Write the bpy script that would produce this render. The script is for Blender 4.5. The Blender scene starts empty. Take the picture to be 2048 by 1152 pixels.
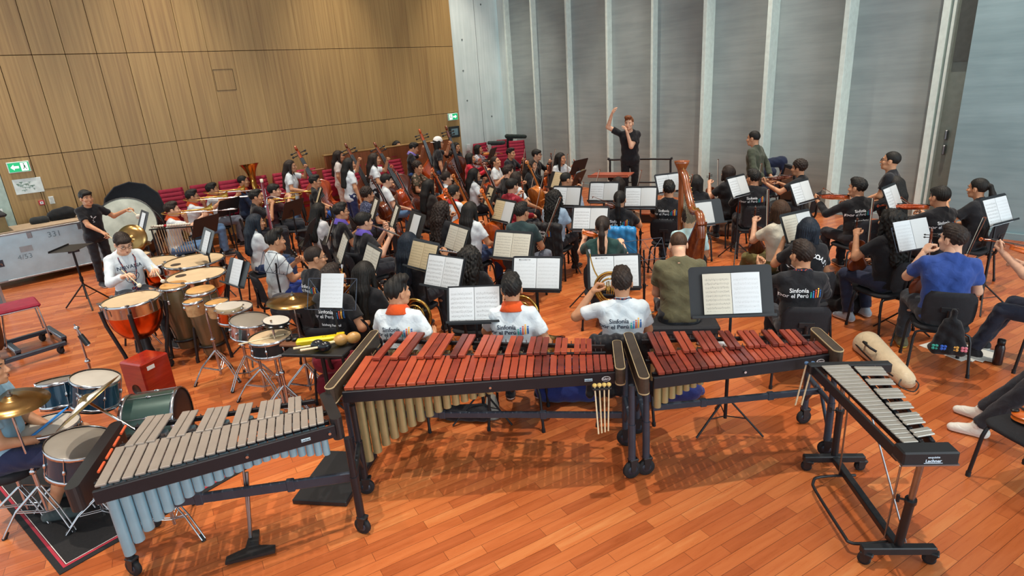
import bpy, math, random
import numpy as np
from mathutils import Vector, Matrix, Euler
from mathutils.bvhtree import BVHTree

PI = math.pi
C = bpy.context.scene.collection
RNG = np.random.default_rng(7)
random.seed(7)


# ------------------------------------------------------------------ tags and hierarchy
def tag(o, label=None, cat=None, group=None, kind=None):
    if label: o['label'] = label
    if cat: o['category'] = cat
    if group: o['group'] = group
    if kind: o['kind'] = kind
    return o


def empty(name, loc=(0, 0, 0), rz=0.0, label=None, cat=None, group=None):
    o = bpy.data.objects.new(name, None)
    o.empty_display_size = 0.1
    o.location = loc
    o.rotation_euler = (0, 0, rz)
    C.objects.link(o)
    return tag(o, label, cat, group)


KIDS = {}


def link(name, me, parent=None, mats=None):
    o = bpy.data.objects.new(name, me)
    C.objects.link(o)
    if parent is not None:
        o.parent = parent
        KIDS.setdefault(parent.name, []).append(o)
    if mats:
        for i, m in enumerate(mats):
            if i < len(o.material_slots):
                o.material_slots[i].link = 'OBJECT'
                o.material_slots[i].material = m
    return o


def copy_tree(o, parent=None):
    """A thing with copies of its parts and sub-parts; mesh data stays shared."""
    c = o.copy()
    C.objects.link(c)
    if parent is not None:
        c.parent = parent
        KIDS.setdefault(parent.name, []).append(c)
    for ch in KIDS.get(o.name, []):
        copy_tree(ch, c)
    return c


PROTO = {}


def use(kind, maker):
    """The first call builds the thing, later calls copy it with all its parts."""
    if kind not in PROTO:
        PROTO[kind] = maker()
        return PROTO[kind]
    return copy_tree(PROTO[kind])


def put(kind, maker, label, cat, mat=None, loc=None, rz=0.0, group=None):
    o = use(kind, maker)
    if mat is not None:
        o.matrix_basis = mat
    else:
        o.location = loc
        o.rotation_euler = (0, 0, math.radians(rz))
    o['label'] = label
    o['category'] = cat
    if group: o['group'] = group
    elif 'group' in o: del o['group']
    return o


def place(o, loc, rz=0.0, label=None, group=None):
    o.location = loc
    o.rotation_euler = (0, 0, rz)
    if label: o['label'] = label
    if group: o['group'] = group
    return o


def basis(o, ydir, zhint=(0, 0, 1), loc=None):
    """Matrix whose +Y looks along ydir and +Z is near zhint, at point o."""
    y = Vector(ydir).normalized()
    z = Vector(zhint)
    z = z - y * z.dot(y)
    if z.length < 1e-4:
        z = Vector((0, 1, 0)) - y * y.y
    z.normalize()
    x = y.cross(z)
    m = Matrix((x, y, z)).transposed().to_4x4()
    m.translation = Vector(o)
    return m


def basis_z(o, zdir, yhint=(0, 1, 0)):
    """Matrix whose +Z looks along zdir and +Y is near yhint."""
    z = Vector(zdir).normalized()
    y = Vector(yhint)
    y = y - z * y.dot(z)
    if y.length < 1e-4:
        y = Vector((1, 0, 0)) - z * z.x
    y.normalize()
    x = y.cross(z)
    m = Matrix((x, y, z)).transposed().to_4x4()
    m.translation = Vector(o)
    return m


# ------------------------------------------------------------------ materials
def lin(c):
    if isinstance(c, str):
        c = tuple(int(c[i:i + 2], 16) / 255 for i in (0, 2, 4))
    return tuple((x / 12.92 if x <= 0.04045 else ((x + 0.055) / 1.055) ** 2.4) for x in c) + (1.0,)


_MATS = {}


class NT:
    def __init__(self, name):
        self.m = bpy.data.materials.new(name)
        self.m.use_nodes = True
        self.t = self.m.node_tree
        self.b = self.t.nodes['Principled BSDF']

    def n(self, typ, **kw):
        nd = self.t.nodes.new(typ)
        for k, v in kw.items():
            if k in nd.inputs:
                nd.inputs[k].default_value = v
            else:
                setattr(nd, k, v)
        return nd

    def l(self, a, b):
        self.t.links.new(a, b)

    def ramp(self, stops, src):
        r = self.n('ShaderNodeValToRGB')
        e = r.color_ramp.elements
        while len(e) < len(stops):
            e.new(0.5)
        for i, (p, c) in enumerate(stops):
            e[i].position = p
            e[i].color = c
        self.l(src, r.inputs[0])
        return r

    def math(self, op, a, b=None, c=None):
        m = self.n('ShaderNodeMath', operation=op)
        for i, v in enumerate((a, b, c)):
            if v is None: continue
            if isinstance(v, (int, float)):
                m.inputs[i].default_value = v
            else:
                self.l(v, m.inputs[i])
        return m.outputs[0]

    def coord(self, which='Object', scale=(1, 1, 1), rot=(0, 0, 0), loc=(0, 0, 0)):
        tc = self.n('ShaderNodeTexCoord')
        mp = self.n('ShaderNodeMapping')
        mp.inputs['Scale'].default_value = scale
        mp.inputs['Rotation'].default_value = rot
        mp.inputs['Location'].default_value = loc
        self.l(tc.outputs[which], mp.inputs['Vector'])
        return mp.outputs[0]


def M(name, col, rough=0.5, metal=0.0, var=0.06, vscale=12.0, bump=0.0, bscale=60.0, coat=0.0, spec=0.5):
    """A plain surface with a little procedural variation."""
    if name in _MATS:
        return _MATS[name]
    k = NT(name)
    c = lin(col)
    k.b.inputs['Roughness'].default_value = rough
    k.b.inputs['Metallic'].default_value = metal
    k.b.inputs['Specular IOR Level'].default_value = spec
    if coat:
        k.b.inputs['Coat Weight'].default_value = coat
        k.b.inputs['Coat Roughness'].default_value = 0.08
    co = k.coord('Object')
    nz = k.n('ShaderNodeTexNoise', Scale=vscale, Detail=4.0)
    k.l(co, nz.inputs['Vector'])
    lo = tuple(max(0, x * (1 - var * 2.2)) for x in c[:3]) + (1,)
    hi = tuple(min(1, x * (1 + var * 1.6)) for x in c[:3]) + (1,)
    r = k.ramp([(0.3, lo), (0.7, hi)], nz.outputs['Fac'])
    k.l(r.outputs[0], k.b.inputs['Base Color'])
    if bump:
        n2 = k.n('ShaderNodeTexNoise', Scale=bscale, Detail=3.0)
        k.l(co, n2.inputs['Vector'])
        bp = k.n('ShaderNodeBump', Strength=bump, Distance=0.01)
        k.l(n2.outputs['Fac'], bp.inputs['Height'])
        k.l(bp.outputs[0], k.b.inputs['Normal'])
    _MATS[name] = k.m
    return k.m


def wood(name, c1, c2, rough=0.35, scale=(2, 30, 30), coat=0.0, rot=(0, 0, 0)):
    """Grain drawn out along local X by default."""
    if name in _MATS:
        return _MATS[name]
    k = NT(name)
    co = k.coord('Object', scale=scale, rot=rot)
    nz = k.n('ShaderNodeTexNoise', Scale=1.0, Detail=6.0, Roughness=0.6, Distortion=0.4)
    k.l(co, nz.inputs['Vector'])
    oi = k.n('ShaderNodeObjectInfo')
    mx = k.math('ADD', nz.outputs['Fac'], k.math('MULTIPLY', k.math('SUBTRACT', oi.outputs['Random'], 0.5), 0.35))
    r = k.ramp([(0.28, lin(c1)), (0.72, lin(c2))], mx)
    k.l(r.outputs[0], k.b.inputs['Base Color'])
    k.b.inputs['Roughness'].default_value = rough
    k.b.inputs['Coat Weight'].default_value = coat
    k.b.inputs['Coat Roughness'].default_value = 0.12
    _MATS[name] = k.m
    return k.m


BLK = M('black_powder_coat', '1a1b1e', 0.45, 0, .05)
BLKM = M('black_metal', '202226', 0.38, 0.3, .05)
BLKP = M('black_plastic', '17181b', 0.42)
FAB = M('black_upholstery', '1c1d22', 0.85, 0, .1, 30, .25, 250)
RUB = M('rubber', '131316', 0.75)
CHR = M('chrome', 'c9ccd0', 0.14, 1.0, .03)
STEEL = M('brushed_steel', '9a9da1', 0.32, 1.0, .05)
BRASS = M('lacquered_brass', 'cfa355', 0.2, 1.0, .08, 6)
PAPER = M('white_paper', 'e9e6dd', 0.75, 0, .03)
REDC = M('crimson_upholstery', '9a1234', 0.75, 0, .08, 20, .15, 200)
GREYM = M('slate_grey_metal', '3b4350', 0.4, 0.35, .06)
WHITE = M('white_print', 'eeeef0', 0.7, 0, .02)


# ------------------------------------------------------------------ mesh builder
class MB:
    def __init__(self):
        self.v, self.f, self.mi, self.sm = [], [], [], []
        self.cur = 0
        self.smooth = False
        self.uv = None

    def add(self, vs, fs, m=None):
        b = len(self.v)
        if m is None:
            self.v.extend(tuple(p) for p in vs)
        else:
            self.v.extend(tuple(m @ Vector(p)) for p in vs)
        for f in fs:
            self.f.append(tuple(b + i for i in f))
            self.mi.append(self.cur)
            self.sm.append(self.smooth)
        return self

    def box(self, c, s, m=None, bev=0.0):
        x, y, z = (a / 2 for a in s)
        T = Matrix.Translation(c)
        if m is not None: T = m @ T
        if bev <= 0:
            vs = [(i * x, j * y, k * z) for i in (-1, 1) for j in (-1, 1) for k in (-1, 1)]
            fs = [(0, 1, 3, 2), (4, 6, 7, 5), (0, 4, 5, 1), (2, 3, 7, 6), (0, 2, 6, 4), (1, 5, 7, 3)]
            return self.add(vs, fs, T)
        b = min(bev, x * .95, y * .95, z * .95)
        vs, ix = [], {}
        for i in (-1, 1):
            for j in (-1, 1):
                for k in (-1, 1):
                    for a in range(3):
                        ix[(i, j, k, a)] = len(vs)
                        vs.append((i * (x - (0 if a == 0 else b)), j * (y - (0 if a == 1 else b)), k * (z - (0 if a == 2 else b))))
        fs = []
        for s_ in (-1, 1):
            q = [(-1, -1), (1, -1), (1, 1), (-1, 1)]
            if s_ < 0: q = q[::-1]
            fs.append([ix[(s_, a, c_, 0)] for a, c_ in q])
            fs.append([ix[(c_, s_, a, 1)] for a, c_ in q])
            fs.append([ix[(a, c_, s_, 2)] for a, c_ in q])
        for i in (-1, 1):
            for j in (-1, 1):
                fs.append([ix[(i, j, -1, 0)], ix[(i, j, -1, 1)], ix[(i, j, 1, 1)], ix[(i, j, 1, 0)]][::(1 if i * j < 0 else -1)][::-1])
                fs.append([ix[(i, -1, j, 0)], ix[(i, -1, j, 2)], ix[(i, 1, j, 2)], ix[(i, 1, j, 0)]][::(1 if i * j > 0 else -1)][::-1])
                fs.append([ix[(-1, i, j, 1)], ix[(-1, i, j, 2)], ix[(1, i, j, 2)], ix[(1, i, j, 1)]][::(1 if i * j < 0 else -1)][::-1])
                for k in (-1, 1):
                    t = [ix[(i, j, k, 0)], ix[(i, j, k, 1)], ix[(i, j, k, 2)]]
                    fs.append(t if i * j * k > 0 else t[::-1])
        return self.add(vs, fs, T)

    def tube(self, pts, r, n=8, m=None, cap=True, closed=False):
        """Round bar along points; r is one radius or one per point."""
        P = [Vector(p) for p in pts]
        if m is not None: P = [m @ p for p in P]
        N = len(P)
        rs = [r] * N if isinstance(r, (int, float)) else list(r)
        up = None
        vs = []
        for i in range(N):
            if closed:
                t = P[(i + 1) % N] - P[i - 1]
            else:
                t = P[min(i + 1, N - 1)] - P[max(i - 1, 0)]
            if t.length < 1e-9: t = Vector((0, 0, 1))
            t.normalize()
            if up is None:
                up = Vector((0, 0, 1)) if abs(t.z) < .9 else Vector((1, 0, 0))
            a = up - t * up.dot(t)
            if a.length < 1e-6: a = t.orthogonal()
            a.normalize()
            up = a
            b = t.cross(a)
            for k in range(n):
                an = 2 * PI * k / n
                vs.append(P[i] + (a * math.cos(an) + b * math.sin(an)) * rs[i])
        fs = []
        for i in range(N if closed else N - 1):
            j = (i + 1) % N
            for k in range(n):
                l = (k + 1) % n
                fs.append((i * n + k, i * n + l, j * n + l, j * n + k))
        sm = self.smooth
        self.smooth = True
        self.add(vs, fs)
        if cap and not closed:
            self.smooth = False
            self.add(vs[:n], [tuple(range(n))[::-1]])
            self.add(vs[-n:], [tuple(range(n))])
        self.smooth = sm
        return self

    def cyl(self, a, b, r, r2=None, n=16, m=None, cap=True):
        return self.tube([a, b], [r, r if r2 is None else r2], n, m, cap)

    def lathe(self, prof, n=24, m=None, sm=True, cap=False):
        """prof: (radius, z) list turned about local Z."""
        vs, fs = [], []
        for (r, z) in prof:
            for k in range(n):
                a = 2 * PI * k / n
                vs.append((r * math.cos(a), r * math.sin(a), z))
        for i in range(len(prof) - 1):
            for k in range(n):
                l = (k + 1) % n
                fs.append((i * n + k, i * n + l, (i + 1) * n + l, (i + 1) * n + k))
        old = self.smooth
        self.smooth = sm
        self.add(vs, fs, m)
        self.smooth = False
        if cap:
            self.add(vs[:n], [tuple(range(n))[::-1]], m)
            self.add(vs[-n:], [tuple(range(n))], m)
        self.smooth = old
        return self

    def sphere(self, c, r, m=None, n=12, q=8):
        r = (r, r, r) if isinstance(r, (int, float)) else r
        vs, fs = [], []
        for i in range(q + 1):
            t = PI * i / q
            for k in range(n):
                a = 2 * PI * k / n
                vs.append((c[0] + r[0] * math.sin(t) * math.cos(a), c[1] + r[1] * math.sin(t) * math.sin(a), c[2] - r[2] * math.cos(t)))
        for i in range(q):
            for k in range(n):
                l = (k + 1) % n
                fs.append((i * n + k, i * n + l, (i + 1) * n + l, (i + 1) * n + k))
        old = self.smooth
        self.smooth = True
        self.add(vs, fs, m)
        self.smooth = old
        return self

    def prism(self, poly, d, m=None, axis='z', off=0.0):
        """Outline poly (2-D, counter-clockwise) pushed out by d along an axis."""
        def pt(p, h):
            return {'z': (p[0], p[1], h), 'y': (p[0], h, p[1]), 'x': (h, p[0], p[1])}[axis]
        n = len(poly)
        vs = [pt(p, off) for p in poly] + [pt(p, off + d) for p in poly]
        fs = [tuple(range(n))[::-1], tuple(range(n, 2 * n))]
        fs += [(i, (i + 1) % n, n + (i + 1) % n, n + i) for i in range(n)]
        if axis == 'y':
            fs = [f[::-1] for f in fs]
        return self.add(vs, fs, m)

    def mesh(self, name, mats):
        me = bpy.data.meshes.new(name)
        me.from_pydata(self.v, [], self.f)
        for mt in (mats if isinstance(mats, (list, tuple)) else [mats]):
            me.materials.append(mt)
        me.polygons.foreach_set('material_index', self.mi)
        me.polygons.foreach_set('use_smooth', self.sm)
        if self.uv:
            ul = me.uv_layers.new(name='UVMap')
            for i, q in enumerate(self.uv):
                ul.data[i].uv = q
        me.update()
        return me

    def build(self, name, mats, parent=None):
        return link(name, self.mesh(name, mats), parent)


def smooth_path(pts, k=6):
    """Catmull-Rom through points."""
    P = [Vector(p) for p in pts]
    P = [P[0] * 2 - P[1]] + P + [P[-1] * 2 - P[-2]]
    out = []
    for i in range(1, len(P) - 2):
        a, b, c, d = P[i - 1:i + 3]
        for j in range(k):
            t = j / k
            out.append(0.5 * ((2 * b) + (c - a) * t + (2 * a - 5 * b + 4 * c - d) * t * t + (3 * b - a - 3 * c + d) * t ** 3))
    out.append(P[-2])
    return out


_TXT = {}


def text_mesh(s, size=0.05, bold=0.0, align='CENTER', depth=0.0):
    """Letters as a flat mesh in local XY."""
    key = (s, size, bold, align, depth)
    if key in _TXT: return _TXT[key]
    cu = bpy.data.curves.new('lettering', 'FONT')
    cu.body = s
    cu.size = size
    cu.align_x = align
    cu.offset = bold
    cu.extrude = depth
    cu.resolution_u = 3
    o = bpy.data.objects.new('lettering', cu)
    C.objects.link(o)
    dg = bpy.context.evaluated_depsgraph_get()
    me = bpy.data.meshes.new_from_object(o.evaluated_get(dg))
    C.objects.unlink(o)
    bpy.data.objects.remove(o)
    vs = [v.co.copy() for v in me.vertices]
    fs = [tuple(p.vertices) for p in me.polygons]
    bpy.data.meshes.remove(me)
    _TXT[key] = (vs, fs)
    return vs, fs


def lettering(mb, s, size, m, bold=0.0, align='CENTER', col=0):
    vs, fs = text_mesh(s, size, bold, align)
    old = mb.cur
    mb.cur = col
    mb.add(vs, fs, m)
    mb.cur = old
    return mb


# ------------------------------------------------------------------ blended solids sampled on a grid
class Field:
    def __init__(self, lo, hi, h):
        self.h = h
        self.lo = np.array(lo, float)
        n = np.ceil((np.array(hi, float) - self.lo) / h).astype(int) + 1
        self.ax = [self.lo[i] + h * np.arange(n[i]) for i in range(3)]
        self.F = np.full(tuple(n), 0.4, np.float32)

    def _sub(self, lo, hi):
        sl = []
        for i in range(3):
            a = int(max(0, math.floor((lo[i] - self.lo[i]) / self.h)))
            b = int(min(len(self.ax[i]), math.ceil((hi[i] - self.lo[i]) / self.h) + 1))
            if b <= a: return None, None
            sl.append(slice(a, b))
        g = [self.ax[0][sl[0]][:, None, None], self.ax[1][sl[1]][None, :, None], self.ax[2][sl[2]][None, None, :]]
        return tuple(sl), g

    def _mix(self, sl, d, k, sub=False):
        a = self.F[sl]
        if sub:
            d = -d
            h = np.clip(0.5 - 0.5 * (a - d) / k, 0, 1)
            self.F[sl] = a * (1 - h) + d * h + k * h * (1 - h)
        else:
            h = np.clip(0.5 + 0.5 * (a - d) / k, 0, 1)
            self.F[sl] = a * (1 - h) + d * h - k * h * (1 - h)

    def cap(self, a, b, ra, rb=None, k=0.03, cut=None, sq=None, sub=False):
        """Tapered bar from a to b; cut=(p,n) keeps the side where (x-p).n<0; sq flattens along an axis by a factor."""
        rb = ra if rb is None else rb
        a = np.array(a, float); b = np.array(b, float)
        R = max(ra, rb) + k + 3 * self.h
        sl, g = self._sub(np.minimum(a, b) - R, np.maximum(a, b) + R)
        if sl is None: return self
        ab = b - a
        L = max(1e-9, ab.dot(ab))
        p = [g[i] - a[i] for i in range(3)]
        t = np.clip((p[0] * ab[0] + p[1] * ab[1] + p[2] * ab[2]) / L, 0, 1)
        q = [p[i] - t * ab[i] for i in range(3)]
        if sq is not None:
            ax, s = np.array(sq[0], float), sq[1]
            dn = q[0] * ax[0] + q[1] * ax[1] + q[2] * ax[2]
            q = [q[i] + dn * ax[i] * (1 / s - 1) for i in range(3)]
        d = np.sqrt(q[0] ** 2 + q[1] ** 2 + q[2] ** 2) - (ra + (rb - ra) * t)
        if sq is not None: d = d * (0.5 + 0.5 * sq[1])
        if cut is not None:
            for (cp, cn) in (cut if isinstance(cut, list) else [cut]):
                cd = sum((g[i] - cp[i]) * cn[i] for i in range(3))
                d = np.maximum(d, cd)
        self._mix(sl, d, k, sub)
        return self

    def ell(self, c, r, k=0.02, sub=False):
        c = np.array(c, float); r = np.array(r, float)
        R = r + k + 3 * self.h
        sl, g = self._sub(c - R, c + R)
        if sl is None: return self
        p = [(g[i] - c[i]) / r[i] for i in range(3)]
        k0 = np.sqrt(p[0] ** 2 + p[1] ** 2 + p[2] ** 2)
        k1 = np.sqrt((p[0] / r[0]) ** 2 + (p[1] / r[1]) ** 2 + (p[2] / r[2]) ** 2) + 1e-9
        self._mix(sl, k0 * (k0 - 1) / k1, k, sub)
        return self

    def keep(self, p, n, k=0.004):
        """Cut everything where (x-p).n > 0."""
        g = [self.ax[0][:, None, None], self.ax[1][None, :, None], self.ax[2][None, None, :]]
        d = sum((g[i] - p[i]) * n[i] for i in range(3))
        h = np.clip(0.5 - 0.5 * (self.F - d) / k, 0, 1)
        self.F = self.F * (1 - h) + d * h + k * h * (1 - h)
        return self

    def warp(self, fn):
        self.F = self.F + fn(self.ax[0][:, None, None], self.ax[1][None, :, None], self.ax[2][None, None, :]).astype(np.float32)
        return self

    def surf(self):
        F = self.F
        S = F < 0
        for a in range(3):
            ix = [slice(None)] * 3
            for e in (0, -1):
                ix[a] = e
                S[tuple(ix)] = False
        F = np.where(S, np.minimum(F, -1e-6), np.maximum(F, 1e-6))
        nx, ny, nz = F.shape
        cs = [(i, j, k) for i in (0, 1) for j in (0, 1) for k in (0, 1)]
        cnt = sum(S[i:nx - 1 + i, j:ny - 1 + j, k:nz - 1 + k].astype(np.int8) for i, j, k in cs)
        mask = (cnt > 0) & (cnt < 8)
        idx = np.full(mask.shape, -1, np.int64)
        ci = np.argwhere(mask)
        idx[mask] = np.arange(len(ci))
        acc = np.zeros((len(ci), 3)); w = np.zeros(len(ci))
        for a in cs:
            for ax in range(3):
                if a[ax]: continue
                b = list(a); b[ax] = 1
                fa = F[ci[:, 0] + a[0], ci[:, 1] + a[1], ci[:, 2] + a[2]]
                fb = F[ci[:, 0] + b[0], ci[:, 1] + b[1], ci[:, 2] + b[2]]
                cr = (fa < 0) != (fb < 0)
                t = np.where(cr, fa / np.where(cr, fa - fb, 1), 0)
                pos = np.tile(np.array(a, float), (len(ci), 1))
                pos[:, ax] = t
                acc += np.where(cr[:, None], pos, 0); w += cr
        V = self.lo + self.h * (ci + acc / np.maximum(w, 1)[:, None])
        Q = []
        for ax in range(3):
            o1, o2 = [(1, 2), (2, 0), (0, 1)][ax]
            A = [slice(1, -1)] * 3; B = [slice(1, -1)] * 3
            A[ax] = slice(0, -1); B[ax] = slice(1, None)
            sa, sb = S[tuple(A)], S[tuple(B)]
            e = np.argwhere(sa != sb)
            if not len(e): continue
            fl = sa[e[:, 0], e[:, 1], e[:, 2]]
            base = e.copy()
            base[:, o1] += 1; base[:, o2] += 1
            def cell(d1, d2):
                c = base.copy(); c[:, o1] += d1; c[:, o2] += d2
                return idx[c[:, 0], c[:, 1], c[:, 2]]
            q = np.stack([cell(-1, -1), cell(0, -1), cell(0, 0), cell(-1, 0)], 1)
            q[~fl] = q[~fl][:, ::-1]
            Q.append(q)
        Q = np.concatenate(Q) if Q else np.zeros((0, 4), int)
        Q = Q[(Q >= 0).all(1)]
        return V, Q


def mesh_np(name, V, Q, mats, mi=None):
    me = bpy.data.meshes.new(name)
    me.vertices.add(len(V))
    me.vertices.foreach_set('co', np.asarray(V, np.float32).ravel())
    me.loops.add(len(Q) * 4)
    me.loops.foreach_set('vertex_index', np.asarray(Q, np.int32).ravel())
    me.polygons.add(len(Q))
    me.polygons.foreach_set('loop_start', np.arange(0, len(Q) * 4, 4, dtype=np.int32))
    me.polygons.foreach_set('loop_total', np.full(len(Q), 4, np.int32))
    me.polygons.foreach_set('use_smooth', np.ones(len(Q), bool))
    for m in mats: me.materials.append(m)
    if mi is not None: me.polygons.foreach_set('material_index', np.asarray(mi, np.int32))
    me.update(calc_edges=True)
    me.validate()
    return me


# ------------------------------------------------------------------ people
SKIN = [M('skin_light', 'd8a88a', 0.55, 0, .05, 20, spec=.35), M('skin_tan', 'c48f6c', 0.55, 0, .05, 20, spec=.35), M('skin_brown', 'a8744e', 0.55, 0, .05, 20, spec=.35)]
LIPS = M('lips', '8f4a40', 0.5)
EYEW = M('eye_white', 'b5aca4', 0.4)
IRIS = M('eye_dark', '1d120c', 0.2)


def hair_mat(name, c):
    if name in _MATS: return _MATS[name]
    k = NT(name)
    co = k.coord('Object', scale=(1, 1, .12))
    nz = k.n('ShaderNodeTexNoise', Scale=130.0, Detail=3.0)
    k.l(co, nz.inputs['Vector'])
    b = lin(c)
    r = k.ramp([(.3, tuple(x * .55 for x in b[:3]) + (1,)), (.7, tuple(min(1, x * 1.7 + .004) for x in b[:3]) + (1,))], nz.outputs['Fac'])
    k.l(r.outputs[0], k.b.inputs['Base Color'])
    k.b.inputs['Roughness'].default_value = .6
    k.b.inputs['Specular IOR Level'].default_value = .3
    bp = k.n('ShaderNodeBump', Strength=.7, Distance=.004)
    k.l(nz.outputs['Fac'], bp.inputs['Height'])
    k.l(bp.outputs[0], k.b.inputs['Normal'])
    _MATS[name] = k.m
    return k.m


HAIR = {'black': hair_mat('black_hair', '15120f'), 'dark': hair_mat('dark_brown_hair', '241913'), 'brown': hair_mat('brown_hair', '3d2818'),
        'auburn': hair_mat('auburn_hair', '6b3d20'), 'blue': hair_mat('blue_black_hair', '17202b')}


def cloth(col, rough=.85):
    nm = 'cloth_' + col
    if nm in _MATS: return _MATS[nm]
    k = NT(nm)
    co = k.coord('Object')
    c = lin(col)
    n1 = k.n('ShaderNodeTexNoise', Scale=9.0, Detail=3.0)
    k.l(co, n1.inputs['Vector'])
    r = k.ramp([(.3, tuple(x * .9 for x in c[:3]) + (1,)), (.7, tuple(min(1, x * 1.08) for x in c[:3]) + (1,))], n1.outputs['Fac'])
    k.l(r.outputs[0], k.b.inputs['Base Color'])
    k.b.inputs['Roughness'].default_value = rough
    k.b.inputs['Specular IOR Level'].default_value = .25
    k.b.inputs['Sheen Weight'].default_value = .15
    n2 = k.n('ShaderNodeTexNoise', Scale=14.0, Detail=2.0, Distortion=1.2)
    k.l(co, n2.inputs['Vector'])
    bp = k.n('ShaderNodeBump', Strength=.35, Distance=.02)
    k.l(n2.outputs['Fac'], bp.inputs['Height'])
    k.l(bp.outputs[0], k.b.inputs['Normal'])
    _MATS[nm] = k.m
    return k.m


def pattern_cloth(name, base, spot, scale=40):
    if name in _MATS: return _MATS[name]
    k = NT(name)
    co = k.coord('Object')
    v = k.n('ShaderNodeTexVoronoi', Scale=float(scale))
    k.l(co, v.inputs['Vector'])
    r = k.ramp([(.3, lin(spot)), (.42, lin(base))], v.outputs['Distance'])
    k.l(r.outputs[0], k.b.inputs['Base Color'])
    k.b.inputs['Roughness'].default_value = .85
    _MATS[name] = k.m
    return k.m


# --- head, hair and hands are sampled once and reused
def _head(fem):
    f = Field((-.1, -.13, -.2), (.1, .14, .15), .0052)
    j = .9 if fem else 1.0
    f.ell((0, -.014, .03), (.075, .094, .086), .01)
    f.ell((0, .022, -.04), (.058 * j, .064, .074), .03)
    f.cap((-.03 * j, .045, -.082), (.03 * j, .045, -.082), .022 * j, k=.03)
    f.ell((0, .066, -.098), (.02 * j, .017, .016), .018)
    f.cap((0, .082, .008), (0, .102, -.03), .0075, .0115, k=.012)
    f.ell((0, .096, -.036), (.0175, .012, .009), .008)
    f.cap((-.03, .078, .022), (.03, .078, .022), .009, k=.018)
    for s in (-1, 1):
        f.ell((s * .032, .089, .004), (.017, .013, .011), .012, sub=True)
        f.ell((s * .045, .062, -.028), (.02, .018, .016), .025)
        f.ell((s * .0765, -.008, -.012), (.009, .02, .031), .006)
        f.ell((s * .086, .0, -.012), (.006, .011, .02), .006, sub=True)
    f.ell((0, .082, -.066), (.024, .014, .012), .012)
    f.cap((0, -.022, -.05), (0, -.04, -.19), .053 * j, .055 * j, k=.03)
    V, Q = f.surf()
    parts = [(V, Q, 0)]
    mb = MB()
    for s in (-1, 1):
        mb.cur = 1; mb.sphere((s * .032, .0705, .003), (.0115, .0125, .0065), n=10, q=6)
        mb.cur = 2; mb.sphere((s * .032, .0775, .003), (.0062, .0062, .0062), n=8, q=6)
        mb.cur = 3; mb.tube([(s * .016, .0885, .024), (s * .032, .0865, .0285), (s * .05, .075, .023)], [.003, .0038, .0022], 6)
    mb.cur = 4
    mb.tube([(-.024, .079, -.066), (-.009, .0925, -.0615), (0, .094, -.0625), (.009, .0925, -.0615), (.024, .079, -.066)], [.002, .0042, .0042, .0042, .002], 6)
    mb.tube([(-.022, .079, -.067), (0, .0935, -.0705), (.022, .079, -.067)], [.002, .0052, .002], 6)
    return V, Q, mb


def _quads(mb):
    """Faces of a builder as quads (triangles repeat a corner, polygons fan out)."""
    q, mi = [], []
    for f, m in zip(mb.f, mb.mi):
        if len(f) == 4:
            q.append(f); mi.append(m)
        else:
            for i in range(1, len(f) - 2, 2):
                q.append((f[0], f[i], f[i + 1], f[i + 2])); mi.append(m)
    return np.array(q), np.array(mi)


HEADS = {}
for _f in (0, 1):
    _V, _Q, _mb = _head(_f)
    _q2, _m2 = _quads(_mb)
    HEADS[_f] = (np.concatenate([_V, np.array(_mb.v)]), np.concatenate([_Q, _q2 + len(_V)]), np.concatenate([np.zeros(len(_Q), int), _m2]))


def _strands(amp, n, wave=0):
    return lambda x, y, z: amp * np.sin(np.arctan2(x, y + .02) * n + (np.sin(z * 30) * wave)) * np.clip(1.5 - 8 * z, .25, 1)


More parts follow.
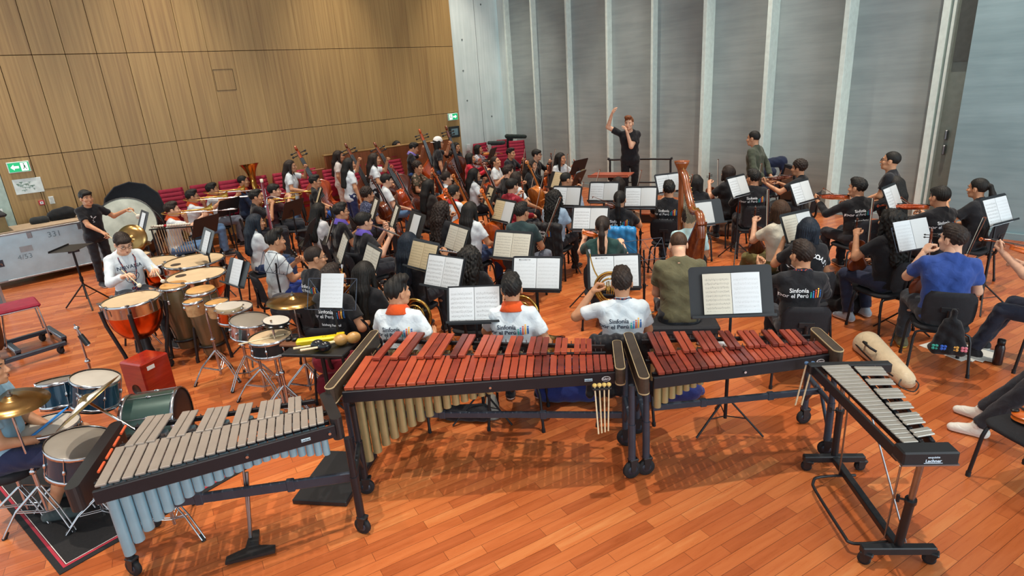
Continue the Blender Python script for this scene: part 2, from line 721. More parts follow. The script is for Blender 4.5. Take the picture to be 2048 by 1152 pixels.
def _hair(style):
    h = .0062
    lo, hi = (-.16, -.22, -.2), (.16, .14, .17)
    if style in ('long', 'longcurly'): lo = (-.19, -.3, -.52)
    if style == 'bob': lo = (-.17, -.22, -.26)
    if style == 'pony': lo = (-.16, -.26, -.46)
    f = Field(lo, hi, h)
    cap = lambda g=1.0: f.ell((0, -.018, .033), (.0805 * g, .0995 * g, .0915 * g), .01)
    def hairline(dz=0, ear=True):
        # forehead, temples, round the ears and down to the nape
        ys = [-.12, -.05, -.036, -.03, .008, .013, .027, .035, .06, .09]
        zs = [-.088, -.08, -.05, .016, .018, -.012, -.008, .026, .058, .07] if ear else [-.088, -.08, -.05, -.03, -.02, -.012, -.008, .026, .058, .07]
        y = f.ax[1][None, :, None]
        g = np.interp(y, ys, zs) + np.where(y > .03, dz, 0) - f.ax[2][None, None, :] + 0 * f.ax[0][:, None, None]
        g = g * .8
        h = np.clip(.5 - .5 * (f.F - g) / .008, 0, 1)
        f.F = f.F * (1 - h) + g * h + .008 * h * (1 - h)
    if style == 'short':
        cap(); hairline()
        f.ell((0, .03, .098), (.06, .055, .033), .025)
        f.warp(lambda x, y, z: .004 * np.sin(x * 150 + y * 70) * np.sin(y * 120 + z * 60) + .002 * np.sin(x * 260 + z * 210))
    elif style == 'fringe':
        cap(1.02); hairline(-.02)
        f.ell((0, .055, .07), (.068, .04, .03), .02)
        f.warp(lambda x, y, z: .003 * np.sin(np.arctan2(x, y) * 34))
    elif style == 'buzz':
        f.ell((0, -.0155, .0315), (.0772, .0962, .088), .01); hairline(.004)
    elif style == 'quiff':
        cap(.985); hairline()
        f.ell((.01, .035, .108), (.066, .07, .038), .025)
        f.warp(lambda x, y, z: .004 * np.sin(y * 120 + x * 90))
    elif style == 'curly':
        f.ell((0, -.02, .045), (.094, .108, .1), .01); hairline()
        f.warp(lambda x, y, z: .008 * np.sin(x * 120) * np.sin(y * 130 + 1) * np.sin(z * 125))
    elif style in ('long', 'longcurly'):
        cap(1.04); hairline(.004, False)
        w = 1.25 if style == 'longcurly' else 1.0
        for s in (-1, 1):
            f.cap((s * .03, -.065, .02), (s * .04, -.12, -.13), .064 * w, .055 * w, k=.03)
            f.cap((s * .04, -.12, -.13), (s * .045, -.165, -.40), .055 * w, .042 * w, k=.03)
        for s in (-1, 1):
            f.cap((s * .07, -.005, .03), (s * .092 * w, .005, -.25), .03, .022 * w, k=.03)
        if w > 1:
            f.warp(lambda x, y, z: .009 * np.sin(x * 90 + np.sin(z * 40) * 2) * np.sin(y * 95) * np.sin(z * 70))
        f.warp(_strands(.0035, 34, 1.5))
    elif style == 'bob':
        cap(1.04); hairline(.004, False)
        f.cap((-.03, -.05, .0), (-.05, -.055, -.12), .066, .045, k=.03)
        f.cap((.03, -.05, .0), (.05, -.055, -.12), .066, .045, k=.03)
        for s in (-1, 1):
            f.cap((s * .07, .0, .03), (s * .085, .02, -.1), .03, .02, k=.03)
        f.warp(_strands(.003, 34, 1))
    elif style == 'pony':
        cap(1.0); hairline(.006)
        f.ell((0, -.118, .035), (.026, .03, .03), .015)
        f.cap((0, -.135, .03), (0, -.165, -.06), .024, .032, k=.02)
        f.cap((0, -.165, -.06), (.0, -.15, -.22), .032, .03, k=.02)
        f.cap((0, -.15, -.22), (.015, -.125, -.40), .03, .008, k=.02)
        f.warp(_strands(.002, 30, 1))
    elif style == 'bun':
        cap(1.0); hairline(.006)
        f.ell((0, -.135, .03), (.045, .042, .045), .012)
        f.warp(lambda x, y, z: .002 * np.sin(np.arctan2(x, z) * 30))
    return f.surf()


_HG = {}


def hair_mesh(style, col):
    key = style + '_' + col
    if key not in _HG:
        if style not in _HG: _HG[style] = _hair(style)
        V, Q = _HG[style]
        _HG[key] = mesh_np(key + '_hair', V, Q, [HAIR[col]])
    return _HG[key]


def _hand(c1, c2, c3, th, h):
    """Right hand: wrist at the origin, fingers along +Y, palm towards -Z, thumb on -X."""
    f = Field((-.1, -.05, -.13), (.08, .22, .06), h)
    ks = [(-.031, .088, 0), (-.0105, .093, .003), (.0115, .089, .002), (.031, .08, -.003)]
    L = [(.044, .027, .021), (.048, .03, .022), (.045, .028, .021), (.035, .021, .019)]
    f.cap((0, -.03, 0), (0, .02, 0), .026, .027, k=.01, sq=((0, 0, 1), .78))
    for i, kp in enumerate(ks):
        f.cap((kp[0] * .55, .02, 0), kp, .0145, .0115, k=.014)
        a = np.array(kp); ang = 0
        sp = (i - 1.5) * .07
        for j, (l, c) in enumerate(zip(L[i], (c1, c2, c3))):
            ang += math.radians(c * (1 + .08 * i))
            b = a + l * np.array((math.sin(sp) * math.cos(ang), math.cos(ang), -math.sin(ang)))
            r = .0096 - .0008 * j - (.0012 if i == 3 else 0)
            f.cap(a, b, r, r - .0007, k=.004)
            a = b
    a = np.array((-.022, .026, -.006)); t = math.radians(th)
    b = a + .042 * np.array((-.72 * math.cos(t), .62, -.35 - .5 * math.sin(t)))
    c = b + .032 * np.array((-.3 * math.cos(t), .85, -.2 - .5 * math.sin(t)))
    d = c + .024 * np.array((.05, .95, -.25 - .3 * math.sin(t)))
    f.cap(a, b, .0155, .0115, k=.014); f.cap(b, c, .011, .01, k=.004); f.cap(c, d, .0098, .0078, k=.004)
    return f.surf()


HANDS = {}
for _n, _a in {'relax': (22, 28, 18, 10), 'grip': (58, 72, 40, 45), 'bow': (40, 45, 30, 35), 'flat': (6, 8, 5, 0), 'hold': (35, 50, 30, 25)}.items():
    HANDS[_n] = (_hand(*_a, .0036), _hand(*_a, .0048))


def _shoe(boot=False):
    f = Field((-.07, -.12, -.03), (.07, .22, .16), .0055)
    f.cap((0, -.055, .035), (0, .135, .03), .041, .036, k=.03, sq=((0, 0, 1), .9))
    f.cap((0, -.05, .05), (0, -.02, .1 if not boot else .13), .04, .042, k=.03)
    f.cap((0, .0, .06), (0, .09, .045), .036, .03, k=.03)
    f.cap((0, -.02, .085), (0, -.02, .2), .034, .036, k=.004, sub=True)
    f.keep((0, 0, .003), (0, 0, -1), .003)
    return f.surf()


_SV, _SQ = _shoe()
_SH = {}


def shoe_mesh(top, sole):
    key = top + sole
    if key not in _SH:
        z = _SV[_SQ].mean(1)[:, 2]
        _SH[key] = mesh_np('shoe', _SV, _SQ, [cloth(top, .6), M('sole_' + sole, sole, .7)], (z < .026).astype(int))
    return _SH[key]


def _ik(a, t, l1, l2, pole):
    """Middle joint of a two-bone limb from a to t, bent towards pole."""
    a, t = Vector(a), Vector(t)
    d = t - a
    L = min(d.length, (l1 + l2) * .995)
    L = max(L, abs(l1 - l2) + .02)
    u = d.normalized()
    t = a + u * L
    x = (l1 * l1 - l2 * l2 + L * L) / (2 * L)
    h = math.sqrt(max(0, l1 * l1 - x * x))
    p = Vector(pole)
    p = p - u * p.dot(u)
    if p.length < 1e-4: p = u.orthogonal()
    return a + u * x + p.normalized() * h, t


# wrists relative to the middle of the shoulders, as (right, left); hand shapes; palm directions
POSES = {
    'rest': ((.12, .34, -.36), (-.12, .34, -.36), 'relax', 'relax', (0, 0, -1), (0, 0, -1)),
    'lap': ((.08, .27, -.34), (-.06, .29, -.34), 'relax', 'relax', (-.3, 0, -1), (.3, 0, -1)),
    'vrest': ((.17, .33, -.3), (-.15, .29, .02), 'bow', 'grip', (-.6, .2, -.8), (.8, .5, .2)),
    'vplay': ((.2, .4, -.07), (-.26, .43, -.01), 'bow', 'grip', (-.2, 0, -1), (.3, -.2, .9)),
    'cello': ((.3, .33, -.33), (-.13, .24, .06), 'bow', 'grip', (-.3, -.3, -1), (.9, .4, 0)),
    'cellorest': ((.22, .34, -.32), (-.1, .27, -.05), 'bow', 'grip', (-.3, -.3, -1), (.9, .4, 0)),
    'bass': ((.2, .3, -.3), (-.14, .3, .15), 'bow', 'grip', (-.3, -.3, -1), (.9, .4, 0)),
    'flute': ((.34, .21, .02), (.1, .27, .05), 'hold', 'hold', (-.2, -.6, -1), (0, -.9, .2)),
    'reed': ((.03, .33, -.24), (-.02, .26, -.1), 'hold', 'hold', (-1, 0, 0), (1, 0, 0)),
    'trumpet': ((.04, .27, .05), (-.05, .24, .03), 'grip', 'grip', (-1, 0, 0), (1, 0, 0)),
    'trombone': ((.04, .46, .06), (-.04, .2, .05), 'grip', 'grip', (-1, 0, 0), (1, 0, 0)),
    'horn': ((.22, .22, -.26), (-.16, .28, -.02), 'flat', 'grip', (-.9, 0, .2), (.8, 0, -.3)),
    'tuba': ((.12, .3, -.1), (-.2, .28, -.16), 'hold', 'hold', (-.5, 0, -1), (1, 0, 0)),
    'drum': ((.2, .36, -.3), (-.16, .38, -.28), 'bow', 'bow', (0, 0, -1), (0, 0, -1)),
    'stand': ((.22, .08, -.5), (-.22, .08, -.5), 'relax', 'relax', (-1, 0, 0), (1, 0, 0)),
}

PEOPLE = {}
BACK_PRINT = None


def _tmpl(V, Q, M4, mirror=False):
    V = np.asarray(V)
    if mirror:
        V = V * np.array((-1, 1, 1)); Q = np.asarray(Q)[:, ::-1]
    m = np.array(M4)
    return V @ m[:3, :3].T + m[:3, 3], np.asarray(Q)


def project_print(parent, name, faces, mats, origin, tree, ydir, gap=.0045):
    """Lay flat lettering (local x right, z up at y=0) on a garment along ydir."""
    mb = MB()
    for vs, fs, ci in faces:
        out = []
        for v in vs:
            st = Vector((origin[0] + v[0], origin[1] - ydir * .4, origin[2] + v[1]))
            hit = tree.ray_cast(st, Vector((0, ydir, 0)), .8)
            y = hit[0].y if hit[0] is not None else origin[1]
            out.append((st.x, y - ydir * gap, st.z))
        mb.cur = ci
        mb.add(out, fs)
    return mb.build(name, mats, parent)


BARS = [M('print_teal', '37b5a6', .7), M('print_blue', '3a86c8', .7), M('print_red', 'd8503c', .7), M('print_orange', 'eeb04a', .7), M('print_navy', '2b5f9e', .7)]


def logo_faces(sx=1.0, extra=False, k=1.18):
    """Two lines of wording and five little people-bars, mirrored so it reads from behind."""
    out = []
    for s, y in (('Sinfonía', .018), ('por el Perú', -.022)):
        vs, fs = text_mesh(s, .043, .0006, 'RIGHT')
        out.append(([(sx * (v.x + .035), v.y + y) for v in vs], fs, 0))
    for i in range(5):
        x = .046 + i * .0165
        hgt = (.03, .04, .05, .06, .045)[i]
        q = [(sx * (x + a * .0095), -.022 + hgt * b / 4) for b in range(5) for a in (0, 1)]
        out.append((q, [(2 * b, 2 * b + 1, 2 * b + 3, 2 * b + 2) for b in range(4)], 1 + i))
        cx, cy = x + .0048, -.022 + hgt + .0085
        out.append(([(sx * (cx + .0055 * math.cos(a * PI / 4)), cy + .0055 * math.sin(a * PI / 4)) for a in range(8)], [tuple(range(8))], 1 + i))
    if extra:
        vs, fs = text_mesh('Salzburg Festival', .026, .0003, 'CENTER')
        out.append(([(sx * v.x, v.y - .085) for v in vs], fs, 0))
        vs, fs = text_mesh('2022', .02, .0, 'CENTER')
        out.append(([(sx * v.x, v.y - .125) for v in vs], fs, 4))
    return [([(a * k, b * k) for a, b in vs], fs, ci) for vs, fs, ci in out]


def person(key, label, pos, face, pose='sit', act='rest', top='black', sleeve='short', bottom='2a2c33', hair='short', hc='black', fem=0, s=1.0,
           lean=4, yaw=0, pitch=0, skin=1, collar=None, back=None, front=None, glasses=False, shorts=False, shoes=('26262a', 'dcdad4'), lod=1,
           rh=None, lh=None, cap_white=False, lanyard=None, spread=.13, kneez=0, feet=.42, group=None, bulk=1.0, hands=None, vneck=False, open_jacket=None, legs=True, twist=0, dz=0.0):
    rz = math.radians(face)
    tcol = {'black': '1b1b1f', 'white': 'd2dade', 'navy': '24344f'}.get(top, top)
    topm = _MATS[top] if top in _MATS else cloth(tcol)
    sw = (.142 if fem else .16) * s * bulk
    sit = pose == 'sit'
    hz = .53 if sit else .93 * s
    hz += dz
    hip = Vector((0, 0, hz))
    R = Matrix.Rotation(-math.radians(lean), 3, 'X') @ Matrix.Rotation(math.radians(twist), 3, 'Z')
    T = lambda x, y, z: tuple(hip + R @ Vector((x * s, y * s, z * s)))
    b = bulk
    # joints
    shR, shL = T(sw / s, 0, .46), T(-sw / s, 0, .46)
    mid = Vector(T(0, 0, .46))
    rw, lw, hr, hl, pr, pl = POSES[act]
    if hands: hr, hl = hands
    rt = Vector(rh) if rh else mid + R @ (Vector(rw) * s)
    lt = Vector(lh) if lh else mid + R @ (Vector(lw) * s)
    elR, wrR = _ik(shR, rt, .285 * s, .25 * s, (.55, -.35, -1))
    elL, wrL = _ik(shL, lt, .285 * s, .25 * s, (-.55, -.35, -1))
    if sit:
        hips = [(.09 * s, .0, hz), (-.09 * s, .0, hz)]
        kn = [(spread, .43 * s, .53 + kneez + dz), (-spread, .43 * s, .53 + kneez + dz)]
        an = [(spread + .01, feet * s, .09), (-spread - .01, feet * s - .03, .09)]
    else:
        hips = [(.09 * s, 0, hz), (-.09 * s, 0, hz)]
        kn = [(.1, .02, .5 * s), (-.1, .0, .5 * s)]
        an = [(.11, -.01, .09), (-.11, -.03, .09)]
    # ---- body
    vb = .0105 if lod == 0 else .0125
    allp = np.array([shR, shL, elR, elL, wrR, wrL, *hips, *kn, *an, T(0, 0, .7), T(0, -.15, .3), T(0, .15, .2)])
    f = Field(allp.min(0) - .11, allp.max(0) + .1, vb)
    def torso(f, g, k=.05):
        f.cap(T(-.065, 0, .0), T(.065, 0, 0), (.1 + g) * s * b, k=k)
        f.cap(T(-.055, 0, .17), T(.055, 0, .17), (.088 + g) * s * b, k=k)
        f.cap(T(-.075, 0, .35), T(.075, 0, .35), (.094 + g) * s * b, k=k)
        for sx in (-1, 1):
            f.cap(T(sx * .06, 0, 0), T(sx * .055, 0, .18), (.093 + g) * s * b, (.086 + g) * s * b, k=k)
            f.cap(T(sx * .055, 0, .18), T(sx * .08, 0, .36), (.086 + g) * s * b, (.09 + g) * s * b, k=k)
            f.cap(T(sx * .03, -.01, .44), T(sx * (sw / s - .02), -.005, .445), (.062 + g) * s, (.048 + g) * s, k=k)
            f.cap(T(sx * .03, -.02, .52), T(sx * .11, -.01, .47), (.036 + g) * s, (.04 + g) * s, k=k)
        if fem:
            for sx in (-1, 1): f.ell(T(sx * .07, .085, .29), np.array((.058, .045, .058)) * s + g * .5, .05)
    torso(f, -.012)
    f.cap(T(0, -.01, .45), T(0, .012, .60), .054 * s, .05 * s, k=.04)
    for a, e, w in ((shR, elR, wrR), (shL, elL, wrL)):
        f.cap(a, e, .05 * s, .041 * s, k=.035)
        f.cap(e, w, .042 * s, .027 * s, k=.02)
    if legs:
        for h_, k_, a_ in zip(hips, kn, an):
            f.cap(h_, k_, .08 * s, .056 * s, k=.04)
            f.cap(k_, a_, .054 * s, .036 * s, k=.02)
            f.cap(tuple(np.array(k_) * .7 + np.array(a_) * .3 - np.array((0, .012, 0))), tuple(np.array(k_) * .4 + np.array(a_) * .6), .05 * s, .04 * s, k=.03)
    V, Q = f.surf()
    # head frame
    hm = Matrix.Translation(T(0, .03, .665)) @ (R @ Matrix.Rotation(math.radians(lean) * .7, 3, 'X') @ Matrix.Rotation(math.radians(yaw), 3, 'Z')).to_4x4()
    hm = hm @ Matrix.Translation((0, -.03, -.11)) @ Matrix.Rotation(math.radians(pitch), 4, 'X') @ Matrix.Translation((0, .03, .11))
    hs = 1.04 + .03 * s
    hm = hm @ Matrix.Scale(hs * (.97 if fem else 1.0), 4)
    HV, HQ, HM = HEADS[fem]
    Vs, Qs, Ms = [V], [Q], [np.zeros(len(Q), int)]
    n = len(V)
    v2, q2 = _tmpl(HV, HQ, hm)
    Vs.append(v2); Qs.append(q2 + n); Ms.append(HM); n += len(v2)
    for (e, w, shp, palm, mir) in ((elR, wrR, hr, pr, False), (elL, wrL, hl, pl, True)):
        pw = R @ Vector(palm)
        m4 = basis(w, Vector(w) - Vector(e), -pw) @ Matrix.Scale(s * (.92 if fem else 1.0), 4)
        v2, q2 = _tmpl(*HANDS[shp][0 if lod == 0 else 1], m4, mir)
        Vs.append(v2); Qs.append(q2 + n); Ms.append(np.zeros(len(q2), int)); n += len(v2)
    me = mesh_np('person_body', np.concatenate(Vs), np.concatenate(Qs), [SKIN[skin], EYEW, IRIS, HAIR[hc], LIPS], np.concatenate(Ms))
    o = link('person', me)
    o.location = (pos[0], pos[1], pos[2] if len(pos) > 2 else 0)
    o.rotation_euler = (0, 0, rz)
    tag(o, label, 'person', group)
    # ---- hair
    if hair and hair != 'bald':
        ho = link('hair', hair_mesh(hair, hc), o)
        ho.matrix_basis = hm
    if cap_white:
        mb = MB()
        mb.smooth = True
        pr_ = [(.0, .135), (.035, .131), (.07, .108), (.088, .075), (.095, .035), (.093, .02)]
        mb.lathe([(r, z) for r, z in pr_], 24, Matrix.Translation((0, -.012, .01)) @ Matrix.Scale(1.12, 4, (0, 1, 0)))
        mb.prism([(-.07, -.1), (-.05, -.16), (0, -.178), (.05, -.16), (.07, -.1)], .008, off=.02)
        co = mb.build('cap', cloth('e6e4e0'), o); co.matrix_basis = hm
    if glasses:
        mb = MB()
        for sx in (-1, 1):
            mb.tube([(sx * (.033 + .021 * math.cos(a * PI / 6)), .098, .002 + .016 * math.sin(a * PI / 6)) for a in range(12)], .0022, 5, closed=True)
            mb.tube([(sx * .054, .097, .006), (sx * .074, .06, .006), (sx * .079, -.01, .0)], .0022, 5)
        mb.tube([(-.012, .1, .004), (.012, .1, .004)], .002, 5)
        go = mb.build('glasses', BLKP, o); go.matrix_basis = hm
    # ---- shirt
    vc = .0105 if lod == 0 else .0125
    g = .007
    reach = {'short': .62, 'none': .0, 'long': 1}[sleeve]
    pts = [T(-.2, -.15, -.1), T(.2, .18, .5), T(0, -.14, -.06), shR, shL]
    if reach: pts += [elR, elL]
    if sleeve == 'long': pts += [wrR, wrL]
    pts = np.array(pts)
    f = Field(pts.min(0) - .1, pts.max(0) + .09, vc)
    torso(f, g)
    if not sit: f.cap(T(-.065, 0, -.05), T(.065, 0, -.05), (.103 + g) * s * b, k=.04)
    if reach:
        for a, e, w in ((shR, elR, wrR), (shL, elL, wrL)):
            a, e, w = Vector(a), Vector(e), Vector(w)
            if sleeve == 'short':
                q = a + (e - a) * .66
                nrm = (e - a).normalized()
                f.cap(a, q + nrm * .1, .056 * s, .069 * s, k=.03, cut=(q, nrm))
            else:
                f.cap(a, e, .058 * s, .051 * s, k=.03)
                q = e + (w - e) * .93
                nrm = (w - e).normalized()
                f.cap(e, q + nrm * .1, .051 * s, .04 * s, k=.02, cut=(q, nrm))
    f.cap(T(0, -.012, .45), T(0, -.002, .505), .066 * s, .06 * s, k=.03)
    seed = sum(map(ord, key))
    f.warp(lambda x, y, z: .003 * np.sin(z * 52 + x * 28 + seed) * np.sin(y * 31 + x * 17 + seed * .7) + .0018 * np.sin(x * 85 - z * 37 + y * 44 + seed))
    up = R @ Vector((0, 0, 1))
    hem = T(0, 0, -.06 if sit else -.12)
    f.keep(hem, tuple(-up), .006)
    neck = T(0, .03, .53)
    f.ell(neck, (.066 * s, .07 * s, .042 * s), .01, sub=True)
    if vneck:
        f.cap(T(0, -.2, .55), T(0, -.145, .27), .19 * s, .045 * s, k=.01, sub=True)
    V, Q = f.surf()
    so = link('shirt', mesh_np('shirt', V, Q, [topm]), o)
    if collar:
        mb = MB()
        mb.smooth = True
        nr, vs = 20, []
        for rr, zz in ((.06, .53), (.064, .562), (.072, .566), (.086, .545), (.118, .492), (.113, .482), (.06, .53)):
            vs += [T(rr * math.cos(2 * PI * i / nr), .008 + rr * math.sin(2 * PI * i / nr), zz - .018 * math.sin(2 * PI * i / nr)) for i in range(nr)]
        mb.add(vs, [(j * nr + i, j * nr + (i + 1) % nr, j * nr + nr + (i + 1) % nr, j * nr + nr + i) for j in range(6) for i in range(nr)])
        mb.build('collar', cloth(collar), so)
    if lanyard:
        mb = MB()
        for sx in (-1, 1):
            mb.tube([T(sx * .07, -.03, .545), T(sx * .085, .09, .455), T(sx * .05, .145, .3), T(0, .15, .13)], .007, 5)
        mb.tube([T(-.07, -.03, .545), T(0, -.07, .55), T(.07, -.03, .545)], .008, 6)
        mb.box(T(0, .155, .07), (.075, .008, .1))
        mb.build('lanyard', lanyard, o)
    if back or front:
        tree = BVHTree.FromPolygons([tuple(v) for v in V], [tuple(q) for q in Q])
        if back in ('logo', 'logo_dark', 'logo_small'):
            ink = WHITE if back != 'logo_dark' else M('ink_navy', '18263f', .7)
            project_print(so, 'logo_print', logo_faces(1, back == 'logo'), [ink] + BARS, Vector(T(0, 0, .345)), tree, 1)
        if back == 'coast':
            fs = []
            for i, ch in enumerate('WEST COAST'):
                ag = math.radians(72 - 16 * i)
                vs, fc = text_mesh(ch, .06, .002, 'CENTER')
                cx, cy = .14 * math.sin(-ag), .14 * math.cos(ag) - .04
                fs.append(([(cx + v.x * math.cos(ag) - v.y * math.sin(ag), cy + v.x * math.sin(ag) + v.y * math.cos(ag)) for v in vs], fc, 0))
            project_print(so, 'curved_lettering', fs, [WHITE], Vector(T(0, 0, .3)), tree, 1)
        if front == 'print':
            fs = []
            r = random.Random(seed)
            for i in range(7):
                a, c = r.uniform(-.06, .06), r.uniform(-.05, .06)
                w, h = r.uniform(.012, .03), r.uniform(.01, .02)
                fs.append(([(a, c), (a + w, c + .004), (a + w * .9, c + h), (a + .004, c + h * .9)], [(0, 1, 2, 3)], 0))
            project_print(so, 'chest_print', fs, [WHITE], Vector(T(0, 0, .28)), tree, -1)
        elif isinstance(front, tuple):
            fs = []
            for (vs, fcs, ci) in front[0]:
                fs.append(([(-v[0], v[1]) for v in vs], fcs, ci))
            project_print(so, 'chest_print', fs, front[1], Vector(T(0, 0, .3)), tree, -1)
    # ---- trousers and shoes
    botm = _MATS[bottom] if bottom in _MATS else cloth(bottom)
    if legs:
        pts = np.array([*hips, *kn, *an, (0, -.15, hz - .1), (0, .1, hz + .1)])
        f = Field(pts.min(0) - .12, pts.max(0) + .1, vc)
        f.cap(T(-.065, 0, .0), T(.065, 0, 0), (.108) * s * b, k=.04)
        for h_, k_, a_ in zip(hips, kn, an):
            if shorts:
                h2, k2 = Vector(h_), Vector(k_)
                q = h2 + (k2 - h2) * .86
                f.cap(h_, tuple(k2 + (k2 - h2) * .2), .095 * s, .084 * s, k=.04, cut=(q, (k2 - h2).normalized()))
            else:
                f.cap(h_, k_, .091 * s * b, .069 * s, k=.04)
                k2, a2 = Vector(k_), Vector(a_)
                q = k2 + (a2 - k2) * .96
                f.cap(k_, tuple(a2 + (a2 - k2) * .3), .067 * s, .056 * s, k=.02, cut=(q, (a2 - k2).normalized()))
        f.warp(lambda x, y, z: .004 * np.sin(z * 60 + y * 35 + seed) * np.sin(x * 50 + y * 21))
        f.keep(T(0, 0, .1), tuple(up), .006)
        V, Q = f.surf()
        link('trousers' if not shorts else 'shorts', mesh_np('trousers', V, Q, [botm]), o)
        for i, a_ in enumerate(an):
            sh = link('shoe', shoe_mesh(*shoes), o)
            sh.location = (a_[0], a_[1] + .02, 0)
            sh.rotation_euler = (0, 0, (-.14, .14)[i])
            sh.scale = (s, s, s)
    mw = Matrix.Translation(o.location) @ Matrix.Rotation(rz, 4, 'Z')
    d = dict(obj=o, mw=mw, mid=mid, R=R, hm=hm, wrR=Vector(wrR), wrL=Vector(wrL), elR=Vector(elR), elL=Vector(elL), face=face, pos=o.location.copy(), s=s, label=label, hip=hip, act=act)
    PEOPLE[key] = d
    return d


# ------------------------------------------------------------------ bowed strings and harp
def varnish(name, a, b):
    return wood(name, a, b, .25, (30, 30, 3), .5)


VAR = {'red': varnish('red_varnish', '8a2f12', 'c2521f'), 'amber': varnish('amber_varnish', 'a85516', 'dd8a35'), 'brown': varnish('brown_varnish', '4a1f10', '7d3a1a'),
       'orange': varnish('orange_varnish', 'b04510', 'e07022')}
EBONY = M('ebony', '15110f', .35)
STR = M('string_steel', 'b8b8b8', .3, .9, 0)
HAIRW = M('bow_hair', 'e8e2d0', .6)
PERN = wood('pernambuco', '5a2a14', '8a4722', .35, (30, 30, 3))


def _outline(L, lo, slope, n=5):
    c = [(0, 0), (.004, .3), (.04, .7), (.12, .94), (.22, 1), (.33, .9), (.395, .73), (.42, .75), (.45, .6), (.53, .54), (.61, .6), (.64, .73), (.665, .68), (.74, .78), (.82, .8)]
    c += [(.89, .62), (.94, .36), (.98, .16), (1, .09)] if slope else [(.9, .73), (.955, .5), (.99, .2), (1, 0)]
    pts = smooth_path([(w * lo, t * L, 0) for t, w in c], n)
    R = [(p.x, p.y) for p in pts]
    Lf = [(-x, y) for x, y in R[::-1]][1:-1] if not slope else [(-x, y) for x, y in R[::-1]][:-1]
    return R + Lf


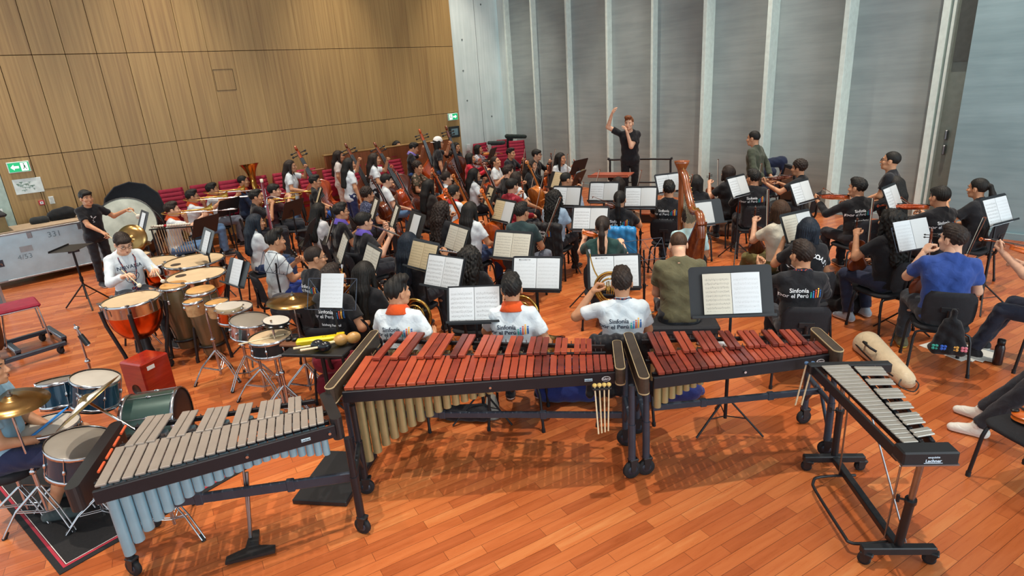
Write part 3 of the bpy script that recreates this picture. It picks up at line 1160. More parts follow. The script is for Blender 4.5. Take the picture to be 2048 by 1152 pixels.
def make_bowed(kind, col):
    """Bottom of the body at the origin, scroll up +Z, belly towards +Y."""
    L, lo, rib, neck, sl = {'violin': (.356, .104, .032, .245, 0), 'viola': (.41, .12, .038, .275, 0), 'cello': (.755, .22, .12, .5, 0), 'double_bass': (1.12, .335, .2, .76, 1)}[kind]
    k = L / .356
    vm = VAR[col]
    root = empty(kind)
    out = _outline(L, lo, sl)
    n = len(out)
    mb = MB()
    arch = .016 * k if kind in ('violin', 'viola') else .035 * k ** .6
    rings = []
    for (sc, dy) in ((0.0, arch), (.35, arch * .93), (.62, arch * .7), (.82, arch * .32), (.95, .002 * k), (1.0, 0)):
        rings.append([(x * sc, rib / 2 + dy, (z - L * .5) * (sc * .98 + .02 if sc < 1 else 1) + L * .5) for x, z in out])
    rings.append([(x, rib / 2 - .003 * k, z) for x, z in out])
    rings.append([(x * .985, rib / 2 - .004 * k, z) for x, z in out])
    m = [[(x, -y, z) for x, y, z in r] for r in rings[::-1]]
    allr = rings + m
    vs = [p for r in allr for p in r]
    fs = [(j * n + i, j * n + (i + 1) % n, (j + 1) * n + (i + 1) % n, (j + 1) * n + i) for j in range(len(allr) - 1) for i in range(n)]
    mb.smooth = True
    mb.add(vs, fs)
    mb.build('body', vm, root)
    yb = rib / 2 + arch
    for s in (-1, 1):
        mb = MB()
        mb.tube(smooth_path([(s * lo * .28, yb * .97, L * .52), (s * lo * .34, yb * .955, L * .49), (s * lo * .36, yb * .94, L * .43), (s * lo * .42, yb * .925, L * .37), (s * lo * .5, yb * .9, L * .35)], 3), .0022 * k, 5)
        mb.build('sound_hole', EBONY, root)
    mb = MB()
    mb.tube([(0, yb - .01 * k, L * .93), (0, yb - .004 * k, L + .02 * k), (0, yb - .012 * k, L + neck * .62)], [.014 * k, .011 * k, .0095 * k], 8)
    h = L + neck * .6
    e = neck * .4
    mb.tube([(0, yb - .012 * k, h), (0, yb - .022 * k, h + e * .5)], [.011 * k, .01 * k], 8)
    mb.tube([(0, yb - .022 * k + .012 * k * math.sin(a) - .004 * k, h + e * .55 + e * .18 - .013 * k * math.cos(a) * (1 - i / 22)) for i, a in enumerate([PI * .17 * j for j in range(16)])], [.0095 * k * (1 - i / 24) for i in range(16)], 7)
    mb.build('neck', vm, root)
    mb = MB()
    mb.add([(-.012 * k, yb + .014 * k, L * .62), (.012 * k, yb + .014 * k, L * .62), (.0085 * k, yb + .001 * k, h), (-.0085 * k, yb + .001 * k, h),
            (-.019 * k, yb + .006 * k, L * .62), (.019 * k, yb + .006 * k, L * .62), (.012 * k, yb - .008 * k, h), (-.012 * k, yb - .008 * k, h)],
           [(0, 1, 2, 3), (4, 7, 6, 5), (0, 4, 5, 1), (1, 5, 6, 2), (2, 6, 7, 3), (3, 7, 4, 0)])
    mb.build('fingerboard', EBONY, root)
    mb = MB()
    mb.prism([(-.008 * k, L * .02), (.008 * k, L * .02), (.02 * k, L * .3), (-.02 * k, L * .3)], .006 * k, axis='y', off=yb - .004 * k)
    mb.build('tailpiece', EBONY, root)
    mb = MB()
    mb.prism([(-.021 * k, -.0), (.021 * k, 0), (.017 * k, .03 * k), (-.017 * k, .03 * k)], .004 * k, Matrix.Translation((0, yb - .012 * k, L * .45)) @ Matrix.Rotation(-PI / 2, 4, 'X') @ Matrix.Rotation(PI, 4, 'Y'), axis='y')
    mb.build('bridge', M('maple', 'd8b070', .6), root)
    mb = MB()
    for i in range(4):
        x = (i - 1.5) * .0075 * k
        mb.tube([(x * 1.1, yb + .004 * k, L * .29), (x * 1.4, yb + .018 * k, L * .45), (x * .7, yb + .003 * k, h)], .0007 * k + .0004, 3)
    mb.build('strings', STR, root)
    for i in range(4):
        s = 1 if i % 2 else -1
        z = h + e * (.12 + .11 * i)
        mb = MB()
        mb.cyl((-s * .012 * k, yb - .018 * k, z), (s * .036 * k, yb - .018 * k, z), .0032 * k, n=6)
        mb.sphere((s * .043 * k, yb - .018 * k, z), (.009 * k, .004 * k, .007 * k), n=8, q=5)
        mb.build('peg', EBONY, root)
    if kind in ('violin', 'viola'):
        mb = MB()
        mb.sphere((-lo * .55, yb - .004, L * .06), (.03, .01, .02), n=10, q=6)
        mb.build('chin_rest', EBONY, root)
    else:
        mb = MB()
        mb.cyl((0, 0, .02), (0, 0, -.24 if kind == 'cello' else -.14), .006, n=8)
        mb.cyl((0, 0, .0), (0, 0, -.03), .016, n=8)
        mb.build('endpin', STEEL, root)
    return root


def make_bow(big=False):
    """Frog at the origin, tip along +Z, hair on +Y."""
    L = .71 if not big else .69
    root = empty('bow')
    t = 1.3 if big else 1.0
    mb = MB()
    mb.tube(smooth_path([(0, 0, -.03), (0, 0, .05), (0, .006, L * .5), (0, -.002, L * .93), (0, -.004, L)], 4), .0036 * t, 6)
    mb.prism([(-.004, 0), (.004, 0), (.003, .024), (-.003, .024)], .012, Matrix.Translation((0, -.004, L - .012)), axis='z')
    mb.build('stick', PERN, root)
    mb = MB()
    mb.box((0, .013, .035), (.011 * t, .02 * t, .045), bev=.003)
    mb.cyl((0, 0, -.045), (0, 0, -.028), .005, n=8)
    mb.build('frog', EBONY, root)
    mb = MB()
    mb.box((0, .021, L * .5 + .02), (.009 * t, .0016, L - .06))
    mb.build('hair', HAIRW, root)
    return root


def held(p, kind, maker, label, cat, m, group=None):
    """Put a thing in a person's hands: m is in that person's frame."""
    return put(kind, maker, label, cat, p['mw'] @ m, group=group)


def line_at(p, a, b, yhint, back=0.0):
    """Frame with +Z from a to b in the person's frame, starting at a - back."""
    a, b = Vector(a), Vector(b)
    z = (b - a).normalized()
    return basis_z(a - z * back, z, yhint)


def hand_c(p, side):
    """Middle of the closed palm."""
    w, e = (p['wrR'], p['elR']) if side == 'R' else (p['wrL'], p['elL'])
    return w + (w - e).normalized() * .075


def violin_rest(key, who, col='red', kind='violin', bow=True, bowdir=(.15, .25, 1), side=0.0):
    p = PEOPLE[key]
    h = hand_c(p, 'L')
    d = Vector((side, .12, 1)).normalized()
    m = basis_z(h + Vector((.012, .0, 0)) - d * .46 * (1.1 if kind == 'viola' else 1), d, (.25, 1, 0))
    held(p, kind + col, lambda: make_bowed(kind, col), '%s held upright by %s' % (kind, who), kind, m)
    if bow:
        r = hand_c(p, 'R')
        held(p, 'bow', make_bow, 'bow held point up by %s' % who, 'bow', basis_z(r, bowdir, (-1, 0, 0)))


def violin_play(key, who, col='red', kind='violin', bow=True, up=0.0):
    p = PEOPLE[key]
    h = hand_c(p, 'L') + Vector((.0, 0, .03))
    t = p['mid'] + Vector((-.075, .1, .075))
    d = (h - t).normalized()
    m = basis_z(t, d, (.25, .1, 1))
    held(p, kind + col, lambda: make_bowed(kind, col), '%s tucked under the chin of %s' % (kind, who), kind, m)
    if bow:
        r = hand_c(p, 'R')
        tgt = t + d * .2 + Vector((-.02, 0, .055))
        held(p, 'bow', make_bow, 'bow drawn by %s' % who, 'bow', basis_z(r, tgt - r, (0, 0, -1)))


def cello_for(key, who, col='red', bow=True, off=(0, 0, 0), tilt=(-.14, -.3, 1), bowdir=(-1, .35, .15), turn=(0, 1, 0)):
    p = PEOPLE[key]
    d = Vector(tilt).normalized()
    b = Vector((.04, .5, .27)) + Vector(off)
    held(p, 'cello' + col, lambda: make_bowed('cello', col), 'cello leaning between the knees of %s' % who, 'cello', basis_z(b, d, turn))
    if bow:
        held(p, 'cellobow', lambda: make_bow(True), 'cello bow in the hand of %s' % who, 'bow', basis_z(hand_c(p, 'R'), bowdir, (0, -1, 0)))


def bass_for(label, foot, scroll, col='brown', face=(0, 1)):
    """Double bass from its endpin on the floor to its scroll."""
    a, b = Vector(foot), Vector(scroll)
    d = (b - a).normalized()
    return put('double_bass' + col, lambda: make_bowed('double_bass', col), label, 'double bass', basis_z(a + d * .14, d, (face[0], face[1], 0)))


def make_harp():
    root = empty('concert_harp')
    gold = wood('harp_maple', '5a2410', '8f4a20', .25, (30, 30, 3), .5)
    mb = MB()
    mb.lathe([(.0, .0), (.06, .0), (.065, .05), (.05, .07), (.034, .12), (.031, 1.5), (.036, 1.58), (.05, 1.64), (.078, 1.7), (.09, 1.74), (.0, 1.745)], 20, Matrix.Translation((0, .42, .08)))
    mb.build('column', gold, root)
    mb = MB()
    nk = smooth_path([(0, .42, 1.72), (0, .28, 1.66), (0, .1, 1.48), (0, -.06, 1.36), (0, -.2, 1.34), (0, -.33, 1.36), (0, -.41, 1.3), (0, -.44, 1.22), (0, -.45, 1.12)], 5)
    for s in (-.012, .012):
        mb.tube([(p.x + s, p.y, p.z) for p in nk], .034, 8)
    mb.build('neck', gold, root)
    mb = MB()
    for i in range(9):
        pass
    a, b = Vector((0, .34, .16)), Vector((0, -.42, 1.3))
    d = b - a
    q = []
    for i in range(13):
        t = i / 12
        c = a + d * t
        w = .23 * (1 - t) + .06 * t
        nrm = Vector((0, d.z, -d.y)).normalized()
        q.append([tuple(c + Vector((w * math.cos(an), 0, 0)) + nrm * (-.02 - w * .75 * math.sin(an))) for an in [PI * j / 10 for j in range(11)]])
    vs = [p for r in q for p in r]
    fs = [(i * 11 + j, i * 11 + j + 1, i * 11 + j + 12, i * 11 + j + 11) for i in range(12) for j in range(10)]
    fs += [(i * 11, i * 11 + 11, i * 11 + 21, i * 11 + 10) for i in range(12)]
    fs += [tuple(range(11)), tuple(range(132, 143))[::-1]]
    mb.smooth = True
    mb.add(vs, fs)
    mb.build('soundbox', gold, root)
    mb = MB()
    mb.box((0, .34, .05), (.4, .36, .1), bev=.03)
    mb.build('base', gold, root)
    mb = MB()
    for i in range(40):
        t = .06 + .9 * i / 39
        lo = a + d * t
        hi = nk[min(len(nk) - 1, int((1 - t) * 0 + (len(nk) - 1) * t))]
        mb.tube([tuple(lo), (0.02, hi.y, hi.z)], .0012, 3)
    mb.build('strings', M('gut_string', 'd8c8a0', .5), root)
    mb = MB()
    for i in range(40):
        t = .06 + .9 * i / 39
        hi = nk[min(len(nk) - 1, int((len(nk) - 1) * t))]
        mb.cyl((.02, hi.y, hi.z - .01), (.055, hi.y, hi.z - .01), .004, n=5)
        mb.cyl((.0, hi.y + .004, hi.z + .03), (.0, hi.y + .004, hi.z + .055), .004, n=5)
    mb.build('tuning_pins', BRASS, root)
    return root


# ------------------------------------------------------------------ woodwind and brass
SILV = M('silver_plate', 'd2d3d6', .2, 1.0, .04)
GREN = M('grenadilla', '17130f', .35)
MAROON = wood('maroon_maple', '5c1018', '8d1c2a', .25, (30, 30, 3), .4)


def bell(mb, r0, r1, L, m, e=3.2, n=24, thick=.0012):
    pr = [(r0 + (r1 - r0) * (i / 14) ** e, L * i / 14) for i in range(15)]
    pr += [(r1 + .002, L + .001)]
    pr += [(r - thick, z - .0005) for r, z in pr[::-1][1:]]
    mb.lathe(pr, n, m)


def keys(root, L, r, n, mat=SILV):
    mb = MB()
    mb.cyl((r + .006, .004, L * .15), (r + .006, .004, L * .92), .002, n=6)
    for i in range(n):
        z = L * (.2 + .7 * i / n)
        mb.cyl((0, r + .001, z), (0, r + .006, z), .0075, n=10)
        mb.tube([(0, r + .005, z), (r + .006, .004, z + .004)], .0018, 4)
    mb.build('keywork', mat, root)


def make_flute():
    root = empty('flute')
    mb = MB(); mb.cyl((0, 0, -.08), (0, 0, .6), .0095, n=12); mb.cyl((0, .0, -.09), (0, 0, -.08), .0105, n=12)
    mb.build('tube', SILV, root)
    mb = MB(); mb.sphere((0, .008, .0), (.013, .006, .018), n=10, q=6)
    mb.build('lip_plate', SILV, root)
    keys(root, .6, .0095, 12)
    return root


def make_clarinet(L=.62, br=.03):
    root = empty('clarinet')
    mb = MB(); mb.cyl((0, 0, .06), (0, 0, L * .86), .0135, .0145, n=12)
    for z in (.13, L * .48, L * .86): mb.cyl((0, 0, z - .01), (0, 0, z + .01), .017, n=12)
    mb.build('tube', GREN, root)
    mb = MB(); mb.cyl((0, 0, -.02), (0, 0, .07), .006, .012, n=10); mb.build('mouthpiece', EBONY, root)
    mb = MB(); bell(mb, .0145, br, L * .16, Matrix.Translation((0, 0, L * .86)), 2.5); mb.build('bell', GREN, root)
    keys(root, L * .9, .014, 11)
    return root


def make_oboe():
    return make_clarinet(.6, .02)


def make_bassoon():
    root = empty('bassoon')
    mb = MB()
    mb.cyl((-.02, 0, 0), (-.02, 0, .44), .022, n=14); mb.cyl((.022, 0, 0), (.022, 0, .44), .02, n=14)
    mb.build('boot', MAROON, root)
    mb = MB(); mb.cyl((-.02, 0, .44), (-.02, 0, 1.28), .02, .017, n=14); mb.build('long_joint', MAROON, root)
    mb = MB(); mb.cyl((.022, 0, .44), (.022, 0, .92), .016, .014, n=12); mb.build('wing_joint', MAROON, root)
    mb = MB(); mb.lathe([(.021, 1.26), (.023, 1.3), (.019, 1.3), (.018, 1.25)], 14, Matrix.Translation((-.02, 0, 0))); mb.build('bell_ring', M('ivory_ring', 'd8cfb8', .4), root)
    mb = MB(); mb.tube(smooth_path([(.022, 0, .92), (.024, .005, .99), (.05, .05, 1.03), (.1, .13, 1.0), (.15, .2, .96)], 5), .004, 8); mb.build('crook', SILV, root)
    mb = MB()
    for i in range(9):
        z = .1 + .12 * i
        mb.cyl((-.02, .022, z), (-.02, .028, z), .01, n=8)
        mb.cyl((.03, .012, z), (.03, .012, z + .09), .0025, n=5)
    for z in (.02, .44, .9): mb.lathe([(.026, z - .01), (.026, z + .01)], 14, Matrix.Translation((-.02, 0, 0)))
    mb.build('keywork', SILV, root)
    return root


def make_trumpet(mat=None):
    mat = mat or BRASS
    root = empty('trumpet')
    mb = MB()
    mb.tube([(0, 0, .02), (0, 0, .3)], .0062, 8)
    bend = [(0, 0, .3)] + [(0, -.02 + .02 * math.cos(a), .3 + .03 * math.sin(a)) for a in [PI * i / 8 for i in range(1, 8)]] + [(0, -.04, .3), (0, -.055, .16)]
    mb.tube(bend, .006, 8)
    mb.tube([(0, -.055, .16), (0, -.05, .1), (0, -.03, .08), (.0, .0, .09), (0, .012, .14), (0, .012, .27)], .006, 8)
    mb.build('tubing', mat, root)
    mb = MB(); bell(mb, .0062, .061, .24, Matrix.Translation((0, .012, .26)), 4); mb.build('bell', mat, root)
    mb = MB(); mb.lathe([(.013, -.035), (.013, -.028), (.006, -.01), (.0055, .03)], 12); mb.build('mouthpiece', SILV, root)
    for i in range(3):
        mb = MB(); mb.cyl((0.008, -.075, .14 + .027 * i), (0.008, .02, .14 + .027 * i), .0095, n=12); mb.cyl((.008, .02, .14 + .027 * i), (.008, .05, .14 + .027 * i), .003, n=6); mb.cyl((.008, .05, .14 + .027 * i), (.008, .054, .14 + .027 * i), .008, n=8)
        mb.build('valve', mat, root)
    return root


def make_trombone():
    root = empty('trombone')
    mb = MB()
    for x in (-.0, .085): mb.tube([(x, 0, .05), (x, 0, .78)], .0065, 8)
    mb.tube([(.0425 + .0425 * math.cos(a), 0, .78 + .045 * math.sin(a)) for a in [PI * i / 10 for i in range(11)]], .0075, 8)
    mb.tube([(0, 0, .13), (.085, 0, .13)], .005, 6); mb.tube([(0, 0, .3), (.085, 0, .3)], .005, 6)
    mb.build('slide', SILV, root)
    mb = MB()
    mb.tube([(.085, 0, .05), (.085, 0, -.24)], .007, 8)
    mb.tube([(-.0 + .0 + .085 - .06 + .06 * math.cos(a) - .0, -.02 * math.sin(a / 2), -.24 - .07 * math.sin(a)) for a in [PI * i / 10 for i in range(11)]], .008, 8)
    mb.tube([(-.035, -.02, -.24), (-.035, -.02, .15)], [.008, .012], 8)
    mb.build('tuning_slide', BRASS, root)
    mb = MB(); bell(mb, .012, .11, .32, Matrix.Translation((-.035, -.02, .13)), 3.4); mb.build('bell', BRASS, root)
    mb = MB(); mb.lathe([(.016, -.03), (.016, -.02), (.007, .0), (.0065, .06)], 12); mb.build('mouthpiece', SILV, root)
    return root


def make_horn():
    """Coil in local XZ, bell opening towards +X/-Z."""
    root = empty('french_horn')
    mb = MB()
    for r, y, tr in ((.15, 0, .0105), (.125, .022, .008), (.1, -.02, .008), (.142, .02, .008)):
        mb.tube([(r * math.cos(a), y, r * math.sin(a)) for a in [2 * PI * i / 32 for i in range(32)]], tr, 8, closed=True)
    mb.tube(smooth_path([(-.12, .0, .1), (-.16, .03, .15), (-.2, .08, .22), (-.22, .12, .27)], 5), [.007 - .0001 * i for i in range(16)], 7)
    for i in range(3):
        x = -.05 + .04 * i
        mb.tube([(x, .03, -.06), (x, .03, .05), (x + .018, .03, .06), (x + .018, .03, -.06)], .0055, 6)
    mb.build('coil', BRASS, root)
    mb = MB()
    m = Matrix.Translation((.1, -.02, -.11)) @ Vector((1, -.35, -.75)).to_track_quat('Z', 'Y').to_matrix().to_4x4()
    bell(mb, .02, .155, .26, m, 2.6, 32)
    mb.build('bell', BRASS, root)
    mb = MB()
    for i in range(3): mb.cyl((-.07 + .04 * i, -.0, .0), (-.07 + .04 * i, .045, .0), .017, n=12)
    mb.build('rotary_valves', BRASS, root)
    mb = MB(); mb.cyl((-.22, .12, .27), (-.235, .145, .3), .006, .012, n=10); mb.build('mouthpiece', SILV, root)
    return root


def make_tuba():
    root = empty('tuba')
    mb = MB(); bell(mb, .06, .2, .55, Matrix.Translation((0, 0, .5)), 3.5, 32, .002); mb.build('bell', BRASS, root)
    mb = MB()
    mb.tube(smooth_path([(0, 0, .5), (0, 0, .2), (.04, 0, .06), (.16, 0, .0), (.27, 0, .08), (.3, 0, .25), (.3, 0, .55), (.26, 0, .68), (.2, 0, .7), (.16, 0, .6), (.16, 0, .3)], 6), [.06 - .00065 * i for i in range(61)], 14)
    mb.build('bow_tubing', BRASS, root)
    mb = MB()
    for i in range(4):
        mb.cyl((.1 + .0 * i, .07, .2 + .06 * i), (.2, .07, .2 + .06 * i), .014, n=10)
        mb.tube([(.12, .09, .2 + .06 * i), (.24, .09, .2 + .06 * i), (.24, .09, .23 + .06 * i), (.12, .09, .23 + .06 * i)], .009, 7)
    mb.build('valve_section', BRASS, root)
    mb = MB(); mb.tube(smooth_path([(.12, .08, .45), (.05, .1, .55), (-.06, .02, .62), (-.1, -.1, .63)], 5), .008, 8); mb.lathe([(.016, 0), (.008, .04)], 10, Matrix.Translation((-.1, -.13, .63)) @ Matrix.Rotation(-PI / 2, 4, 'X')); mb.build('leadpipe', BRASS, root)
    return root


def mouth(p, fwd=.105, z=-.066):
    return p['hm'] @ Vector((0, fwd, z))


def wind_for(key, kind, who):
    p = PEOPLE[key]
    mo = mouth(p)
    if kind == 'flute':
        m = basis_z(mo + Vector((0, .0, .0)), Vector((1, .12, -.12)), (0, .4, 1))
        return held(p, 'flute', make_flute, 'silver flute held sideways by %s' % who, 'flute', m)
    if kind in ('clarinet', 'oboe'):
        h = (hand_c(p, 'R') + hand_c(p, 'L')) / 2
        m = basis_z(mo, h - mo, (0, 1, .5))
        return held(p, kind, make_clarinet if kind == 'clarinet' else make_oboe, 'black %s played by %s' % (kind, who), kind, m)
    if kind == 'bassoon':
        m = basis_z(Vector((.22, .2, .5)), Vector((-.32, .08, 1)), (0, 1, 0))
        return held(p, 'bassoon', make_bassoon, 'dark red bassoon held by %s' % who, 'bassoon', m)
    if kind == 'trumpet':
        m = basis_z(mo + Vector((0, .03, 0)), Vector((0, 1, -.08)), (0, 0, 1))
        return held(p, 'trumpet', make_trumpet, 'brass trumpet raised by %s' % who, 'trumpet', m)
    if kind == 'trombone':
        m = basis_z(mo + Vector((0, .03, 0)), Vector((.06, 1, -.06)), (0, 0, -1))
        return held(p, 'trombone', make_trombone, 'trombone held up by %s' % who, 'trombone', m)
    if kind == 'tuba':
        m = basis_z(Vector((-.02, .3, .5)), Vector((-.08, -.05, 1)), (0, 1, 0))
        return held(p, 'tuba', make_tuba, 'upright brass tuba in front of %s' % who, 'tuba', m)
    if kind == 'horn':
        l, r = hand_c(p, 'L'), hand_c(p, 'R')
        m = Matrix.Translation((l + r) / 2 + Vector((0, .02, .02))) @ Matrix.Rotation(math.radians(-18), 4, 'Z')
        return held(p, 'french_horn', make_horn, 'french horn held by %s' % who, 'french horn', m)


# ------------------------------------------------------------------ percussion
ROSE = None


def _rosewood():
    k = NT('rosewood_bar')
    co = k.coord('Object', scale=(7, 7, 7))
    nz = k.n('ShaderNodeTexNoise', Scale=1.0, Detail=5.0, Roughness=.55, Distortion=.6)
    k.l(co, nz.inputs['Vector'])
    oi = k.n('ShaderNodeObjectInfo')
    f = k.math('ADD', k.math('MULTIPLY', nz.outputs['Fac'], .55), k.math('MULTIPLY', oi.outputs['Random'], .5))
    r = k.ramp([(.2, lin('521f19')), (.5, lin('8c3625')), (.85, lin('ae4e2e'))], f)
    k.l(r.outputs[0], k.b.inputs['Base Color'])
    k.b.inputs['Roughness'].default_value = .38
    k.b.inputs['Coat Weight'].default_value = .15
    _MATS['rosewood_bar'] = k.m
    return k.m


ROSE = _rosewood()
ALU = M('satin_alloy_bar', 'a0958b', .42, .35, .03)
RESO_TAN = M('champagne_tube', '9d9168', .35, .35, .04)
RESO_BLUE = M('pale_blue_tube', '86abba', .35, .25, .03)
ENDB = wood('dark_wood_end', '2c241d', '43372c', .4, (30, 3, 30))
CREAM = M('cream_edging', 'b9a27a', .5)
FRAME = M('charcoal_frame', '1b1d23', .42, .2, .05)
CALF = M('calfskin_head', 'c4ab88', .6, 0, .05, 5)
MYLAR = M('coated_head', 'c0b9ad', .5, 0, .05, 4)
CLEAR = M('smoky_head', '8d867c', .28, 0, .05, 4)
COPPER = M('copper_bowl', 'd0602c', .22, 1.0, .12, 5)
MAPLEM = wood('pale_mallet_wood', 'd2bd92', 'e8d6b2', .45)
BRONZE = M('bronze_cymbal', 'a08050', .26, 1.0, .08, 8)


def V2(p, z): return Vector((p[0], p[1], z))


def caster(parent, p, r=.06, ang=0.0, mat=None):
    """Swivel wheel with its fork; p is the floor point."""
    m = Matrix.Translation((p[0], p[1], r)) @ Matrix.Rotation(ang, 4, 'Z')
    mb = MB()
    mb.lathe([(r * .5, -.016), (r * .92, -.016), (r, -.01), (r, .01), (r * .92, .016), (r * .5, .016)], 20, m @ Matrix.Rotation(PI / 2, 4, 'X'))
    w = mb.build('caster', RUB, parent)
    mb = MB()
    mb.lathe([(0, -.019), (r * .55, -.017), (r * .55, .017), (0, .019)], 16, m @ Matrix.Rotation(PI / 2, 4, 'X'))
    mb.build('hub', GREYM, w)
    mb = MB()
    for s in (-1, 1):
        mb.prism([(-.015, -.01), (.015, -.01), (.04, r * 1.15), (-.02, r * 1.15)], .006, m, axis='y', off=s * .022 - .003)
    mb.box((.01, 0, r * 1.2), (.07, .055, .02), m, bev=.006)
    mb.build('fork', BLKP, w)


def end_board(parent, a, b, z, w=.075, h=.15, dark=None):
    """Stadium-shaped end board of a mallet instrument with cream edging."""
    a, b = V2(a, z), V2(b, z)
    d = (b - a); L = d.length
    m = Matrix.Translation(a) @ Matrix.Rotation(math.atan2(d.y, d.x), 4, 'Z')
    r = w / 2
    st = lambda r: [(r + (L - 2 * r + 0) * 0 + -r * math.cos(t) if 0 else (w / 2 - r * math.sin(t)), r * math.cos(t)) for t in [PI * i / 8 for i in range(9)]] + [(L - w / 2 + r * math.sin(t), -r * math.cos(t)) for t in [PI * i / 8 for i in range(9)]]
    mb = MB(); mb.prism(st(r), -h, m, off=0)
    e = mb.build('end_board', dark or ENDB, parent)
    mb = MB()
    for zz in (.0, -h + .012):
        o, i = st(r + .002), st(r - .002)
        n = len(o)
        vs = [(x, y, zz + .002) for x, y in o] + [(x, y, zz + .002) for x, y in i] + [(x, y, zz - .006) for x, y in o]
        mb.add(vs, [(k, (k + 1) % n, n + (k + 1) % n, n + k) for k in range(n)] + [(k, (k + 1) % n, 2 * n + (k + 1) % n, 2 * n + k) for k in range(n)], m)
    if dark is None: mb.build('edging', CREAM, e)
    return e


def mallet_keyboard(name, label, cat, start, n, nf, nb, af, ab, z, mat, barw, th, reso=None, rmat=None, rr=(.03, .016), raise_=.03):
    """nf/nb: front and back ends (low, high) of the natural bars; af/ab: the same for the accidentals."""
    c = Vector(((nf[0][0] + nf[1][0]) / 2, (nf[0][1] + nf[1][1]) / 2, 0))
    root = empty(name, c, 0, label, cat)
    L = lambda p, q, t: Vector((p[0] + (q[0] - p[0]) * t - c.x, p[1] + (q[1] - p[1]) * t - c.y, 0))
    ws = np.linspace(barw[0], barw[1], n)
    edge = np.concatenate([[0], np.cumsum(ws)]); tot = edge[-1]
    leng = (Vector(nf[1]) - Vector(nf[0])).length
    names = 'CDEFGAB'
    k0 = names.index(start)
    for i in range(n):
        t = (edge[i] + ws[i] / 2) / tot
        a, b = L(nf[0], nf[1], t), L(nb[0], nb[1], t)
        w = ws[i] / tot * leng * .86
        m = basis((a + b) / 2 + Vector((0, 0, z - th / 2)), b - a)
        mb = MB(); mb.box((0, 0, 0), (w, (b - a).length, th), m, bev=.003); mb.build('bar', mat, root)
        if reso:
            ln = reso(i)
            if ln > .02:
                r = rr[0] + (rr[1] - rr[0]) * i / n
                q = a + (b - a) * (.32 if mat is ROSE else .2)
                mb = MB()
                mb.cyl((q.x, q.y, z - th - .03), (q.x, q.y, z - th - .03 - ln), r, n=18)
                mb.build('resonator', rmat, root)
        if i < n - 1 and names[(k0 + i) % 7] in 'CDFGA':
            t2 = edge[i + 1] / tot
            a, b = L(af[0], af[1], t2), L(ab[0], ab[1], t2)
            w2 = (ws[i] + ws[i + 1]) / 2 / tot * leng * .8
            m = basis((a + b) / 2 + Vector((0, 0, z + raise_ - th / 2)), b - a)
            mb = MB(); mb.box((0, 0, 0), (w2, (b - a).length, th), m, bev=.003); mb.build('bar', mat, root)
            if reso and reso(i) > .02:
                q = a + (b - a) * .6
                mb = MB(); mb.cyl((q.x, q.y, z - th - .03), (q.x, q.y, z - th - .03 - reso(i) * .92), rr[0] * .85, n=14); mb.build('resonator', rmat, root)
    # bar supports: rails with little posts
    for (p, q, zz, f) in ((nf, nb, z, .2), (nf, nb, z, .8), (af, ab, z + raise_, .2), (af, ab, z + raise_, .8)):
        a = L(p[0], p[1], -.02) * (1 - f) + L(q[0], q[1], -.02) * f
        b = L(p[0], p[1], 1.02) * (1 - f) + L(q[0], q[1], 1.02) * f
        mb = MB()
        m = basis((a + b) / 2 + Vector((0, 0, zz - th - .022)), b - a)
        mb.box((0, 0, 0), (.022, (b - a).length, .03), m, bev=.003)
        o = mb.build('rail', FRAME, root)
        mb = MB()
        for i in range(n + 1):
            t = edge[i] / tot
            r = a + (b - a) * (t * .965 + .017)
            mb.cyl((r.x, r.y, zz - th - .01), (r.x, r.y, zz - .006), .0035, n=6)
        mb.build('bar_posts', STEEL, o)
    return root, c


def leg_pair(root, c, f, b, z, lean=.0, wheel=.06, mat=None, top=None):
    """Legs with casters under the front point f and back point b, joined low down."""
    mat = mat or GREYM
    for p in (f, b):
        q = V2(p, 0) - Vector((c.x, c.y, 0))
        mb = MB()
        mb.tube([(q.x, q.y, z - .14), (q.x, q.y, .42)], .022, 10)
        mb.tube([(q.x, q.y, .45), (q.x, q.y, .2), (q.x + .0, q.y, wheel * 2.2)], .027, 10)
        mb.build('leg', mat, root)
        caster(root, (q.x, q.y), wheel, random.uniform(-.6, .6) + 1.0)
    a, d = V2(f, .43) - Vector((c.x, c.y, 0)), V2(b, .43) - Vector((c.x, c.y, 0))
    mb = MB(); mb.tube([a, d], .02, 8); mb.build('stretcher', mat, root)
    for p, e in ((a, d), (d, a)):
        mb = MB(); mb.tube([p + Vector((0, 0, -.22)), p + (e - p) * .45 + Vector((0, 0, .02))], .013, 7); mb.build('brace', mat, root)


def crossbeam(root, c, a, b, z, w=.05, mat=None):
    a, b = V2(a, z) - Vector((c.x, c.y, 0)), V2(b, z) - Vector((c.x, c.y, 0))
    mb = MB(); mb.box((0, 0, 0), (.03, (b - a).length, w), basis((a + b) / 2, b - a), bev=.006)
    d = b - a
    for t in (.3, .7):
        mb.box((0, 0, 0), (.038, .05, w * 1.25), basis(a + d * t, d), bev=.005)
    mb.build('crossbeam', mat or GREYM, root)


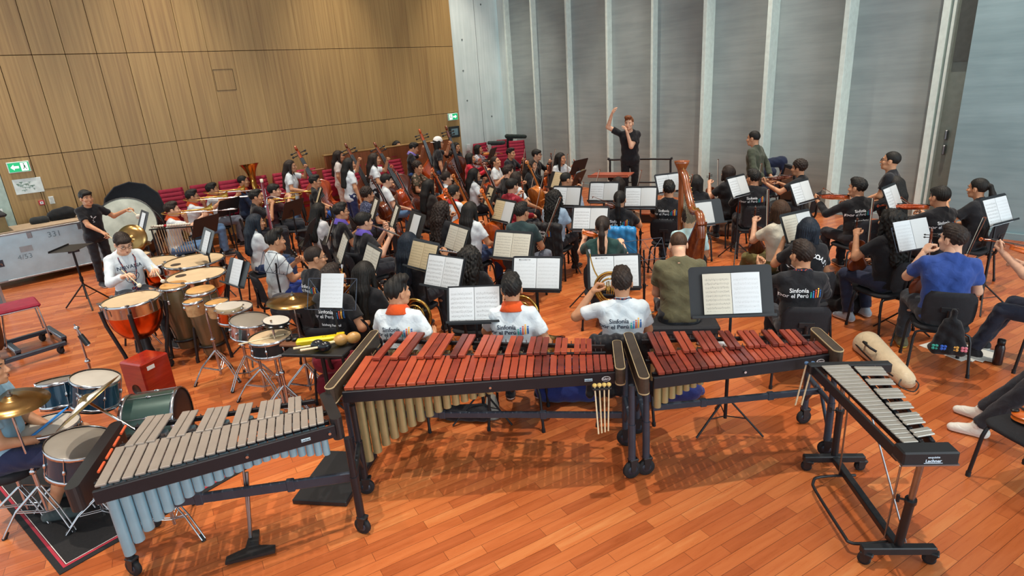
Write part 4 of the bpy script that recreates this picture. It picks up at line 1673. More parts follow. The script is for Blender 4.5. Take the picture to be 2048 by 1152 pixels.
def front_rail(root, c, a, b, z, h=.085, badge=None, mat=None):
    a, b = V2(a, z - h / 2) - Vector((c.x, c.y, 0)), V2(b, z - h / 2) - Vector((c.x, c.y, 0))
    mb = MB(); mb.box((0, 0, 0), (.022, (b - a).length, h), basis((a + b) / 2, b - a), bev=.004)
    r = mb.build('front_rail', mat or FRAME, root)
    d = (b - a).normalized()
    nrm = Vector((d.y, -d.x, 0))
    for txt, t, sz in (badge or []):
        p = a + (b - a) * t + nrm * .0125
        m = Matrix((d, Vector((0, 0, 1)), nrm)).transposed().to_4x4()
        m.translation = p
        mb = MB()
        if txt == 'oval':
            mb.tube([(.03 * math.cos(x), .017 * math.sin(x), .001) for x in [2 * PI * i / 20 for i in range(20)]], .0016, 4, m, closed=True)
            lettering(mb, 'Adams', .02, m @ Matrix.Translation((0, -.006, .001)), .0004)
            mb.build('badge', WHITE, r)
        elif txt == 'knob':
            mb.cyl(tuple(p), tuple(p + nrm * .012), .009, n=12)
            mb.build('lock_knob', CHR, r)
        else:
            mb.box((0, 0, -.0005), (sz * 3.4, sz * 1.2, .002), m)
            lb = mb.build('badge', M('badge_silver', 'bcd8e4', .4), r)
            mb = MB(); lettering(mb, txt, sz, m @ Matrix.Translation((0, -sz * .3, .0012)), .0004); mb.build('lettering', M('ink_navy', '18263f', .7), lb)
    return r


def make_mallet(L=.38, head='yarn', r=.019):
    root = empty('mallet')
    mb = MB(); mb.cyl((0, 0, 0), (0, 0, -L), .0052, .0056, n=7); mb.build('shaft', MAPLEM, root)
    mb = MB(); mb.sphere((0, 0, .005), (r, r, r * .85), n=12, q=8)
    mb.build('head', {'yarn': M('yellow_yarn', 'c9ac62', .9, 0, .2, 60), 'felt': M('white_felt', 'd9d3c3', .95), 'red': M('red_felt', 'b02030', .9), 'hard': BLKP, 'blue': M('blue_yarn', '4f6f95', .9)}[head], root)
    return root


def drum(name, label, cat, pos, r, depth, shell, head=None, tilt=(0, 0), hoop=None, lugs=8, group=None, taper=1.0, both=True):
    """Drum with its top head centred at pos; tilt is (towards +x, towards +y) in radians."""
    root = empty(name, pos, 0, label, cat, group)
    root.rotation_euler = (tilt[1], tilt[0], 0)
    hoop = hoop or CHR
    mb = MB(); mb.lathe([(r, -.005), (r, -depth * .3), (r * (1 + taper) / 2 * (1.0), -depth * .6), (r * taper, -depth)], 32); mb.build('shell', shell, root)
    mb = MB(); mb.lathe([(0, .003), (r * .6, .002), (r * .97, .001), (r * 1.01, -.004)], 32); mb.build('head', head or MYLAR, root)
    if both:
        mb = MB(); mb.lathe([(0, -depth - .002), (r * taper, -depth)], 32); mb.build('bottom_head', head or MYLAR, root)
    for zz in ((0, -depth) if both else (0,)):
        q = r if zz == 0 else r * taper
        mb = MB(); mb.lathe([(q * 1.0, zz + .008), (q * 1.03, zz + .011), (q * 1.035, zz - .02), (q * 1.01, zz - .022)] if zz == 0 else [(q * 1.0, zz - .008), (q * 1.03, zz - .011), (q * 1.035, zz + .02), (q * 1.01, zz + .022)], 32)
        mb.build('hoop', hoop, root)
    if lugs:
        mb = MB()
        for i in range(lugs):
            a = 2 * PI * i / lugs + .2
            x, y = math.cos(a), math.sin(a)
            mb.cyl((x * r * 1.04, y * r * 1.04, .0), (x * r * 1.04, y * r * 1.04, -depth * (.9 if both else .35)), .0035, n=5)
            mb.sphere((x * r * 1.03, y * r * 1.03, -depth * (.5 if both else .33)), (.012, .012, .022), n=8, q=5)
        mb.build('lugs', CHR, root)
    return root


def tripod(root, top, h=.32, spread=.3, mat=None, r=.011, ang=.4, double=True, base=None, foot=True):
    """Three-legged chrome stand under top (root frame, floor at z=-root.z)."""
    mat = mat or CHR
    x, y, z = top
    f = base if base is not None else 0
    mb = MB(); mb.cyl((x, y, f + .06), (x, y, f + h + .15), r * 1.3, n=10); mb.cyl((x, y, f + h + .1), (x, y, z), r * .9, n=10)
    mb.lathe([(r * 1.2, 0), (r * 2.2, .01), (r * 2.2, .03), (r * 1.2, .04)], 12, Matrix.Translation((x, y, f + h + .1)))
    mb.build('post', mat, root)
    for i in range(3):
        a = ang + 2 * PI * i / 3
        d = Vector((math.cos(a), math.sin(a), 0))
        n = Vector((-d.y, d.x, 0)) * (.012 if double else 0)
        mb = MB()
        o = Vector((x, y, f))
        for s in ((-1, 1) if double else (0,)):
            mb.tube([o + Vector((0, 0, h)) + n * s, o + d * spread * .6 + Vector((0, 0, h * .55)) + n * s, o + d * spread + Vector((0, 0, .015)) + n * s], r * .55 if double else r * .8, 6)
            mb.tube([o + Vector((0, 0, .1)) + n * s, o + d * spread * .6 + Vector((0, 0, h * .55)) + n * s], r * .5, 6)
        l = mb.build('leg', mat, root)
        if foot:
            mb = MB(); mb.cyl(o + d * spread + Vector((0, 0, .0)), o + d * (spread - .03) + Vector((0, 0, .045)), .016, .012, n=8); mb.build('rubber_foot', RUB, l)


def cymbal(name, label, pos, r, tilt=(0, 0), cat='cymbal', group=None):
    root = empty(name, pos, 0, label, cat, group)
    root.rotation_euler = (tilt[1], tilt[0], 0)
    mb = MB()
    pr = [(0.006, .034), (.02, .033), (.035, .026), (.05, .013), (.06, .008), (r * .6, -.006), (r, -.022), (r, -.0235), (r * .6, -.008), (.05, .011), (.0, .03)]
    mb.lathe(pr, 40); mb.build('plate', BRONZE, root)
    mb = MB(); mb.cyl((0, 0, .03), (0, 0, .075), .004, n=8); mb.cyl((0, 0, .034), (0, 0, .046), .016, n=12); mb.cyl((0, 0, .05), (0, 0, .066), .009, n=8)
    mb.build('wing_nut', STEEL, root)
    return root


def stand_for(name, label, base, top, r=.011, spread=.28, mat=None, ang=.4, h=.32, double=True, cat='stand', boom=None, group=None):
    root = empty(name, (base[0], base[1], 0), 0, label, cat, group)
    t = (0, 0, boom[2] if boom else top)
    tripod(root, t, h, spread, mat, r, ang, double)
    if boom:
        mb = MB(); e = Vector(boom[:3]) * 0 + Vector((boom[0] - base[0], boom[1] - base[1], top))
        s = Vector(t)
        mb.tube([s - (e - s) * .25, e], r * .8, 8); mb.sphere(tuple(s), r * 2.2); mb.build('boom_arm', mat or CHR, root)
    return root


def timpano(pos, r, label, ang=0.0, mat=None, k=1.12):
    z = pos[2]
    root = empty('timpano', (pos[0], pos[1], 0), ang, label, 'timpani', 'timpani')
    mb = MB()
    mb.lathe([(0, z - r * k), (r * .3, z - r * k * .98), (r * .62, z - r * k * .85), (r * .85, z - r * k * .6), (r * .95, z - r * k * .34), (r * .97, z - .05)], 36); mb.build('bowl', mat or COPPER, root)
    mb = MB(); mb.lathe([(0, z), (r * .98, z - .001)], 36); mb.build('head', CALF, root)
    mb = MB(); mb.lathe([(r * .965, z + .006), (r * 1.0, z + .01), (r * 1.03, z + .004), (r * 1.03, z - .02), (r, z - .03), (r * .985, z - .13), (r * .96, z - .14)], 36); mb.build('hoop', CHR, root)
    mb = MB()
    for i in range(8):
        a = 2 * PI * i / 8
        x, y = r * 1.05 * math.cos(a), r * 1.05 * math.sin(a)
        mb.cyl((x, y, z + .015), (x, y, z - .12), .006, n=6); mb.box((x, y, z + .012), (.03, .03, .014))
    mb.build('tension_rods', STEEL, root)
    for i in range(4):
        a = PI / 4 + PI / 2 * i
        d = Vector((math.cos(a), math.sin(a), 0))
        mb = MB(); mb.tube([d * r * 1.08 + Vector((0, 0, z - .08)), d * r * 1.02 + Vector((0, 0, z - .25)), d * r * .72 + Vector((0, 0, .24)), d * r * .66 + Vector((0, 0, .1))], .02, 8); mb.build('strut', BLK, root)
    mb = MB()
    mb.lathe([(0, .1), (r * .72, .1), (r * .74, .13), (.1, .17), (.07, .3), (.05, z - r * 1.08)], 24); mb.build('base', BLK, root)
    for i in range(4):
        a = PI / 4 + PI / 2 * i
        caster(root, (r * .68 * math.cos(a), r * .68 * math.sin(a)), .045, a)
    mb = MB(); mb.tube([(r * .2, 0, z - r * 1.0), (r * .5, .1, .3)], .009, 6); mb.tube([(-r * .3, .1, z - r), (-r * .5, .2, .28)], .007, 6); mb.cyl((0, 0, .16), (0, 0, .34), .06, n=12)
    mb.build('pedal_rods', CHR, root)
    return root


def conga(pos, r, H, label):
    root = empty('conga', (pos[0], pos[1], 0), 0, label, 'conga', 'congas')
    z = pos[2]
    mb = MB()
    mb.lathe([(r * .72, z - H), (r * .82, z - H * .85), (r * 1.08, z - H * .5), (r * 1.12, z - H * .3), (r * 1.02, z - .06), (r * .97, z - .01)], 32); mb.build('shell', M('olive_gold_lacquer', '6f6046', .3, .25, .1, 3, coat=.4), root)
    mb = MB(); mb.lathe([(0, z + .004), (r * .9, z), (r * .99, z - .02), (r * .99, z - .04)], 32); mb.build('head', M('rawhide', 'c08f52', .6, 0, .12, 6), root)
    mb = MB(); mb.lathe([(r * 1.0, z - .02), (r * 1.05, z - .025), (r * 1.06, z - .05), (r * 1.01, z - .055)], 32)
    for i in range(6):
        a = 2 * PI * i / 6 + .3
        x, y = math.cos(a) * r, math.sin(a) * r
        mb.tube([(x * 1.06, y * 1.06, z - .04), (x * 1.14, y * 1.14, z - .16)], .005, 6); mb.box((x * 1.13, y * 1.13, z - .17), (.03, .03, .05), bev=.006)
    mb.build('hardware', CHR, root)
    for i in range(3):
        a = 2 * PI * i / 3 + .6
        d = Vector((math.cos(a), math.sin(a), 0))
        mb = MB(); mb.tube([d * r * 1.06 + Vector((0, 0, .42)), d * (r * 1.35) + Vector((0, 0, .02))], .016, 8); mb.cyl(d * (r * 1.35) + Vector((0, 0, 0)), d * (r * 1.34) + Vector((0, 0, .06)), .02, n=8); mb.build('leg', BLK, root)
    mb = MB(); mb.lathe([(r * .95, z - H + .1), (r * .97, z - H + .1), (r * .97, z - H + .13), (r * .95, z - H + .13)], 24); mb.build('stand_ring', BLK, root)
    return root


def maraca(label, p, d, ball, mat):
    root = empty('maraca', (0, 0, 0), 0, label, 'maraca')
    root.matrix_basis = basis_z(p, d)
    mb = MB(); mb.cyl((0, 0, -.15), (0, 0, .0), .011, .009, n=10); mb.build('handle', MAPLEM, root)
    mb = MB(); mb.sphere((0, 0, .045), (ball, ball, ball * 1.25), n=16, q=10); mb.build('gourd', mat, root)
    return root


def tambourine(name, label, p, r, tilt, frame, head=True):
    root = empty(name, p, 0, label, 'tambourine')
    root.rotation_euler = (tilt[1], tilt[0], 0)
    mb = MB(); mb.lathe([(r, 0), (r, -.045), (r * .95, -.045), (r * .95, 0), (r, 0)], 28); mb.build('frame', frame, root)
    if head:
        mb = MB(); mb.lathe([(0, .002), (r * .99, .001)], 28); mb.build('head', MYLAR, root)
    for i in range(8):
        a = 2 * PI * i / 8
        mb = MB(); mb.lathe([(.004, -.004), (.022, -.002), (.022, .002), (.004, .004)], 12, Matrix.Translation((r * .985 * math.cos(a), r * .985 * math.sin(a), -.022))); mb.build('jingle', STEEL, root)
    return root


# ------------------------------------------------------------------ chairs, stands, scores, bags
def make_chair():
    """Black orchestra chair, seat centre over the origin, facing +Y."""
    root = empty('orchestra_chair')
    mb = MB()
    mb.smooth = True
    n = 24
    def ring(sx, sy, z, y0=.02):
        return [(sx * math.copysign(abs(math.cos(a)) ** .45, math.cos(a)), y0 + sy * math.copysign(abs(math.sin(a)) ** .45, math.sin(a)), z) for a in [2 * PI * i / n for i in range(n)]]
    rs = [ring(.19, .18, .405), ring(.215, .205, .412), ring(.22, .21, .43), ring(.205, .195, .442), ring(.14, .13, .438)]
    vs = [p for r in rs for p in r]
    mb.add(vs, [(j * n + i, j * n + (i + 1) % n, (j + 1) * n + (i + 1) % n, (j + 1) * n + i) for j in range(4) for i in range(n)] + [tuple(range(n))[::-1], tuple(range(4 * n, 5 * n))])
    mb.build('seat', FAB, root)
    mb = MB()
    mb.smooth = True
    vs, W = [], 13
    for side in (0, 1):
        for j in range(7):
            t = j / 6
            z = .5 + .33 * t
            hw = .2 * (.93 + .07 * math.sin(PI * t)) * (1 - .16 * max(0, (t - .8) / .2) ** 2 - .2 * max(0, (.2 - t) / .2) ** 2)
            for i in range(W):
                u = -1 + 2 * i / (W - 1)
                y = -.235 - .05 * t - .03 * (1 - u * u) + (0 if side == 0 else .028 - .02 * abs(u) ** 4 - .015 * abs(2 * t - 1) ** 6)
                vs.append((hw * u, y, z))
    N = 7 * W
    fs = [(s * N + j * W + i, s * N + j * W + i + 1, s * N + (j + 1) * W + i + 1, s * N + (j + 1) * W + i) for s in (0, 1) for j in range(6) for i in range(W - 1)]
    for j in range(6):
        fs += [(j * W, (j + 1) * W, N + (j + 1) * W, N + j * W), (j * W + W - 1, (j + 1) * W + W - 1, N + (j + 1) * W + W - 1, N + j * W + W - 1)]
    for i in range(W - 1):
        fs += [(i, i + 1, N + i + 1, N + i), (6 * W + i, 6 * W + i + 1, N + 6 * W + i + 1, N + 6 * W + i)]
    mb.add(vs, fs)
    mb.build('backrest', FAB, root)
    mb = MB()
    mb.tube(smooth_path([(0, -.12, .395), (0, -.23, .4), (0, -.275, .45), (0, -.29, .6), (0, -.295, .66)], 4), .017, 8)
    mb.box((0, -.292, .66), (.13, .012, .05), bev=.004)
    mb.build('back_post', BLKP, root)
    for sx in (-1, 1):
        for y0, y1 in ((.17, .2), (-.17, -.22)):
            mb = MB()
            mb.tube([(sx * .17, y0, .4), (sx * .2, y0, .385), (sx * .215, y0 + (y1 - y0) * .2, .33), (sx * .235, y1, .015)], .0125, 8)
            l = mb.build('leg', BLKM, root)
            mb = MB(); mb.cyl((sx * .2355, y1, 0), (sx * .2335, y1, .035), .016, n=8); mb.build('foot', RUB, l)
    mb = MB()
    for y in (.17, -.17): mb.tube([(-.17, y, .4), (.17, y, .4)], .0125, 8)
    for x in (-.12, .12): mb.box((x, 0, .398), (.03, .36, .012))
    mb.build('seat_frame', BLKM, root)
    return root


def chair_at(pos, face, label, group='black orchestra chairs'):
    return put('orchestra_chair', make_chair, label, 'chair', loc=(pos[0], pos[1], 0), rz=face, group=group)


def score_mat(name, blank_right=False, tint='ded9cf', rows=10, ink=1.0, seed=0.0):
    """Printed music: five-line staves with note clusters laid out on the page's own UV."""
    k = NT(name)
    tc = k.n('ShaderNodeTexCoord')
    sp = k.n('ShaderNodeSeparateXYZ')
    k.l(tc.outputs['UV'], sp.inputs[0])
    u, v = sp.outputs[0], sp.outputs[1]
    oi = k.n('ShaderNodeObjectInfo')
    vv = k.math('MULTIPLY', v, float(rows))
    fr = k.math('FRACT', vv)
    row = k.math('FLOOR', vv)
    band = k.math('MULTIPLY', k.math('GREATER_THAN', fr, .3), k.math('LESS_THAN', fr, .72))
    line = k.math('LESS_THAN', k.math('FRACT', k.math('MULTIPLY', k.math('SUBTRACT', fr, .3), 11.5)), .22)
    cb = k.n('ShaderNodeCombineXYZ')
    k.l(k.math('MULTIPLY', u, 58.0), cb.inputs[0])
    k.l(k.math('ADD', k.math('MULTIPLY', vv, 3.2), k.math('MULTIPLY', oi.outputs['Random'], 50.0)), cb.inputs[1])
    cb.inputs[2].default_value = seed
    nz = k.n('ShaderNodeTexNoise', Scale=1.0, Detail=1.0)
    k.l(cb.outputs[0], nz.inputs['Vector'])
    wide = k.math('MULTIPLY', k.math('GREATER_THAN', fr, .16), k.math('LESS_THAN', fr, .84))
    note = k.math('MULTIPLY', wide, k.math('GREATER_THAN', nz.outputs['Fac'], .63))
    inkv = k.math('MAXIMUM', k.math('MULTIPLY', band, line), note)
    mg = k.math('MULTIPLY', k.math('MULTIPLY', k.math('GREATER_THAN', u, .07), k.math('LESS_THAN', u, .93)), k.math('MULTIPLY', k.math('GREATER_THAN', v, .06), k.math('LESS_THAN', v, .9)))
    f = k.math('MULTIPLY', k.math('MULTIPLY', inkv, mg), .66 * ink)
    mx = k.n('ShaderNodeMix', data_type='RGBA')
    k.l(f, mx.inputs[0])
    mx.inputs[6].default_value = lin(tint)
    mx.inputs[7].default_value = lin('22242a')
    k.l(mx.outputs[2], k.b.inputs['Base Color'])
    k.b.inputs['Roughness'].default_value = .7
    return k.m


SCORE = {'full': score_mat('printed_score', tint='c4bfb0'), 'white': score_mat('printed_part', tint='cfd3d5', rows=8, seed=3.0), 'few': score_mat('sparse_part', tint='ced3d6', rows=9, ink=.45, seed=8.0), 'blank': score_mat('blank_page', tint='c6c9c9', ink=0.06, seed=1.0), 'aged': score_mat('aged_score', tint='c2b08c', seed=5.0)}


def make_score(left, right, w=.21, h=.295, cover=False):
    """Open booklet in local XZ facing -Y, lower edge at z=0."""
    root = empty('open_score')
    for s, kind in ((-1, left), (1, right)):
        if kind is None: continue
        mb = MB()
        N = 5
        vs, uv = [], []
        for i in range(N):
            t = i / (N - 1)
            bow = -.012 * math.sin(PI * t) ** .8
            for z in (0, h):
                vs.append((s * (.002 + w * t), bow, z))
        mb.smooth = True
        mb.add(vs, [(2 * i, 2 * i + 2, 2 * i + 3, 2 * i + 1) for i in range(N - 1)])
        us = lambda t: t if s > 0 else 1 - t
        mb.uv = [q for i in range(N - 1) for q in ((us(i / (N - 1)), 0), (us((i + 1) / (N - 1)), 0), (us((i + 1) / (N - 1)), 1), (us(i / (N - 1)), 1))]
        n0 = len(mb.f)
        mb.add([(x, .004, z) for x, y, z in vs], [(2 * i, 2 * i + 1, 2 * i + 3, 2 * i + 2) for i in range(N - 1)])
        mb.uv += [(0, 0)] * (4 * (N - 1))
        pg = mb.build('page', SCORE[kind], root)
        if kind == 'few' and s < 0 and left == right:
            mb = MB(); lettering(mb, 'M A C B E T H', .017, Matrix.Translation((-w * .52, -.0145, h * .925)) @ Matrix.Rotation(PI / 2, 4, 'X'), .0002); mb.build('title', M('score_ink', '2a2c33', .7), pg)
    if cover:
        mb = MB(); mb.box((0, .008, h / 2 + .0), (2 * w + .03, .004, h + .03)); mb.build('black_folder', BLKP, root)
    return root


def make_stand(kind='solid'):
    """Music stand facing -Y: the desk hangs on 'desk' at the origin height."""
    def f():
        root = empty('music_stand')
        H = 1.0
        tilt = Matrix.Translation((0, 0, H)) @ Matrix.Rotation(math.radians(-24), 4, 'X')
        if kind in ('solid', 'big'):
            W, Hh = (.47, .32) if kind == 'solid' else (.62, .4)
            mb = MB()
            r = .03
            cr = lambda cx, cz, a0: [(cx + r * math.cos(a0 + PI / 2 * i / 4), cz + r * math.sin(a0 + PI / 2 * i / 4)) for i in range(5)]
            poly = [(-W / 2, 0), (W / 2, 0)] + cr(W / 2 - r, Hh - r, 0) + cr(-W / 2 + r, Hh - r, PI / 2)
            mb.prism(poly, .004, tilt, axis='y', off=.0)
            mb.box((0, -.028, .004), (W, .06, .006), tilt)
            mb.box((0, -.056, .012), (W, .004, .02), tilt)
            mb.build('desk', BLK, root)
        else:
            mb = MB()
            W, Hh = .46, .26
            for pts in ([(-W / 2, 0, 0), (W / 2, 0, 0)], [(-W / 2, 0, Hh), (W / 2, 0, Hh)], [(-W / 2, 0, 0), (-W / 2, 0, Hh)], [(W / 2, 0, 0), (W / 2, 0, Hh)], [(-W / 2, 0, Hh), (0, 0, 0), (W / 2, 0, Hh)], [(-W / 4, 0, 0), (0, 0, Hh), (W / 4, 0, 0)]):
                mb.tube(pts, .004, 5, tilt)
            for x in (-W / 2, W / 2): mb.tube([(x, 0, 0), (x, -.04, 0), (x, -.045, .02)], .004, 5, tilt)
            mb.build('desk', GREYM, root)
        mb = MB()
        mb.tube([tilt @ Vector((0, .012, .13)), tilt @ Vector((0, .03, .1)), (0, .05, H - .02), (0, .05, .62)], .011, 8)
        mb.cyl((0, .05, .64), (0, .05, .1), .0145, n=10)
        mb.cyl((0, .05, .6), (0, .05, .66), .02, n=10)
        mb.cyl((.0, .05, .63), (.045, .05, .63), .008, n=6)
        mb.build('post', BLKM, root)
        for i in range(3):
            a = PI / 2 + 2 * PI * i / 3
            d = Vector((math.cos(a), math.sin(a), 0))
            o = Vector((0, .05, 0))
            mb = MB(); mb.tube([o + Vector((0, 0, .3)), o + d * .3 + Vector((0, 0, .012))], .009, 6); mb.tube([o + Vector((0, 0, .12)), o + d * .17 + Vector((0, 0, .14))], .005, 5)
            mb.build('leg', BLKM, root)
        return root
    return f


def stand_at(pos, face, who, pages=('full', 'full'), kind='solid', dz=0.0, cover=False, lean=0.0, tag_='music stand'):
    """A stand whose desk middle is at pos, read by someone facing 'face' degrees, with its music on it."""
    a = math.radians(face)
    fwd = Vector((-math.sin(a), math.cos(a), 0))
    base = Vector((pos[0], pos[1], 0)) - fwd * .07
    z = pos[2] - 1.14 if len(pos) > 2 else 0
    o = put('stand_' + kind, make_stand(kind), {'solid': 'black music stand', 'big': 'wide black conductor-size music stand', 'wire': 'folding wire music stand'}[kind] + ' ' + who, 'music stand', loc=(base.x, base.y, 0), rz=face, group='music stands')
    if abs(z) > .03:
        o.scale = (1, 1, (1.14 + z) / 1.14)
    if pages:
        m = Matrix.Translation((base.x, base.y, 0)) @ Matrix.Rotation(a, 4, 'Z') @ Matrix.Translation((0, 0, 1.0 + z)) @ Matrix.Rotation(math.radians(-24), 4, 'X') @ Matrix.Translation((lean, -.016, .012))
        w = .21 if pages[0] and pages[1] else .215
        if not (pages[0] and pages[1]): m = m @ Matrix.Translation((.115 if pages[0] else -.115, 0, 0))
        put('score_%s_%s_%s' % (*pages, cover), lambda: make_score(*pages, w, .295 if kind != 'big' else .31, cover), ('open sheet music on the stand ' if pages[0] and pages[1] else 'single music sheet on the stand ') + who, 'sheet music', m, group='scores on the stands')
    return o


def make_red_chair():
    root = empty('stacking_chair')
    mb = MB(); mb.box((0, .0, .445), (.46, .44, .05), bev=.02); mb.build('seat', REDC, root)
    mb = MB()
    mb.smooth = True
    vs = []
    W = 9
    for s in (0, 1):
        for j in range(4):
            t = j / 3
            for i in range(W):
                u = -1 + 2 * i / (W - 1)
                vs.append((.23 * u * (1 - .06 * t * t), -.25 - .07 * t - .03 * (1 - u * u) + s * .035, .56 + .3 * t))
    N = 4 * W
    fs = [(s * N + j * W + i, s * N + j * W + i + 1, s * N + (j + 1) * W + i + 1, s * N + (j + 1) * W + i) for s in (0, 1) for j in range(3) for i in range(W - 1)]
    fs += [(i, i + 1, N + i + 1, N + i) for i in range(W - 1)] + [(3 * W + i, 3 * W + i + 1, N + 3 * W + i + 1, N + 3 * W + i) for i in range(W - 1)]
    fs += [(j * W + e, (j + 1) * W + e, N + (j + 1) * W + e, N + j * W + e) for j in range(3) for e in (0, W - 1)]
    mb.add(vs, fs)
    mb.build('backrest', REDC, root)
    for s in (-1, 1):
        mb = MB(); mb.tube([(s * .235, .2, .02), (s * .225, .18, .43), (s * .225, -.2, .43), (s * .22, -.29, .8)], .0105, 7); mb.tube([(s * .225, -.17, .43), (s * .24, -.24, .02)], .0105, 7)
        mb.build('side_frame', CHR, root)
    return root


ORD = ['top', 'second', 'third', 'fourth', 'fifth', 'sixth', 'seventh', 'eighth', 'ninth', 'tenth', 'eleventh', 'twelfth', 'thirteenth']


def ordinal(i): return 'first' if i == 0 else ORD[i]


def stack(pos, face, n, where, step=.08, fwd=.03, group='stacked crimson chairs'):
    a = math.radians(face)
    for i in range(n):
        p = (pos[0] - math.sin(a) * fwd * i, pos[1] + math.cos(a) * fwd * i, step * i)
        k = n - 1 - i
        lab = 'crimson chair, %s, %s' % ('topmost' if k == 0 else ('lowest' if i == 0 else ORD[k] + ' from the top'), where)
        put('stacking_chair', make_red_chair, lab, 'chair', loc=p, rz=face, group=group)


def blob(name, label, cat, prims, col, h=.012, k=.03, warp=.004, loc=(0, 0, 0), rz=0.0, flat=True, rough=.8, extra=None, lo=None):
    """Soft goods: bags, jackets and covers as one lumpy cloth body."""
    pts = np.array([p for pr in prims for p in (pr[0], pr[1])])
    R = max(max(pr[2], pr[3]) for pr in prims) + .04
    f = Field(pts.min(0) - R, pts.max(0) + R, h)
    for a, b, ra, rb in prims: f.cap(a, b, ra, rb, k=k)
    if warp: f.warp(lambda x, y, z: warp * np.sin(x * 45 + z * 31) * np.sin(y * 52 + z * 27 + 1))
    if flat: f.keep((0, 0, .004), (0, 0, -1), .004)
    V, Q = f.surf()
    m = _MATS[col] if col in _MATS else cloth(col, rough)
    o = link(name, mesh_np(name, V, Q, [m]))
    o.location = loc
    o.rotation_euler = (0, 0, math.radians(rz))
    return tag(o, label, cat)


# ------------------------------------------------------------------ the hall
XW, YB, ZC = -14.2, 12.05, 8.2


def floor_mat():
    k = NT('cherry_parquet')
    co = k.coord('Object', scale=(1, 1, 1), rot=(0, 0, math.radians(-79)))
    br = k.n('ShaderNodeTexBrick', offset=.37, offset_frequency=2, squash=1.0)
    br.inputs['Scale'].default_value = 1.0
    br.inputs['Mortar Size'].default_value = .0012
    br.inputs['Mortar Smooth'].default_value = .1
    br.inputs['Bias'].default_value = 0.0
    br.inputs['Brick Width'].default_value = .62
    br.inputs['Row Height'].default_value = .085
    br.inputs['Color1'].default_value = (0, 0, 0, 1)
    br.inputs['Color2'].default_value = (1, 1, 1, 1)
    br.inputs['Mortar'].default_value = (.1, .1, .1, 1)
    k.l(co, br.inputs['Vector'])
    g = k.n('ShaderNodeMapping')
    g.inputs['Scale'].default_value = (2.2, 26, 1)
    k.l(co, g.inputs['Vector'])
    nz = k.n('ShaderNodeTexNoise', Scale=1.0, Detail=6.0, Roughness=.6, Distortion=.5)
    k.l(g.outputs[0], nz.inputs['Vector'])
    f = k.math('ADD', k.math('MULTIPLY', br.outputs['Color'], .48), k.math('MULTIPLY', nz.outputs['Fac'], .56))
    r = k.ramp([(.1, lin('8c4320')), (.42, lin('ad5a2e')), (.7, lin('bf6c3a')), (.98, lin('d08c54'))], f)
    mx = k.n('ShaderNodeMix', data_type='RGBA')
    k.l(br.outputs['Fac'], mx.inputs[0])
    k.l(r.outputs[0], mx.inputs[6])
    mx.inputs[7].default_value = lin('4a2210')
    k.l(mx.outputs[2], k.b.inputs['Base Color'])
    rr = k.ramp([(.3, (.24, .24, .24, 1)), (.7, (.36, .36, .36, 1))], nz.outputs['Fac'])
    k.l(rr.outputs[0], k.b.inputs['Roughness'])
    return k.m


def panel_mat():
    k = NT('oak_veneer_panel')
    tc = k.n('ShaderNodeTexCoord')
    sp = k.n('ShaderNodeSeparateXYZ')
    k.l(tc.outputs['Object'], sp.inputs[0])
    cell = k.math('FLOOR', k.math('DIVIDE', k.math('SUBTRACT', sp.outputs[1], .175), .4925))
    lev = k.math('ADD', k.math('GREATER_THAN', sp.outputs[2], 2.115), k.math('GREATER_THAN', sp.outputs[2], 3.83))
    cb = k.n('ShaderNodeCombineXYZ')
    k.l(cell, cb.inputs[0]); k.l(lev, cb.inputs[1])
    wn = k.n('ShaderNodeTexWhiteNoise', noise_dimensions='3D')
    k.l(cb.outputs[0], wn.inputs['Vector'])
    mp = k.n('ShaderNodeMapping')
    mp.inputs['Scale'].default_value = (1, 26, .55)
    k.l(tc.outputs['Object'], mp.inputs['Vector'])
    nz = k.n('ShaderNodeTexNoise', Scale=1.0, Detail=6.0, Roughness=.55, Distortion=.3)
    k.l(mp.outputs[0], nz.inputs['Vector'])
    f = k.math('ADD', k.math('MULTIPLY', wn.outputs['Value'], .14), k.math('MULTIPLY', nz.outputs['Fac'], .86))
    r = k.ramp([(.25, lin('8d6d43')), (.5, lin('a68653')), (.8, lin('ba9a62'))], f)
    k.l(r.outputs[0], k.b.inputs['Base Color'])
    k.b.inputs['Roughness'].default_value = .5
    return k.m


def concrete_mat(name, a, b, streak=(.8, .8, 9), rough=.8):
    k = NT(name)
    co = k.coord('Object', scale=streak)
    n1 = k.n('ShaderNodeTexNoise', Scale=1.0, Detail=5.0, Roughness=.6)
    k.l(co, n1.inputs['Vector'])
    co2 = k.coord('Object')
    n2 = k.n('ShaderNodeTexNoise', Scale=1.1, Detail=3.0)
    k.l(co2, n2.inputs['Vector'])
    f = k.math('ADD', k.math('MULTIPLY', n1.outputs['Fac'], .5), k.math('MULTIPLY', n2.outputs['Fac'], .5))
    r = k.ramp([(.36, lin(a)), (.64, lin(b))], f)
    k.l(r.outputs[0], k.b.inputs['Base Color'])
    k.b.inputs['Roughness'].default_value = rough
    bp = k.n('ShaderNodeBump', Strength=.25, Distance=.01)
    k.l(n1.outputs['Fac'], bp.inputs['Height'])
    k.l(bp.outputs[0], k.b.inputs['Normal'])
    return k.m


def struct(name, mb, m):
    return tag(mb.build(name, m), kind='structure')


FLOORM, PANEL = floor_mat(), panel_mat()
CONC = concrete_mat('pale_concrete', 'c3d2cf', 'dfeae7', (14, 14, .6))
GREYC = concrete_mat('grey_board_panel', '8a9696', 'a0abaa')
BLUEC = concrete_mat('smooth_concrete', '7a9297', '8fa7ac')
FIN = M('pale_green_fin', 'd8e6de', .5, 0, .04)
FIND = M('olive_post', '7c857d', .5, .1, .04)
DARKW = wood('dark_veneer', '6d3c20', '93562f', .4, (1, 30, 1))

